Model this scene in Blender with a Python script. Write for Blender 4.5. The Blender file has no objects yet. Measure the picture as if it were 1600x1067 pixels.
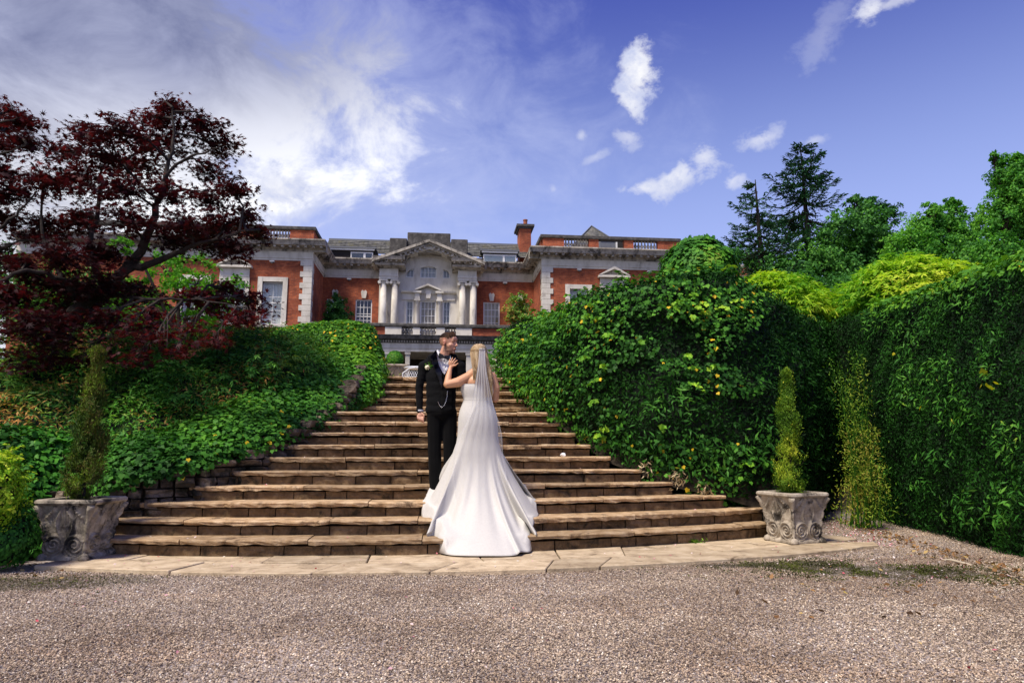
"""Bride and groom on garden steps below a brick and stone country house."""
GRAVEL = 1.0
FOL = 1.0
MAPL = 1.0
import bpy, bmesh, math, random
import numpy as np
from mathutils import Vector, Matrix, noise
from mathutils.bvhtree import BVHTree

random.seed(7)
RNG = np.random.default_rng(11)
scn = bpy.context.scene
COL = scn.collection
R = math.radians

# ------------------------------------------------------------------ camera
PITCH, YAW, EYE, FPX = 8.9, 5.9, 1.0, 1067.0
cam_d = bpy.data.cameras.new('camera')
cam_d.sensor_width = 36.0
cam_d.lens = 36.0 * FPX / 1600.0
cam_d.clip_start = 0.05
cam_d.clip_end = 3000.0
cam = bpy.data.objects.new('camera', cam_d)
cam.location = (0, 0, EYE)
cam.rotation_euler = (R(90 + PITCH), 0, R(-YAW))
COL.objects.link(cam)
scn.camera = cam

# ------------------------------------------------------------------ light
SUN_EL, SUN_AZ = 59.0, -134.0        # azimuth from +Y towards +X; the sun stands behind and left of the camera
world = bpy.data.worlds.new('World')
scn.world = world
world.use_nodes = True
SKY_STRENGTH = 0.105

sun_d = bpy.data.lights.new('sun', 'SUN')
sun_d.energy = 4.4
sun_d.angle = R(14)
sun_d.color = (1.0, 0.905, 0.77)
sun = bpy.data.objects.new('sun', sun_d)
_sd = Vector((math.sin(R(SUN_AZ)) * math.cos(R(SUN_EL)), math.cos(R(SUN_AZ)) * math.cos(R(SUN_EL)), math.sin(R(SUN_EL))))
sun.rotation_euler = _sd.to_track_quat('Z', 'Y').to_euler()
sun.location = (-20, -15, 40)
COL.objects.link(sun)

scn.view_settings.view_transform = 'Standard'
scn.view_settings.look = 'None'
scn.view_settings.gamma = 1.0
scn.view_settings.exposure = 0.38
scn.view_settings.use_curve_mapping = False
scn.cycles.max_bounces = 6
scn.cycles.transparent_max_bounces = 24


# ------------------------------------------------------------------ node helpers
class NT:
    def __init__(s, tree):
        s.t = tree; s.n = tree.nodes; s.l = tree.links

    def node(s, kind, **kw):
        nd = s.n.new(kind)
        ins = kw.pop('ins', {})
        for k, v in kw.items():
            setattr(nd, k, v)
        for k, v in ins.items():
            s.put(nd.inputs[k], v)
        return nd

    def put(s, sock, v):
        if isinstance(v, bpy.types.NodeSocket):
            s.l.new(v, sock)
        elif isinstance(v, bpy.types.Node):
            s.l.new(v.outputs[0], sock)
        elif isinstance(v, (tuple, list)) and sock.type == 'RGBA' and len(v) == 3:
            sock.default_value = (*v, 1)
        else:
            sock.default_value = v

    def math(s, op, a, b=0.0, c=None, clamp=False):
        nd = s.n.new('ShaderNodeMath'); nd.operation = op; nd.use_clamp = clamp
        s.put(nd.inputs[0], a); s.put(nd.inputs[1], b)
        if c is not None:
            s.put(nd.inputs[2], c)
        return nd.outputs[0]

    def vmath(s, op, a, b=None):
        nd = s.n.new('ShaderNodeVectorMath'); nd.operation = op
        s.put(nd.inputs[0], a)
        if b is not None:
            s.put(nd.inputs[1], b)
        return nd.outputs['Value'] if op in ('DOT_PRODUCT', 'LENGTH', 'DISTANCE') else nd.outputs[0]

    def mix(s, f, a, b, mode='MIX'):
        nd = s.n.new('ShaderNodeMix'); nd.data_type = 'RGBA'; nd.blend_type = mode
        s.put(nd.inputs[0], f); s.put(nd.inputs[6], a); s.put(nd.inputs[7], b)
        return nd.outputs[2]

    def noise(s, vec, scale, detail=3.0, rough=0.5, dist=0.0):
        nd = s.n.new('ShaderNodeTexNoise')
        if vec is not None:
            s.put(nd.inputs['Vector'], vec)
        nd.inputs['Scale'].default_value = scale
        nd.inputs['Detail'].default_value = detail
        nd.inputs['Roughness'].default_value = rough
        nd.inputs['Distortion'].default_value = dist
        return nd.outputs['Fac']

    def ramp(s, f, stops, interp='LINEAR'):
        nd = s.n.new('ShaderNodeValToRGB')
        cr = nd.color_ramp; cr.interpolation = interp
        while len(cr.elements) < len(stops):
            cr.elements.new(0.5)
        for e, (p, c) in zip(cr.elements, stops):
            e.position = p
            e.color = (*c, 1) if len(c) == 3 else c
        s.put(nd.inputs[0], f)
        return nd.outputs[0]

    def sstep(s, x, a, b):
        nd = s.n.new('ShaderNodeMapRange'); nd.interpolation_type = 'SMOOTHSTEP'
        s.put(nd.inputs[0], x)
        nd.inputs[1].default_value = a; nd.inputs[2].default_value = b
        return nd.outputs[0]


def hexc(r, g, b):
    f = lambda c: (c / 255 / 12.92) if c / 255 <= 0.04045 else ((c / 255 + 0.055) / 1.055) ** 2.4
    return (f(r), f(g), f(b))


# ------------------------------------------------------------------ the sky
w = NT(world.node_tree)
w.n.clear()
sky = w.node('ShaderNodeTexSky', sky_type='NISHITA')
sky.sun_disc = False
sky.sun_elevation = R(SUN_EL)
sky.sun_rotation = R(SUN_AZ)
sky.altitude = 200
sky.air_density = 1.0
sky.dust_density = 0.6
sky.ozone_density = 3.0
tc = w.node('ShaderNodeTexCoord')
D = w.vmath('NORMALIZE', tc.outputs['Generated'])
sep = w.node('ShaderNodeSeparateXYZ', ins={0: D})
dx, dy, dz = sep.outputs
blue = w.mix(1.0, sky.outputs[0], (0.98, 0.88, 1.28), 'MULTIPLY')
# deeper overhead, paler low down, as in the photograph
up = w.sstep(dz, 0.30, 0.72)
blue = w.mix(up, blue, w.mix(1.0, blue, (0.52, 0.50, 0.92), 'MULTIPLY'))
low = w.math('MULTIPLY', w.math('SUBTRACT', 1.0, w.sstep(dz, 0.10, 0.62)), 0.72)
blue = w.mix(low, blue, w.mix(1.0, (hexc(172, 186, 232)), (1 / SKY_STRENGTH, 1 / SKY_STRENGTH, 1 / SKY_STRENGTH), 'MULTIPLY'))
# cloud bank filling the sky to the left, ragged at its right edge
n_big = w.noise(w.vmath('MULTIPLY', D, (1.0, 1.0, 1.5)), 2.3, 2, 0.5, 0.3)
n_med = w.noise(w.vmath('MULTIPLY', D, (1.0, 1.0, 1.6)), 7.0, 7, 0.62, 0.5)
n_fin = w.noise(w.vmath('MULTIPLY', D, (1.0, 1.0, 1.3)), 22.0, 6, 0.65, 0.2)
edge = w.math('ADD', w.math('MULTIPLY', w.math('SUBTRACT', n_med, 0.5), 0.75), w.math('MULTIPLY', w.math('SUBTRACT', n_fin, 0.5), 0.18))
dzc = w.math('SUBTRACT', dz, 0.46)
line = w.math('ADD', w.math('MULTIPLY', dx, -1.0), w.math('MULTIPLY', w.math('ABSOLUTE', dzc), -0.9))
bank = w.sstep(w.math('ADD', line, edge), 0.0, 0.20)
shade = w.math('ADD', w.math('MULTIPLY', n_big, 0.8), w.math('MULTIPLY', n_med, 0.55))
topdark = w.sstep(w.math('ADD', w.math('MULTIPLY', dz, 1.0), w.math('MULTIPLY', dx, -0.22)), 0.39, 0.57)
cl_bank = w.ramp(shade, [(0.42, hexc(146, 149, 166)), (0.60, hexc(190, 191, 200)), (0.76, hexc(238, 239, 243))])
cl_bank = w.mix(w.math('MULTIPLY', topdark, 0.85), cl_bank, w.ramp(n_med, [(0.3, hexc(84, 92, 132)), (0.75, hexc(150, 156, 188))]))
cl = w.mix(bank, (0, 0, 0), cl_bank)


def dir_at(px, py):
    y, p = R(YAW), R(PITCH)
    f = Vector((math.sin(y) * math.cos(p), math.cos(y) * math.cos(p), math.sin(p)))
    r = Vector((math.cos(y), -math.sin(y), 0)); u = r.cross(f)
    return (f + r * ((px - 800) / FPX) + u * ((533.5 - py) / FPX)).normalized()


# a few separate wisps: (pixel centre of the direction, half lengths in radians, tilt)
mask = None
for (px, py, a, b, tilt, amt) in [(998, 110, .024, .038, -0.16, 1.0), (986, 160, .017, .034, 0.25, 1.0), (982, 215, .022, .018, -.3, .55),
                                  (1056, 276, .046, .018, 0.62, 1.0), (1010, 293, .032, .012, 0.05, .9), (1100, 245, .026, .026, .7, .8),
                                  (1148, 283, .018, .012, .2, .6), (1185, 220, .026, .013, .2, .6), (445, 300, .052, .036, .35, .95),
                                  (1362, 16, .020, .014, .2, .8), (1285, 55, .050, .022, 1.0, .22), (1400, 2, .05, .008, .1, .5),
                                  (930, 246, .024, .007, .4, .4), (908, 212, .009, .009, 0, .5), (1273, 219, .014, .007, 0, .4), (865, 296, .008, .008, 0, .3)]:
    c = dir_at(px, py)
    e1 = Vector((c.y, -c.x, 0)).normalized(); e2 = e1.cross(c)
    t1 = e1 * math.cos(tilt) + e2 * math.sin(tilt); t2 = -e1 * math.sin(tilt) + e2 * math.cos(tilt)
    q1 = w.math('DIVIDE', w.vmath('DOT_PRODUCT', D, tuple(t1)), a)
    q2 = w.math('DIVIDE', w.vmath('DOT_PRODUCT', D, tuple(t2)), b)
    c1 = w.math('SUBTRACT', q1, c.dot(t1) / a); c2 = w.math('SUBTRACT', q2, c.dot(t2) / b)
    rr = w.math('SQRT', w.math('ADD', w.math('POWER', w.math('ABSOLUTE', c1), 2.0), w.math('POWER', w.math('ABSOLUTE', c2), 2.0)))
    near = w.math('GREATER_THAN', w.vmath('DOT_PRODUCT', D, tuple(c)), 0.5)
    rr = w.math('ADD', rr, w.math('MULTIPLY', w.math('SUBTRACT', n_fin, 0.52), 3.6))
    rr = w.math('ADD', rr, w.math('MULTIPLY', w.math('SUBTRACT', n_med, 0.5), 2.0))
    m = w.math('MULTIPLY', w.math('MULTIPLY', w.math('SUBTRACT', 1.0, w.sstep(rr, 0.2, 1.15)), near), amt)
    mask = m if mask is None else w.math('MAXIMUM', mask, m)
cs = SKY_STRENGTH
inv = 1.0 / cs
wisp = w.mix(1.0, w.ramp(n_fin, [(0.35, hexc(198, 206, 236)), (0.62, hexc(250, 250, 253))]), (inv * .8, inv * .8, inv * .8), 'MULTIPLY')
cl_b = w.mix(1.0, cl_bank, (inv, inv, inv), 'MULTIPLY')
veilmask = w.math('MULTIPLY', w.sstep(w.math('ADD', line, w.math('MULTIPLY', edge, 1.3)), -0.35, 0.15), 0.42)
final = w.mix(veilmask, blue, w.mix(1.0, (hexc(184, 192, 226)), (inv, inv, inv), 'MULTIPLY'))
final = w.mix(w.math('MULTIPLY', bank, 0.93), final, cl_b)
final = w.mix(mask, final, wisp)
bg = w.node('ShaderNodeBackground', ins={'Color': final, 'Strength': cs})
wo = w.node('ShaderNodeOutputWorld', ins={'Surface': bg.outputs[0]})


# ------------------------------------------------------------------ pixel of the photograph -> point at depth Y or height Z
_f = dir_at(800, 533.5)


def ray(px, py):
    y, p = R(YAW), R(PITCH)
    f = Vector((math.sin(y) * math.cos(p), math.cos(y) * math.cos(p), math.sin(p)))
    r = Vector((math.cos(y), -math.sin(y), 0)); u = r.cross(f)
    return f + r * ((px - 800) / FPX) + u * ((533.5 - py) / FPX)


def PY(px, py, Y):
    d = ray(px, py); s = Y / d.y
    return Vector((0, 0, EYE)) + d * s


def PZ(px, py, Z):
    d = ray(px, py); s = (Z - EYE) / d.z
    return Vector((0, 0, EYE)) + d * s


# ------------------------------------------------------------------ objects
def tag(o, label=None, cat=None, group=None, kind=None):
    if label: o['label'] = label
    if cat: o['category'] = cat
    if group: o['group'] = group
    if kind: o['kind'] = kind
    return o


def empty(name, loc=(0, 0, 0), label=None, cat=None, group=None):
    o = bpy.data.objects.new(name, None)
    o.location = loc; o.empty_display_size = 0.2
    COL.objects.link(o)
    return tag(o, label, cat, group)


def link(name, me, mat=None, parent=None, smooth=False):
    """Link a mesh given in WORLD coordinates; a parented mesh keeps its place."""
    o = bpy.data.objects.new(name, me)
    if mat is not None and len(me.materials) == 0:
        me.materials.append(mat)
    if smooth and len(me.polygons):
        me.polygons.foreach_set('use_smooth', [True] * len(me.polygons))
    COL.objects.link(o)
    if parent is not None:
        o.parent = parent
        off = Vector(parent.location)
        pp = parent.parent
        while pp is not None:
            off += Vector(pp.location); pp = pp.parent
        o.location = -off
    return o


class MB:
    """Collects simple solids into one mesh."""
    def __init__(s):
        s.v = []; s.f = []

    def add(s, vs, fs):
        k = len(s.v)
        s.v += [tuple(v) for v in vs]
        s.f += [tuple(i + k for i in f) for f in fs]
        return s

    def box(s, x0, x1, y0, y1, z0, z1):
        return s.add([(x0, y0, z0), (x1, y0, z0), (x1, y1, z0), (x0, y1, z0), (x0, y0, z1), (x1, y0, z1), (x1, y1, z1), (x0, y1, z1)],
                     [(0, 3, 2, 1), (4, 5, 6, 7), (0, 1, 5, 4), (1, 2, 6, 5), (2, 3, 7, 6), (3, 0, 4, 7)])

    def prism_y(s, poly, y0, y1):
        """poly in (x,z), extruded along Y (front at y0)."""
        n = len(poly)
        return s.add([(x, y0, z) for x, z in poly] + [(x, y1, z) for x, z in poly],
                     [tuple(range(n)), tuple(range(2 * n - 1, n - 1, -1))] + [(i, i + n, (i + 1) % n + n, (i + 1) % n) for i in range(n)])

    def prism_z(s, poly, z0, z1):
        n = len(poly)
        return s.add([(x, y, z1) for x, y in poly] + [(x, y, z0) for x, y in poly],
                     [tuple(range(n)), tuple(range(2 * n - 1, n - 1, -1))] + [(i, i + n, (i + 1) % n + n, (i + 1) % n) for i in range(n)])

    def prism_x(s, poly, x0, x1):
        """poly in (y,z)."""
        n = len(poly)
        return s.add([(x0, y, z) for y, z in poly] + [(x1, y, z) for y, z in poly],
                     [tuple(range(n)), tuple(range(2 * n - 1, n - 1, -1))] + [(i, i + n, (i + 1) % n + n, (i + 1) % n) for i in range(n)])

    def lathe(s, c, prof, n=12, cap=True):
        """prof: (radius, z) from the bottom up."""
        k = []
        vs = []
        for r, z in prof:
            for i in range(n):
                a = 2 * math.pi * i / n
                vs.append((c[0] + r * math.cos(a), c[1] + r * math.sin(a), c[2] + z))
        fs = []
        for j in range(len(prof) - 1):
            for i in range(n):
                a, b = j * n + i, j * n + (i + 1) % n
                fs.append((a, b, b + n, a + n))
        if cap:
            fs.append(tuple(range(n - 1, -1, -1)))
            m = (len(prof) - 1) * n
            fs.append(tuple(range(m, m + n)))
        return s.add(vs, fs)

    def tube(s, pts, rad, n=6, cap=True):
        pts = [Vector(p) for p in pts]
        if not hasattr(rad, '__len__'): rad = [rad] * len(pts)
        vs = []
        ref = Vector((0.13, 0.31, 0.94))
        for i, p in enumerate(pts):
            t = (pts[min(i + 1, len(pts) - 1)] - pts[max(i - 1, 0)]).normalized()
            a = t.cross(ref)
            if a.length < 0.05: a = t.cross(Vector((1, 0, 0)))
            a.normalize(); b = t.cross(a)
            for j in range(n):
                q = 2 * math.pi * j / n
                vs.append(p + (a * math.cos(q) + b * math.sin(q)) * rad[i])
        fs = []
        for i in range(len(pts) - 1):
            for j in range(n):
                a0, b0 = i * n + j, i * n + (j + 1) % n
                fs.append((a0, b0, b0 + n, a0 + n))
        if cap:
            fs.append(tuple(range(n - 1, -1, -1)))
            m = (len(pts) - 1) * n
            fs.append(tuple(range(m, m + n)))
        return s.add(vs, fs)

    def mesh(s, name='mesh'):
        me = bpy.data.meshes.new(name)
        me.from_pydata(s.v, [], s.f)
        me.update()
        return me

    def build(s, name, mat=None, parent=None, smooth=False, bevel=0.0):
        me = s.mesh(name)
        bm = bmesh.new(); bm.from_mesh(me)
        bmesh.ops.recalc_face_normals(bm, faces=bm.faces)
        if bevel:
            bmesh.ops.bevel(bm, geom=[e for e in bm.edges if len(e.link_faces) == 2 and e.calc_face_angle(0) > 0.6], offset=bevel, segments=1, affect='EDGES')
        bm.to_mesh(me); bm.free()
        return link(name, me, mat, parent, smooth)


def np_mesh(name, V, F, rnd=None):
    """V (n,3), F (m,k) same-size faces."""
    V = np.asarray(V, np.float32); F = np.asarray(F, np.int32)
    me = bpy.data.meshes.new(name)
    me.vertices.add(len(V)); me.vertices.foreach_set('co', V.ravel())
    m, k = F.shape
    me.loops.add(m * k); me.loops.foreach_set('vertex_index', F.ravel())
    me.polygons.add(m)
    me.polygons.foreach_set('loop_start', np.arange(0, m * k, k, dtype=np.int32))
    me.polygons.foreach_set('loop_total', np.full(m, k, np.int32))
    if rnd is not None:
        at = me.attributes.new('rnd', 'FLOAT', 'FACE')
        at.data.foreach_set('value', np.asarray(rnd, np.float32))
    me.update(calc_edges=True)
    return me


def npnoise(P, scale, seed=0):
    """Cheap smooth pseudo-noise in about -1..1 for an (n,3) array."""
    P = np.asarray(P) * scale
    g = np.random.default_rng(seed)
    out = np.zeros(len(P)); amp = 1.0; tot = 0
    for o in range(3):
        for k in range(4):
            d = g.normal(size=3); d /= np.linalg.norm(d)
            out += amp * np.sin(P @ d * (1.7 ** o) * (0.8 + 0.5 * g.random()) * 2.2 + g.random() * 6.28 + 1.3 * np.sin(P @ g.normal(size=3) * 0.6 * (1.7 ** o)))
            tot += amp * 0.5
        amp *= 0.55
    return out / tot * 0.7


# ------------------------------------------------------------------ materials
MATS = {}


def new_mat(name):
    m = bpy.data.materials.new(name)
    m.use_nodes = True
    t = NT(m.node_tree)
    b = t.n['Principled BSDF']
    MATS[name] = m
    return m, t, b


def wpos(t):
    return t.node('ShaderNodeNewGeometry').outputs['Position']


def solid(name, col, rough=0.6, metal=0.0, var=0.0, spec=0.5, sheen=0.0):
    m, t, b = new_mat(name)
    c = (*col, 1)
    b.inputs['Base Color'].default_value = c
    if var:
        n = t.noise(wpos(t), 9.0, 4, 0.6)
        cc = t.mix(n, tuple(x * (1 - var) for x in col), tuple(min(1, x * (1 + var)) for x in col))
        t.put(b.inputs['Base Color'], cc)
    b.inputs['Roughness'].default_value = rough
    b.inputs['Metallic'].default_value = metal
    b.inputs['Specular IOR Level'].default_value = spec
    if sheen: b.inputs['Sheen Weight'].default_value = sheen
    return m


def stone(name, stops, scale=6.0, rough=0.85, bump=0.4, bscale=40.0, dirt=None, dscale=1.2, dlo=0.5, dhi=0.7, obj_var=0.25, stretch=(1, 1, 1), dist=0.01):
    """Rough mineral surface: colour ramp over noise, darker stains, fine relief."""
    m, t, b = new_mat(name)
    p = t.vmath('MULTIPLY', wpos(t), stretch)
    n1 = t.noise(p, scale, 6, 0.65, 0.4)
    col = t.ramp(n1, stops)
    if obj_var:
        oi = t.node('ShaderNodeObjectInfo').outputs['Random']
        f = t.math('ADD', t.math('MULTIPLY', oi, 2 * obj_var), 1 - obj_var)
        cx = t.node('ShaderNodeCombineXYZ', ins={0: f, 1: f, 2: f})
        col = t.mix(1.0, col, cx.outputs[0], 'MULTIPLY')
    if dirt:
        n2 = t.noise(p, dscale, 7, 0.7, 0.6)
        col = t.mix(t.sstep(n2, dlo, dhi), col, dirt)
    t.put(b.inputs['Base Color'], col)
    b.inputs['Roughness'].default_value = rough
    b.inputs['Specular IOR Level'].default_value = 0.25
    if bump:
        nb = t.noise(wpos(t), bscale, 5, 0.7)
        nb2 = t.noise(wpos(t), bscale * 0.2, 4, 0.6)
        h = t.math('ADD', nb, nb2)
        bp = t.node('ShaderNodeBump', ins={'Strength': bump, 'Distance': dist, 'Height': h})
        t.put(b.inputs['Normal'], bp.outputs[0])
    return m


def leafmat(name, stops, rough=0.58, trans=0.35, tcol=(1.15, 1.25, 0.5), spec=0.18, patch=None, pscale=0.8):
    m, t, b = new_mat(name)
    at = t.node('ShaderNodeAttribute', attribute_name='rnd').outputs['Fac']
    col = t.ramp(at, stops)
    if patch is not None:
        n = t.noise(wpos(t), pscale, 4, 0.6)
        col = t.mix(t.sstep(n, 0.48, 0.66), col, t.mix(1.0, col, patch, 'MULTIPLY'))
    t.put(b.inputs['Base Color'], col)
    b.inputs['Roughness'].default_value = rough
    b.inputs['Specular IOR Level'].default_value = spec
    tr = t.node('ShaderNodeBsdfTranslucent', ins={'Color': t.mix(1.0, col, tcol, 'MULTIPLY')})
    mx = t.node('ShaderNodeMixShader', ins={0: trans, 1: b.outputs[0], 2: tr.outputs[0]})
    out = [n for n in t.n if n.type == 'OUTPUT_MATERIAL'][0]
    t.l.new(mx.outputs[0], out.inputs['Surface'])
    return m
# =================================================================== GROUND
XL = [-3.55, -3.5, -3.15, -2.55, -2.2, -1.9, -1.72, -1.6, -1.45, -1.34, -1.3, -1.28, -1.26, -1.24, -1.22]
XR = [3.8, 3.85, 3.40, 2.78, 2.45, 2.12, 1.92, 1.78, 1.60, 1.50, 1.42, 1.38, 1.35, 1.32, 1.30]
YK = [6.75 + .31 * k for k in range(10)] + [10.9 + .31 * k for k in range(5)]
HZ = [.15 * (k + 1) for k in range(15)]


def arc(k, x):
    """front edge of tread k (0-based)"""
    c = .053 * max(0.0, 1 - k / 9.0)
    return YK[k] + c * (x + .6) ** 2


def terrain(x, y):
    """ground height: flat drive, bank either side of the steps, terrace behind"""
    def ss(a, b, v):
        t = min(1, max(0, (v - a) / (b - a))); return t * t * (3 - 2 * t)
    side = 1.0
    if y > 12.4:
        return 2.2
    xl = -3.6 + 2.2 * ss(7.0, 9.6, y)
    xr = 4.3 - 2.6 * ss(7.4, 9.9, y)
    if xl < x < xr:
        return -0.042 - 0.9 * ss(7.3, 8.2, y)
    dxs = (xl - x) if x < xl else (x - xr)
    h = 2.2 * ss(7.2, 12.0, y) * ss(0, 0.35, dxs) 
    if x > 4.4 and y < 12.4:
        h = 2.2 * ss(9.6, 12.4, y)
    if x < -3.6:
        h = 2.2 * ss(7.4, 12.0, y - 0.12 * (x + 3.6))
    return h - 0.042


gx = sorted(set([round(-12 + .25 * i, 3) for i in range(97)] + [-900, -400, -150, -60, -30, -18, 18, 30, 60, 150, 400, 900]))
gy = sorted(set([round(-4 + .25 * i, 3) for i in range(77)] + [-900, -300, -80, -20, 20, 30, 60, 120, 300, 900]))
V = [(x, y, terrain(x, y)) for y in gy for x in gx]
nx = len(gx)
Fq = [(j * nx + i, j * nx + i + 1, (j + 1) * nx + i + 1, (j + 1) * nx + i) for j in range(len(gy) - 1) for i in range(nx - 1)]
gm, t, b = new_mat('gravel_bed')
p = wpos(t)
vor = t.node('ShaderNodeTexVoronoi', ins={'Vector': p, 'Scale': 75.0})
c = t.ramp(vor.outputs['Color'], [(0.0, (.10, .075, .065)), (.5, (.27, .22, .20)), (1.0, (.5, .45, .42))])
soil = t.ramp(t.noise(p, 7, 5, .7), [(.3, (.02, .016, .010)), (.7, (.06, .05, .028))])
sp = t.node('ShaderNodeSeparateXYZ', ins={0: p})
hi = t.sstep(sp.outputs[2], 0.02, 0.10)
side_soil = t.sstep(t.math('ADD', t.math('ABSOLUTE', t.math('SUBTRACT', sp.outputs[0], 0.8)), t.math('MULTIPLY', t.noise(p, 1.5, 3), 0.8)), 5.6, 6.1)
c = t.mix(t.math('MAXIMUM', hi, side_soil), c, soil)
t.put(b.inputs['Base Color'], c)
b.inputs['Roughness'].default_value = 0.9
bp = t.node('ShaderNodeBump', ins={'Strength': 0.9, 'Distance': 0.01, 'Height': vor.outputs['Distance']})
t.put(b.inputs['Normal'], bp.outputs[0])
me = bpy.data.meshes.new('ground'); me.from_pydata(V, [], Fq); me.update()
ground = link('ground', me, gm, smooth=True)
tag(ground, kind='structure', label='pinkish grey gravel drive and the banks of soil beside the steps')


# gravel: loose stones as instances on points
def pebble(name, seed, mat):
    r = random.Random(seed)
    bm = bmesh.new()
    bmesh.ops.create_icosphere(bm, subdivisions=1, radius=1.0)
    for v in bm.verts:
        v.co *= r.uniform(.72, 1.15)
        v.co.z *= .62
        v.co.x *= 1.25
    me = bpy.data.meshes.new(name); bm.to_mesh(me); bm.free()
    me.materials.append(mat)
    return me


pm, t, b = new_mat('pebble')
oi = t.node('ShaderNodeObjectInfo').outputs['Random']
c = t.ramp(oi, [(0.0, (.09, .064, .046)), (.16, (.20, .15, .108)), (.40, (.32, .245, .180)), (.62, (.45, .345, .262)), (.82, (.54, .44, .335)), (.92, (.61, .48, .33)), (1.0, (.80, .76, .68))])
# moss and silt in patches that have their own outline
pw = wpos(t)
spw = t.node('ShaderNodeSeparateXYZ', ins={0: pw})


def patch_mask(cx, cy, ax, ay, rot):
    ux = t.math('SUBTRACT', spw.outputs[0], cx); uy = t.math('SUBTRACT', spw.outputs[1], cy)
    a = t.math('ADD', t.math('MULTIPLY', ux, math.cos(rot) / ax), t.math('MULTIPLY', uy, math.sin(rot) / ax))
    b2 = t.math('ADD', t.math('MULTIPLY', ux, -math.sin(rot) / ay), t.math('MULTIPLY', uy, math.cos(rot) / ay))
    d = t.math('SQRT', t.math('ADD', t.math('MULTIPLY', a, a), t.math('MULTIPLY', b2, b2)))
    d = t.math('ADD', d, t.math('MULTIPLY', t.math('SUBTRACT', t.noise(pw, 4.0, 6, .7), .5), 2.2))
    return t.math('SUBTRACT', 1.0, t.sstep(d, .55, 1.05))


mk = t.math('MAXIMUM', patch_mask(3.75, 5.75, 1.15, .42, -.28), patch_mask(3.0, 6.1, .9, .16, .10))
mk = t.math('MAXIMUM', mk, t.math('MULTIPLY', patch_mask(-3.3, 5.8, 1.1, .35, .1), .75))
moss = t.ramp(t.noise(pw, 30, 4, .7), [(.3, (.020, .020, .006)), (.55, (.055, .052, .014)), (.8, (.11, .10, .03))])
c = t.mix(t.math('MULTIPLY', mk, .88), c, moss)
big = t.noise(pw, .9, 4, .6)
c = t.mix(t.sstep(big, .40, .66), c, t.mix(1.0, c, (.66, .61, .57), 'MULTIPLY'))
trk = t.noise(t.vmath('MULTIPLY', pw, (.35, 1.6, 1.0)), 1.1, 4, .65)
c = t.mix(t.sstep(trk, .52, .70), c, t.mix(1.0, c, (1.22, 1.18, 1.14), 'MULTIPLY'))
t.put(b.inputs['Base Color'], c)
b.inputs['Roughness'].default_value = .75
peb = [pebble('pebble_%s' % s, i, pm) for i, s in enumerate(('round', 'flat', 'long', 'chip'))]
pebcol = bpy.data.collections.new('pebbles')
for i, me in enumerate(peb):
    o = bpy.data.objects.new('pebble', me); pebcol.objects.link(o)

N = int(300000 * GRAVEL)
# denser sampling near the camera, thinner far away: uniform density in four strips
pts = []
for (y0, y1, dens) in [(2.2, 4.4, 10000), (4.4, 6.4, 8000), (6.4, 8.5, 4200), (8.5, 11.5, 2500)]:
    ym = y1
    x0, x1 = -ym * .80 - .4, ym * 1.02 + .3
    if y0 >= 6.4: x0 = 3.4
    x0 = max(x0, -5.4); x1 = min(x1, 6.6)
    n = int((x1 - x0) * (y1 - y0) * dens * GRAVEL)
    q = np.stack([RNG.uniform(x0, x1, n), RNG.uniform(y0, y1, n)], 1)
    pts.append(q)
q = np.concatenate(pts)
# leave out what lies under the paving
fr = 5.90 + .052 * q[:, 0] ** 2
under = (q[:, 0] > -3.55) & (q[:, 0] < 4.55) & (q[:, 1] > fr + .02) & (q[:, 1] < fr + 3)
q = q[~under]
z = -0.034 + RNG.uniform(-.006, .010, len(q)) + .008 * np.sin(q[:, 0] * 2.1) * np.cos(q[:, 1] * 1.7)
P3 = np.column_stack([q, z]).astype(np.float32)
me = bpy.data.meshes.new('gravel_points')
me.vertices.add(len(P3)); me.vertices.foreach_set('co', P3.ravel())
sc_at = me.attributes.new('sc', 'FLOAT', 'POINT')
sc_at.data.foreach_set('value', (0.0032 + 0.0034 * RNG.random(len(P3)) ** 1.6).astype(np.float32))
rt_at = me.attributes.new('rt', 'FLOAT_VECTOR', 'POINT')
rt_at.data.foreach_set('vector', (np.column_stack([RNG.normal(0, .5, len(P3)), RNG.normal(0, .5, len(P3)), RNG.uniform(0, 6.28, len(P3))])).astype(np.float32).ravel())
me.update()
gravel = link('gravel', me, pm)
tag(gravel, kind='stuff', label='loose pinkish grey gravel covering the drive')
gn = bpy.data.node_groups.new('scatter_pebbles', 'GeometryNodeTree')
gn.interface.new_socket('Geometry', in_out='INPUT', socket_type='NodeSocketGeometry')
gn.interface.new_socket('Geometry', in_out='OUTPUT', socket_type='NodeSocketGeometry')
gi = gn.nodes.new('NodeGroupInput'); go = gn.nodes.new('NodeGroupOutput')
iop = gn.nodes.new('GeometryNodeInstanceOnPoints')
ci = gn.nodes.new('GeometryNodeCollectionInfo'); ci.inputs['Collection'].default_value = pebcol
ci.inputs['Separate Children'].default_value = True; ci.inputs['Reset Children'].default_value = True
a1 = gn.nodes.new('GeometryNodeInputNamedAttribute'); a1.data_type = 'FLOAT'; a1.inputs[0].default_value = 'sc'
a2 = gn.nodes.new('GeometryNodeInputNamedAttribute'); a2.data_type = 'FLOAT_VECTOR'; a2.inputs[0].default_value = 'rt'
gn.links.new(gi.outputs[0], iop.inputs['Points'])
gn.links.new(ci.outputs[0], iop.inputs['Instance'])
iop.inputs['Pick Instance'].default_value = True
gn.links.new(a1.outputs[0], iop.inputs['Scale'])
e2r = gn.nodes.new('FunctionNodeEulerToRotation')
gn.links.new(a2.outputs[0], e2r.inputs[0])
gn.links.new(e2r.outputs[0], iop.inputs['Rotation'])
gn.links.new(iop.outputs[0], go.inputs[0])
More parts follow.
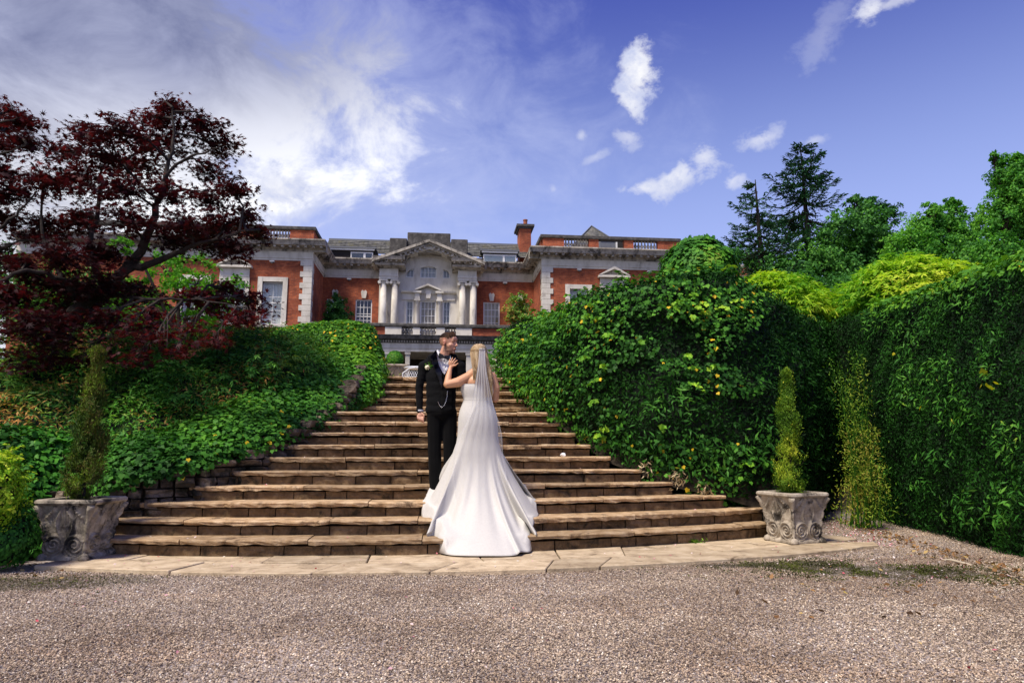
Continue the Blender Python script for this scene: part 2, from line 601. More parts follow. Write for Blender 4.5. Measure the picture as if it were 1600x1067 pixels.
md = gravel.modifiers.new('scatter', 'NODES'); md.node_group = gn

# =================================================================== PAVING AND STEPS
M_slab = stone('sandstone_slab', [(.25, (.20, .145, .095)), (.48, (.43, .335, .22)), (.68, (.55, .45, .315)), (.85, (.64, .55, .42))], scale=5, bump=.55, bscale=55,
               dirt=(.10, .065, .038), dscale=2.6, dlo=.54, dhi=.72, obj_var=.16, dist=.012)
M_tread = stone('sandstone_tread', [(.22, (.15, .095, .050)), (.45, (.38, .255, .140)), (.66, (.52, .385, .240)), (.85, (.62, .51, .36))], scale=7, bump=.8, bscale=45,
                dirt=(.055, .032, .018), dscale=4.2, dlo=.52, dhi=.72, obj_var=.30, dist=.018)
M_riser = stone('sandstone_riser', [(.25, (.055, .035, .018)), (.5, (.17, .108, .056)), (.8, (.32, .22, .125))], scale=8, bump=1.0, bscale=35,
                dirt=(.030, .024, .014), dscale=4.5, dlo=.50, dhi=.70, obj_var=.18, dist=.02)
M_joint = solid('dark_joint', (.050, .036, .022), .95, var=.3)

paving = empty('paving', (0.5, 6.4, 0))
tag(paving, 'curved strip of buff sandstone paving at the foot of the steps', kind='structure')
random.seed(5)


def slab_poly(xa, xb, f0, f1, ja, jb, n=5):
    """outline between two curves with slanted, slightly uneven sides"""
    lo = []; hi = []
    for i in range(n + 1):
        u = i / n
        x = xa + ja[0] + (xb + jb[0] - xa - ja[0]) * u
        lo.append((x, f0(x) + random.uniform(-.005, .005)))
    for i in range(n + 1):
        u = i / n
        x = xa + ja[1] + (xb + jb[1] - xa - ja[1]) * u
        hi.append((x, f1(x) + random.uniform(-.004, .004)))
    return lo + hi[::-1]


pf = lambda x: 5.90 + .052 * x * x
rows = [(0.0, .47, [-3.45, -2.15, -.95, .05, .98, 1.50, 2.9, 4.15]), (.482, 1.42, [-3.6, -2.7, -1.55, -.65, .35, 1.15, 1.85, 2.75, 3.7, 4.6])]
for (r0, r1, xs) in rows:
    sl = [random.uniform(-.12, .14) for _ in xs]
    for i in range(len(xs) - 1):
        g = .007
        dip = random.uniform(-.008, .003)
        f0 = (lambda x, r0=r0: pf(x) + r0); f1 = (lambda x, r1=r1: pf(x) + r1)
        poly = slab_poly(xs[i] + g, xs[i + 1] - g, f0, f1, (-sl[i], sl[i]), (-sl[i + 1], sl[i + 1]))
        m = MB(); m.prism_z(poly, -.06 + dip, dip)
        m.build('paving_slab', M_slab, paving, bevel=.006)
# right end, a wide slab tapering to a point
for poly in ([(4.17, pf(4.1) + .02), (4.40, 6.95), (4.62, 7.02), (4.72, 7.25), (4.18, pf(4.1) + .49)], [(4.63, 7.62), (4.80, 7.2), (4.76, 7.35), (4.55, 8.0)]):
    if len(poly) > 4:
        MB().prism_z(poly, -.065, -.004).build('paving_slab', M_slab, paving, bevel=.006)
mj = MB()
poly = [(-3.5 + .27 * i, pf(-3.5 + .27 * i) + .03) for i in range(30)]
poly += [(x, y + 1.45) for x, y in poly[::-1]]
mj.prism_z(poly, -.10, -.022)
mj.build('joint_bed', M_joint, paving)

stair = empty('stone_staircase', (0, 6.8, 0), 'wide flight of worn sandstone steps narrowing as it climbs to the terrace', 'steps')
random.seed(21)
for k in range(15):
    z1 = HZ[k]; th = random.uniform(.044, .054)
    depth = .37 if k != 9 else 1.38
    cuts = [XL[k] - .15]
    while cuts[-1] < XR[k] - .3:
        cuts.append(cuts[-1] + random.uniform(.62, 1.55))
    cuts[-1] = XR[k]
    if len(cuts) > 2 and cuts[-1] - cuts[-2] < .3: cuts.pop(-2)
    for i in range(len(cuts) - 1):
        xa, xb = cuts[i] + .004, cuts[i + 1] - .004
        n = max(4, int((xb - xa) / .07))
        dz = random.uniform(-.006, .006); dyy = random.uniform(-.014, .012); tilt = random.uniform(-.006, .006)
        vs = []; fs = []
        th_i = th + random.uniform(-.008, .008)
        for j in range(n + 1):
            u = j / n
            x = xa + (xb - xa) * u
            chip = -.02 * max(0, 1 - min(u, 1 - u) * (xb - xa) / .05) * random.random()
            e = random.uniform(-.006, .006)
            yf = arc(k, x) + dyy + e - chip
            zt = z1 + dz + tilt * (u - .5) + random.uniform(-.0015, .0015)
            yb = arc(k, x) + depth
            zb = zt - th_i + random.uniform(-.007, .007)
            vs += [(x, yf + .012, zt), (x, yf, zt - .012), (x, yf + random.uniform(-.004, .010), (zt + zb) / 2), (x, yf + random.uniform(.004, .018), zb), (x, yb, zb), (x, yb, zt)]
        for j in range(n):
            a = j * 6; c2 = a + 6
            for q in range(6):
                fs.append((a + q, a + (q + 1) % 6, c2 + (q + 1) % 6, c2 + q))
        fs.append((5, 4, 3, 2, 1, 0)); L = n * 6; fs.append((L, L + 1, L + 2, L + 3, L + 4, L + 5))
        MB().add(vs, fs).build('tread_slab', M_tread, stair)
    # riser stones, set back under the nosing
    z0 = HZ[k - 1] if k else 0.0
    x = XL[k] - .12
    while x < XR[k] - .05:
        wd = min(random.uniform(.22, .62), XR[k] - x)
        if XR[k] - x - wd < .12: wd = XR[k] - x
        n = max(2, int(wd / .08)); yo = random.uniform(.045, .075)
        vs = []; fs = []
        for j in range(n + 1):
            xx = x + .006 + (wd - .012) * j / n
            yy = arc(k, xx) + yo
            for (dy2, zz) in ((random.uniform(-.004, .008), z1 - .064), (random.uniform(-.012, .004), (z0 + z1 - .06) / 2), (random.uniform(-.004, .008), z0 - .003)):
                vs.append((xx, yy + dy2 + (.01 if j in (0, n) else 0), zz))
            vs += [(xx, yy + .12, z0 - .003), (xx, yy + .12, z1 - .064)]
        for j in range(n):
            a = j * 5; c2 = a + 5
            for q in range(5):
                fs.append((a + q, a + (q + 1) % 5, c2 + (q + 1) % 5, c2 + q))
        fs.append((4, 3, 2, 1, 0)); L = n * 5; fs.append((L, L + 1, L + 2, L + 3, L + 4))
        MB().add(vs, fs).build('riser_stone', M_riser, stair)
        x += wd
core = MB()
for k in range(15):
    n = 14
    xs = [XL[k] - .1 + (XR[k] - XL[k] + .1) * i / n for i in range(n + 1)]
    yb = YK[k + 1] + .6 if k < 14 else 12.9
    poly = [(x, arc(k, x) + .10) for x in xs] + [(x, max(yb, arc(k, x) + .5)) for x in xs[::-1]]
    core.prism_z(poly, -.3, HZ[k] - .066 - .001 * k)
core.build('mortar_core', M_joint, stair)

# terrace paving at the top
terr = empty('terrace', (0, 13, 2.2))
tag(terr, 'stone flagged terrace at the head of the steps', kind='structure')
random.seed(3)
yy = 12.52
while yy < 18.5:
    dd = random.uniform(.5, .8); x = -6.0 + random.uniform(0, .4)
    while x < 6.0:
        wd = random.uniform(.6, 1.2)
        dip = random.uniform(-.004, .002)
        MB().box(x + .006, x + wd - .006, yy + .006, yy + dd - .006, 2.19, 2.252 + dip).build('flagstone', M_slab, terr, bevel=.004)
        x += wd
    yy += dd
# =================================================================== THE HOUSE
Y1, Y2 = 40.0, 43.8
M_brick, t, b = new_mat('red_brick')
p = wpos(t)
sx = t.node('ShaderNodeSeparateXYZ', ins={0: p})
bv = t.node('ShaderNodeCombineXYZ', ins={0: t.math('ADD', sx.outputs[0], sx.outputs[1]), 1: sx.outputs[2], 2: 0.0})
br = t.node('ShaderNodeTexBrick', ins={'Vector': bv.outputs[0], 'Color1': (.50, .115, .036, 1), 'Color2': (.31, .058, .020, 1), 'Mortar': (.20, .11, .075, 1), 'Scale': 1.0, 'Mortar Size': .008, 'Bias': -.1, 'Brick Width': .225, 'Row Height': .075})
n = t.noise(p, 1.1, 6, .7, .4)
c = t.mix(t.sstep(n, .36, .66), br.outputs[0], t.mix(1.0, br.outputs[0], (.55, .50, .50), 'MULTIPLY'))
n2 = t.noise(t.vmath('MULTIPLY', p, (2.2, 2.2, 7.0)), 1.4, 5, .75)
c = t.mix(t.sstep(n2, .50, .75), c, t.mix(1.0, c, (1.5, 1.75, 1.9), 'MULTIPLY'))
t.put(b.inputs['Base Color'], c)
b.inputs['Roughness'].default_value = .9
bp = t.node('ShaderNodeBump', ins={'Strength': .5, 'Distance': .012, 'Height': br.outputs['Fac']}); bp.invert = True
t.put(b.inputs['Normal'], bp.outputs[0])

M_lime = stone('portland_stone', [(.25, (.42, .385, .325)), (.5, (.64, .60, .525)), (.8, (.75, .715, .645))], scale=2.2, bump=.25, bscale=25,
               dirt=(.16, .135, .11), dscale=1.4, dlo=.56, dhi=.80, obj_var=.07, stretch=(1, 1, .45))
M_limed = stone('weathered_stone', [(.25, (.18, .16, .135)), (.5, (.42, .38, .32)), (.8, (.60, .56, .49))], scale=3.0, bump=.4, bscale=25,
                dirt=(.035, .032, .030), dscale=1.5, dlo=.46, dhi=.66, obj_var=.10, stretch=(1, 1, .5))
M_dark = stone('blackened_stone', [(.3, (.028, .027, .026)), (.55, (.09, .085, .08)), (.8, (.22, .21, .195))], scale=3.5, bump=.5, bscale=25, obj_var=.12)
M_white = solid('white_paint', (.74, .74, .72), .45, var=.06)
M_slate = stone('slate_roof', [(.3, (.035, .038, .040)), (.5, (.10, .10, .095)), (.72, (.19, .185, .165))], scale=3.0, bump=.4, bscale=14, dirt=(.10, .095, .045), dscale=2.0, dlo=.5, dhi=.7, obj_var=.18)
M_lead = solid('lead_sheet', (.13, .14, .16), .6, var=.25)
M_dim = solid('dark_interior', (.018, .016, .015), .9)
M_blind = solid('pale_blind', (.78, .78, .74), .8, var=.1)
M_curt = solid('beige_curtain', (.60, .48, .32), .85, var=.3)
M_net = solid('net_curtain', (.62, .60, .56), .85, var=.25)
M_glass, t, b = new_mat('window_glass')
b.inputs['Base Color'].default_value = (.5, .55, .6, 1)
b.inputs['Roughness'].default_value = .06
gl = t.node('ShaderNodeBsdfGlossy', ins={'Roughness': .05, 'Color': (1, 1, 1)})
tb = t.node('ShaderNodeBsdfTransparent', ins={'Color': (.86, .90, .90)})
fr_ = t.node('ShaderNodeFresnel', ins={'IOR': 1.5})
mx = t.node('ShaderNodeMixShader', ins={0: t.math('ADD', t.math('MULTIPLY', fr_.outputs[0], 0.7), .03), 1: tb.outputs[0], 2: gl.outputs[0]})
t.l.new(mx.outputs[0], [n for n in t.n if n.type == 'OUTPUT_MATERIAL'][0].inputs['Surface'])
M_pot = solid('terracotta', (.28, .085, .04), .8, var=.2)

house = empty('country_house', (-.9, Y1, 2.2), 'red brick and pale stone house with pedimented centre above the steps', 'house')


def rect(x0, y0, x1, y1, Y):
    """photo rectangle -> (X0, X1, Z0, Z1) on the plane at depth Y"""
    xm, ym = (x0 + x1) / 2, (y0 + y1) / 2
    return PY(x0, ym, Y).x, PY(x1, ym, Y).x, PY(xm, y1, Y).z, PY(xm, y0, Y).z


def hb(name, mat, x0, x1, y0, y1, z0, z1, parent=None, bevel=0):
    return MB().box(x0, x1, y0, y1, z0, z1).build(name, mat, parent or house, bevel=bevel)


ZG = 2.2
# ---- wall blocks with real openings: built from strips round the windows
def wall_with_holes(name, mat, x0, x1, z0, z1, yf, th, holes, parent=house):
    xs = sorted(set([x0, x1] + [h[0] for h in holes] + [h[1] for h in holes]))
    zs = sorted(set([z0, z1] + [h[2] for h in holes] + [h[3] for h in holes]))
    xs = [x for x in xs if x0 <= x <= x1]; zs = [z for z in zs if z0 <= z <= z1]
    def hole(i, j):
        cx, cz = (xs[i] + xs[i + 1]) / 2, (zs[j] + zs[j + 1]) / 2
        return any(h[0] < cx < h[1] and h[2] < cz < h[3] for h in holes)
    nx_, nz_ = len(xs), len(zs)
    bm = bmesh.new(); vf = {}
    def v(i, j, back):
        if (i, j, back) not in vf:
            vf[(i, j, back)] = bm.verts.new((xs[i], yf + (th if back else 0), zs[j]))
        return vf[(i, j, back)]
    for i in range(nx_ - 1):
        for j in range(nz_ - 1):
            if hole(i, j): continue
            bm.faces.new([v(i, j, 0), v(i + 1, j, 0), v(i + 1, j + 1, 0), v(i, j + 1, 0)])
            bm.faces.new([v(i, j, 1), v(i, j + 1, 1), v(i + 1, j + 1, 1), v(i + 1, j, 1)])
            for (di, dj, a, c_) in ((-1, 0, (i, j), (i, j + 1)), (1, 0, (i + 1, j + 1), (i + 1, j)), (0, -1, (i + 1, j), (i, j)), (0, 1, (i, j + 1), (i + 1, j + 1))):
                ii, jj = i + di, j + dj
                if ii < 0 or jj < 0 or ii >= nx_ - 1 or jj >= nz_ - 1 or hole(ii, jj):
                    bm.faces.new([v(*a, 0), v(*c_, 0), v(*c_, 1), v(*a, 1)])
    bmesh.ops.recalc_face_normals(bm, faces=bm.faces)
    me = bpy.data.meshes.new(name); bm.to_mesh(me); bm.free()
    return link(name, me, mat, parent)


def sash(x0, x1, z0, z1, yf, cols, rows_, parent=house, backing=M_net, name='window', arch=None, meet=True, bar=.028):
    """sash window: frame (the part) > pane, glazing_bar, curtain"""
    fw = .07
    m = MB()
    m.box(x0, x0 + fw, yf, yf + .09, z0, z1); m.box(x1 - fw, x1, yf, yf + .09, z0, z1)
    m.box(x0 + fw, x1 - fw, yf, yf + .09, z0, z0 + fw); m.box(x0 + fw, x1 - fw, yf, yf + .09, z1 - fw, z1)
    if meet:
        zm = z0 + (z1 - z0) * .52
        m.box(x0 + fw, x1 - fw, yf + .01, yf + .08, zm - .03, zm + .03)
    win = m.build(name, M_white, parent)
    W = x1 - x0 - 2 * fw; Hh = z1 - z0 - 2 * fw
    bars = MB()
    for i in range(1, cols):
        xx = x0 + fw + W * i / cols
        bars.box(xx - bar / 2, xx + bar / 2, yf + .025, yf + .065, z0 + fw, z1 - fw)
    for j in range(1, rows_):
        zz = z0 + fw + Hh * j / rows_
        for i in range(cols):
            xa = x0 + fw + W * i / cols + bar / 2; xb = x0 + fw + W * (i + 1) / cols - bar / 2
            bars.box(xa, xb, yf + .028, yf + .062, zz - bar / 2, zz + bar / 2)
    if bars.v: bars.build('glazing_bars', M_white, win)
    for i in range(cols):
        for j in range(rows_):
            xa = x0 + fw + W * i / cols; xb = x0 + fw + W * (i + 1) / cols
            za = z0 + fw + Hh * j / rows_; zb = z0 + fw + Hh * (j + 1) / rows_
            a, c_ = random.uniform(-.004, .004), random.uniform(-.004, .004)
            MB().add([(xa, yf + .045 + a, za), (xb, yf + .045 - a, za), (xb, yf + .045 - a + c_, zb), (xa, yf + .045 + a + c_, zb)], [(0, 1, 2, 3)]).build('pane', M_glass, win)
    n = 40
    vs = []; 
    for i in range(n + 1):
        xx = x0 + (x1 - x0) * i / n
        yy_ = yf + .22 + .03 * math.sin(i * 1.9) + random.uniform(-.008, .008)
        vs += [(xx, yy_, z0), (xx, yy_, z1)]
    MB().add(vs, [(2 * i, 2 * i + 2, 2 * i + 3, 2 * i + 1) for i in range(n)]).build('curtain', backing, win)
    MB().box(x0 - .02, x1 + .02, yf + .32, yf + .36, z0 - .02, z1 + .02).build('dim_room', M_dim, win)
    return win


def surround(x0, x1, z0, z1, ox0, ox1, oz0, oz1, yf, pr=.08, sill=True):
    """stone architrave round an opening"""
    e = .0015
    hb('window_surround', M_lime, ox0, x0, yf - pr, yf + .12, oz0, oz1)
    hb('window_surround', M_lime, x1, ox1, yf - pr, yf + .12, oz0, oz1)
    hb('window_surround', M_lime, x0 + e, x1 - e, yf - pr, yf + .12, z1, oz1)
    hb('window_surround', M_lime, ox0 + .09, x0 - .0, yf - pr - .02, yf - pr - .0005, oz0, oz1)
    if sill:
        hb('window_sill', M_lime, ox0 - .12, ox1 + .12, yf - pr - .12, yf + .05, oz0 - .14, oz0 - .001)


def keystone(x0, x1, z0, z1, yf):
    xm = (x0 + x1) / 2; w0 = (x1 - x0) / 2
    MB().prism_y([(xm - w0 * .62, z0), (xm + w0 * .62, z0), (xm + w0, z1 - .12), (xm + w0 * .5, z1), (xm + .0, z1 - .08), (xm - w0 * .5, z1), (xm - w0, z1 - .12)], yf - .12, yf + .02).build('keystone', M_lime, house)


def cornice_profile(z, big=1.0):
    """(outward offset, z) from the bottom of the moulding up"""
    return [(0.0, z), (.10, z), (.10, z + .09), (.22, z + .20), (.22, z + .24), (.62, z + .26), (.66, z + .36), (.74, z + .50), (.78, z + .52), (.78, z + .60), (.0, z + .66)]


def run_x(name, mat, x0, x1, yf, prof, thick=.4, parent=house):
    poly = [(yf - o, z) for o, z in prof] + [(yf + thick, prof[-1][1]), (yf + thick, prof[0][1])]
    return MB().prism_x(poly, x0, x1).build(name, mat, parent)


def run_y(name, mat, y0, y1, xf, sgn, prof, thick=.4, parent=house):
    """moulding along a side wall whose face looks towards sgn (+1 = +X)"""
    poly = [(xf + sgn * o, z) for o, z in prof] + [(xf - sgn * thick, prof[-1][1]), (xf - sgn * thick, prof[0][1])]
    return MB().prism_y(poly, y0, y1).build(name, mat, parent)


ZB = 11.88       # top of the brickwork, foot of the frieze
ZF = 12.42       # top of the frieze
XLc = -7.66      # inner corner of the left wing
XRc = 5.98 - .02 # inner corner of the right wing
XRe = 14.72
# windows of the wings (opening, on Y1)
wl = rect(409, 441, 441, 500, Y1); wr = rect(890.3, 451, 918.5, 510, Y1)
wl = (wl[0], wl[1], 8.05, wl[3]); wr = (wr[0], wr[1], 8.05, wr[3])
lx0, lx1, _, _ = rect(347, 441, 382, 500, Y1)
rx0, rx1, _, _ = rect(943, 451.6, 976, 500, Y1)
mx0, mx1, _, _ = rect(1000, 452, 1016, 500, Y1)
kx0, kx1, _, _ = rect(285, 441, 320, 500, Y1)
ww = 1.2
zt = (wl[3] + wr[3]) / 2
holesL = [(wl[0], wl[1], 8.05, zt), (lx0, lx1, 8.05, zt), (kx0, kx1, 8.05, zt)]
holesR = [(wr[0], wr[1], 8.05, zt), (rx0, rx1, 8.05, zt - .02), (mx0, mx0 + 1.15, 8.05, zt)]
wall_with_holes('brick_wall', M_brick, -24, XLc - .30, ZG - .2, ZB, Y1, .35, holesL)
wall_with_holes('brick_wall', M_brick, XRc + .30, XRe, ZG - .2, ZB, Y1, .35, holesR)
MB().box(XLc - .35, XLc, Y1 + .36, Y2 + .3, ZG - .2, ZB).build('brick_wall', M_brick, house)
MB().box(XRc, XRc + .35, Y1 + .36, Y2 + .3, ZG - .2, ZB).build('brick_wall', M_brick, house)
MB().box(XRe - .35, XRe - .002, Y1 + .36, Y2 + 8, ZG - .2, ZB).build('brick_wall', M_brick, house)
for (x0, x1, z0, z1) in holesL + holesR:
    sash(x0, x1, z0, z1, Y1 + .14, 2, 3, backing=M_blind if x0 > -12 else M_net)
xh, _, _, _ = rect(401.8, 441, 447.7, 500, Y1)
for (x0, x1, z0, z1) in (holesL[0], holesR[0], holesL[2], holesR[2]):
    surround(x0, x1, z0, z1, x0 - .27, x1 + .27, z0 - .02, z1 + .27, Y1)
# pedimented windows
for (x0, x1, z0, z1) in (holesL[1], holesR[1]):
    surround(x0, x1, z0, z1, x0 - .22, x1 + .22, z0 - .02, z1 + .24, Y1)
    hb('window_frieze', M_lime, x0 - .20, x1 + .20, Y1 - .10, Y1 + .05, z1 + .243, z1 + .74)
    xm = (x0 + x1) / 2
    zb = z1 + .743
    hb('pediment_cornice', M_lime, xm - .98, xm + .98, Y1 - .34, Y1 + .02, zb, zb + .13)
    MB().prism_y([(xm - .86, zb + .131), (xm + .86, zb + .131), (xm, zb + .62)], Y1 - .12, Y1 + .02).build('tympanum', M_limed, house)
    for s in (-1, 1):
        q = [(xm + s * .98, zb + .131), (xm + s * .86, zb + .131), (xm, zb + .52), (xm, zb + .70)]
        q = q if s < 0 else q[::-1]
        MB().prism_y(q, Y1 - .36, Y1 + .02).build('raking_moulding', M_lime, house)
# quoins: alternate long and short blocks
def quoins(xc, sgn, z0, z1, yf, parent=house):
    z = z0; i = 0
    while z < z1 - .05:
        h = min(.335, z1 - z)
        wlen = .70 if i % 2 == 0 else .52
        xa, xb = (xc - wlen, xc) if sgn < 0 else (xc, xc + wlen)
        MB().box(xa, xb, yf - .05, yf + (.52 if i % 2 else .36), z + .006, z + h - .006).build('quoin_block', M_lime, parent, bevel=.01)
        z += h; i += 1
quoins(XLc + .012, -1, ZG, ZB, Y1); quoins(XRc - .012, 1, ZG, ZB, Y1)
quoins(XRe + .012, -1, ZG, ZB, Y1)
# friezes and cornices round the U
fz = [(.03, ZB + .001), (.03, ZB + .12), (.07, ZB + .13), (.07, ZF)]
cp = cornice_profile(ZF + .001)
run_x('frieze', M_lime, -24, XLc + .03, Y1, fz); run_x('frieze', M_lime, XRc - .03, XRe + .03, Y1, fz)
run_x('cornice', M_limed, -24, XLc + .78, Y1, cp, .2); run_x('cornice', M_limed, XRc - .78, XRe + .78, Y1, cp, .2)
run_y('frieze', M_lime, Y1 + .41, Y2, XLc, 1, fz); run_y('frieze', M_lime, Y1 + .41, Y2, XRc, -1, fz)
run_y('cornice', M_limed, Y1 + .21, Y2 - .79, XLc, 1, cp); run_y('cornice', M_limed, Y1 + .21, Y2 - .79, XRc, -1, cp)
run_y('cornice', M_limed, Y1 + .21, Y2 + 6, XRe, 1, cp)
# modillions
def modillions_x(x0, x1, yf, z):
    m = MB(); x = x0
    proto = None
    while x < x1:
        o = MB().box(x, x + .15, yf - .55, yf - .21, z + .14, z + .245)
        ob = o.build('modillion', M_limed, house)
        x += .44
modillions_x(-16, XLc + .55, Y1, ZF); modillions_x(XRc - .6, XRe + .5, Y1, ZF)
yq = Y1 + .3
while yq < Y2 - .9:
    MB().box(XLc + .21, XLc + .55, yq, yq + .15, ZF + .14, ZF + .245).build('modillion', M_limed, house)
    MB().box(XRc - .55, XRc - .21, yq, yq + .15, ZF + .14, ZF + .245).build('modillion', M_limed, house)
    yq += .44

# parapet balustrades on the wings
ZC = ZF + .66
def pedestal_course(x0, x1, y, z):
    hb('parapet_plinth', M_dark, x0, x1, y, y + .42, z, z + .17)
bal_prof = [(.085, 0), (.085, .06), (.05, .09), (.055, .13), (.095, .24), (.10, .30), (.06, .42), (.038, .52), (.04, .56), (.065, .59), (.075, .62), (.075, .68)]
bal_me = None
def baluster(x, y, z, parent=house, mat=M_limed, s=1.0, hh=.68):
    global bal_me
    if bal_me is None:
        bal_me = MB().lathe((0, 0, 0), bal_prof, 8).mesh('baluster'); bal_me.materials.append(M_limed)
        bal_me.polygons.foreach_set('use_smooth', [True] * len(bal_me.polygons))
    o = bpy.data.objects.new('baluster', bal_me); COL.objects.link(o)
    o.parent = parent; o.location = Vector((x, y, z)) - Vector(parent.location); o.scale = (s, s, hh / .68)
    return o

YP = Y1 + .10
zp0 = ZC + .001; zp1 = zp0 + .17; zr = zp1 + .56
def X1at(px): return PY(px, 372, Y1).x
for (a, b_) in ((XRc + .02, XRe),):
    pedestal_course(a, b_, YP, zp0)
    hb('parapet_rail', M_dark, a - .08, b_ + .08, YP - .06, YP + .48, zr, zr + .20, bevel=.02)
for (p0, p1) in ((849, 882), (921, 936), (976, 990.7), (1028.7, 1062)):
    hb('parapet_pier', M_brick, X1at(p0), min(X1at(p1), XRe - .02), YP + .03, YP + .39, zp1, zr)
for (p0, p1, n) in ((883, 920, 8), (992, 1027, 7)):
    for i in range(n):
        baluster(X1at(p0) + (X1at(p1) - X1at(p0)) * (i + .5) / n, YP + .21, zp1, hh=.56)
# return along the inner side of the right wing
hb('parapet_plinth', M_dark, XRc + .02, XRc + .42, YP + .421, Y2 + 2, zp0, zp1)
hb('parapet_pier', M_brick, XRc + .05, XRc + .40, YP + .5, YP + 1.5, zp1, zr)
hb('parapet_rail', M_dark, XRc - .06, XRc + .48, YP + .481, Y2 + 1.2, zr, zr + .20)
hb('parapet_pier', M_brick, XRc + .05, XRc + .40, Y2 + .2, Y2 + 1.1, zp1, zr)
for i in range(7): baluster(XRc + .22, YP + 1.7 + i * .30, zp1, hh=.56)
# left wing
a, b_ = -22.0, XLc
pedestal_course(a, b_ - .02, YP, zp0)
hb('parapet_rail', M_dark, a, b_ + .08, YP - .06, YP + .48, zr, zr + .20, bevel=.02)
hb('parapet_pier', M_brick, X1at(452), XLc - .03, YP + .03, YP + .39, zp1, zr)
for (p0, p1, n) in ((400, 451, 11), (330, 375, 10)):
    for i in range(n):
        baluster(X1at(p0) + (X1at(p1) - X1at(p0)) * (i + .5) / n, YP + .21, zp1, hh=.56)
hb('parapet_pier', M_brick, X1at(376), X1at(399), YP + .03, YP + .39, zp1, zr)
hb('parapet_plinth', M_dark, XLc - .42, XLc - .02, YP + .421, Y2 + 1, zp0, zp1)
hb('parapet_pier', M_brick, XLc - .40, XLc - .05, YP + .5, Y2 + .6, zp1, zr)
hb('parapet_rail', M_dark, XLc - .48, XLc + .06, YP + .481, Y2 + 1.0, zr, zr + .20)
# wing roof decks and the hipped roofs behind them
hb('roof_deck', M_lead, -24, XLc - .02, Y1 + .6, Y2 + 8, ZC - .1, ZC + .02)
hb('roof_deck', M_lead, XRc + .02, XRe - .02, Y1 + .6, Y2 + 8, ZC - .1, ZC + .02)
def slate_face(A, B, C_, D_, nrow, parent, mat=M_slate):
    """quad A(bottom left) B(bottom right) C(top right) D(top left) covered with rows of slates, each row one overlapping strip"""
    A, B, C_, D_ = map(Vector, (A, B, C_, D_))
    nrm = (B - A).cross(D_ - A).normalized()
    for j in range(nrow):
        u0, u1 = j / nrow, (j + 1) / nrow
        L0, R0 = A.lerp(D_, u0), B.lerp(C_, u0); L1, R1 = A.lerp(D_, u1), B.lerp(C_, u1)
        n = max(2, int((R0 - L0).length / .30)); m = MB()
        for i in range(n):
            j0 = random.uniform(.002, .012)
            g = .02 / n
            a_, b2 = L0.lerp(R0, i / n + g), L0.lerp(R0, (i + 1) / n - g)
            c2, d2 = L1.lerp(R1, (i + 1) / n - g), L1.lerp(R1, i / n + g)
            up1 = nrm * (.035 + j0); up2 = nrm * .012
            m.add([a_ + up1, b2 + up1, c2 + up2, d2 + up2, a_, b2], [(0, 1, 2, 3), (4, 5, 1, 0)])
        o = link('slate_course', m.mesh('slate_course'), mat, parent)
        tag(o, kind='stuff')
for (px, w_, Yr, parts) in ((932, 2.9, Y2 + 1.5, 1), (383, 3.2, Y2 + 1.5, 1)):
    apex = PY(px - 8, 354, Yr + 2.5); bx = apex.x
    zb = zr + .1
    rf = MB().add([(bx - w_, Yr, zb), (bx + w_ + .6, Yr, zb), (bx + w_ + .6, Yr + 6, zb), (bx - w_, Yr + 6, zb), (bx, Yr + 2.5, apex.z), (bx, Yr + 4, apex.z)],
                  [(0, 1, 4), (1, 2, 5, 4), (2, 3, 5), (3, 0, 4, 5)]).build('hipped_roof', M_slate, house)
    hb('roof_wall', M_slate, bx - w_, bx + w_ + .6, Yr + .01, Yr + 6, ZC, zb - .001)
    MB().tube([(bx - w_, Yr, zb + .02), (bx, Yr + 2.5, apex.z + .03), (bx + w_ + .6, Yr, zb + .02)], .07, 6).build('roof_ridge', M_lead, rf)
# dormer behind the right parapet
d0 = rect(938, 373, 975, 386, Y1 + 1.6)
dm = hb('dormer', M_lead, d0[0], d0[1] + .1, Y1 + 1.6, Y1 + 4.0, ZC, d0[3] + .12)
hb('dormer_frame', M_white, d0[1] - .55, d0[1] - .02, Y1 + 1.52, Y1 + 1.598, zp1 + .02, d0[3] + .02, parent=dm)
hb('pane', M_dim, d0[1] - .46, d0[1] - .11, Y1 + 1.50, Y1 + 1.519, zp1 + .08, d0[3] - .05, parent=dm)
hb('blue_fascia', solid('blue_grey_paint', (.16, .22, .34), .5), d0[0], d0[1] - .56, Y1 + 1.54, Y1 + 1.599, d0[3] - .14, d0[3] + .06, parent=dm)

# ---- recessed centre
wcz0, wcz1 = 8.15, 0
def r2(x0, y0, x1, y1, Y=Y2): return rect(x0, y0, x1, y1, Y)
wA = r2(555, 468, 581, 505); wB = r2(755.3, 471.9, 780.8, 507)
zt2 = (wA[3] + wB[3]) / 2; zb2 = 8.2
wC = r2(510, 468, 535.5, 505); wD = r2(800, 472, 826, 507)
holes2 = [(q[0], q[1], zb2, zt2) for q in (wA, wB, wC, wD)]
gfw = [(-6.9, -5.7, 3.0, 5.4), (-3.6, -.2 - 1.9, 3.0, 5.6), (.6, 1.9, 2.3, 5.4), (3.8, 5.0, 3.0, 5.4)]
PX0, PX1 = PY(592, 470, Y2 - .9).x, PY(745, 470, Y2 - .9).x     # stone centrepiece
wall_with_holes('brick_wall', M_brick, XLc + .001, PX0 + .3, 6.6, ZB, Y2, .35, holes2)
wall_with_holes('brick_wall', M_brick, PX1 - .3, XRc - .001, 6.6, ZB, Y2, .35, holes2)
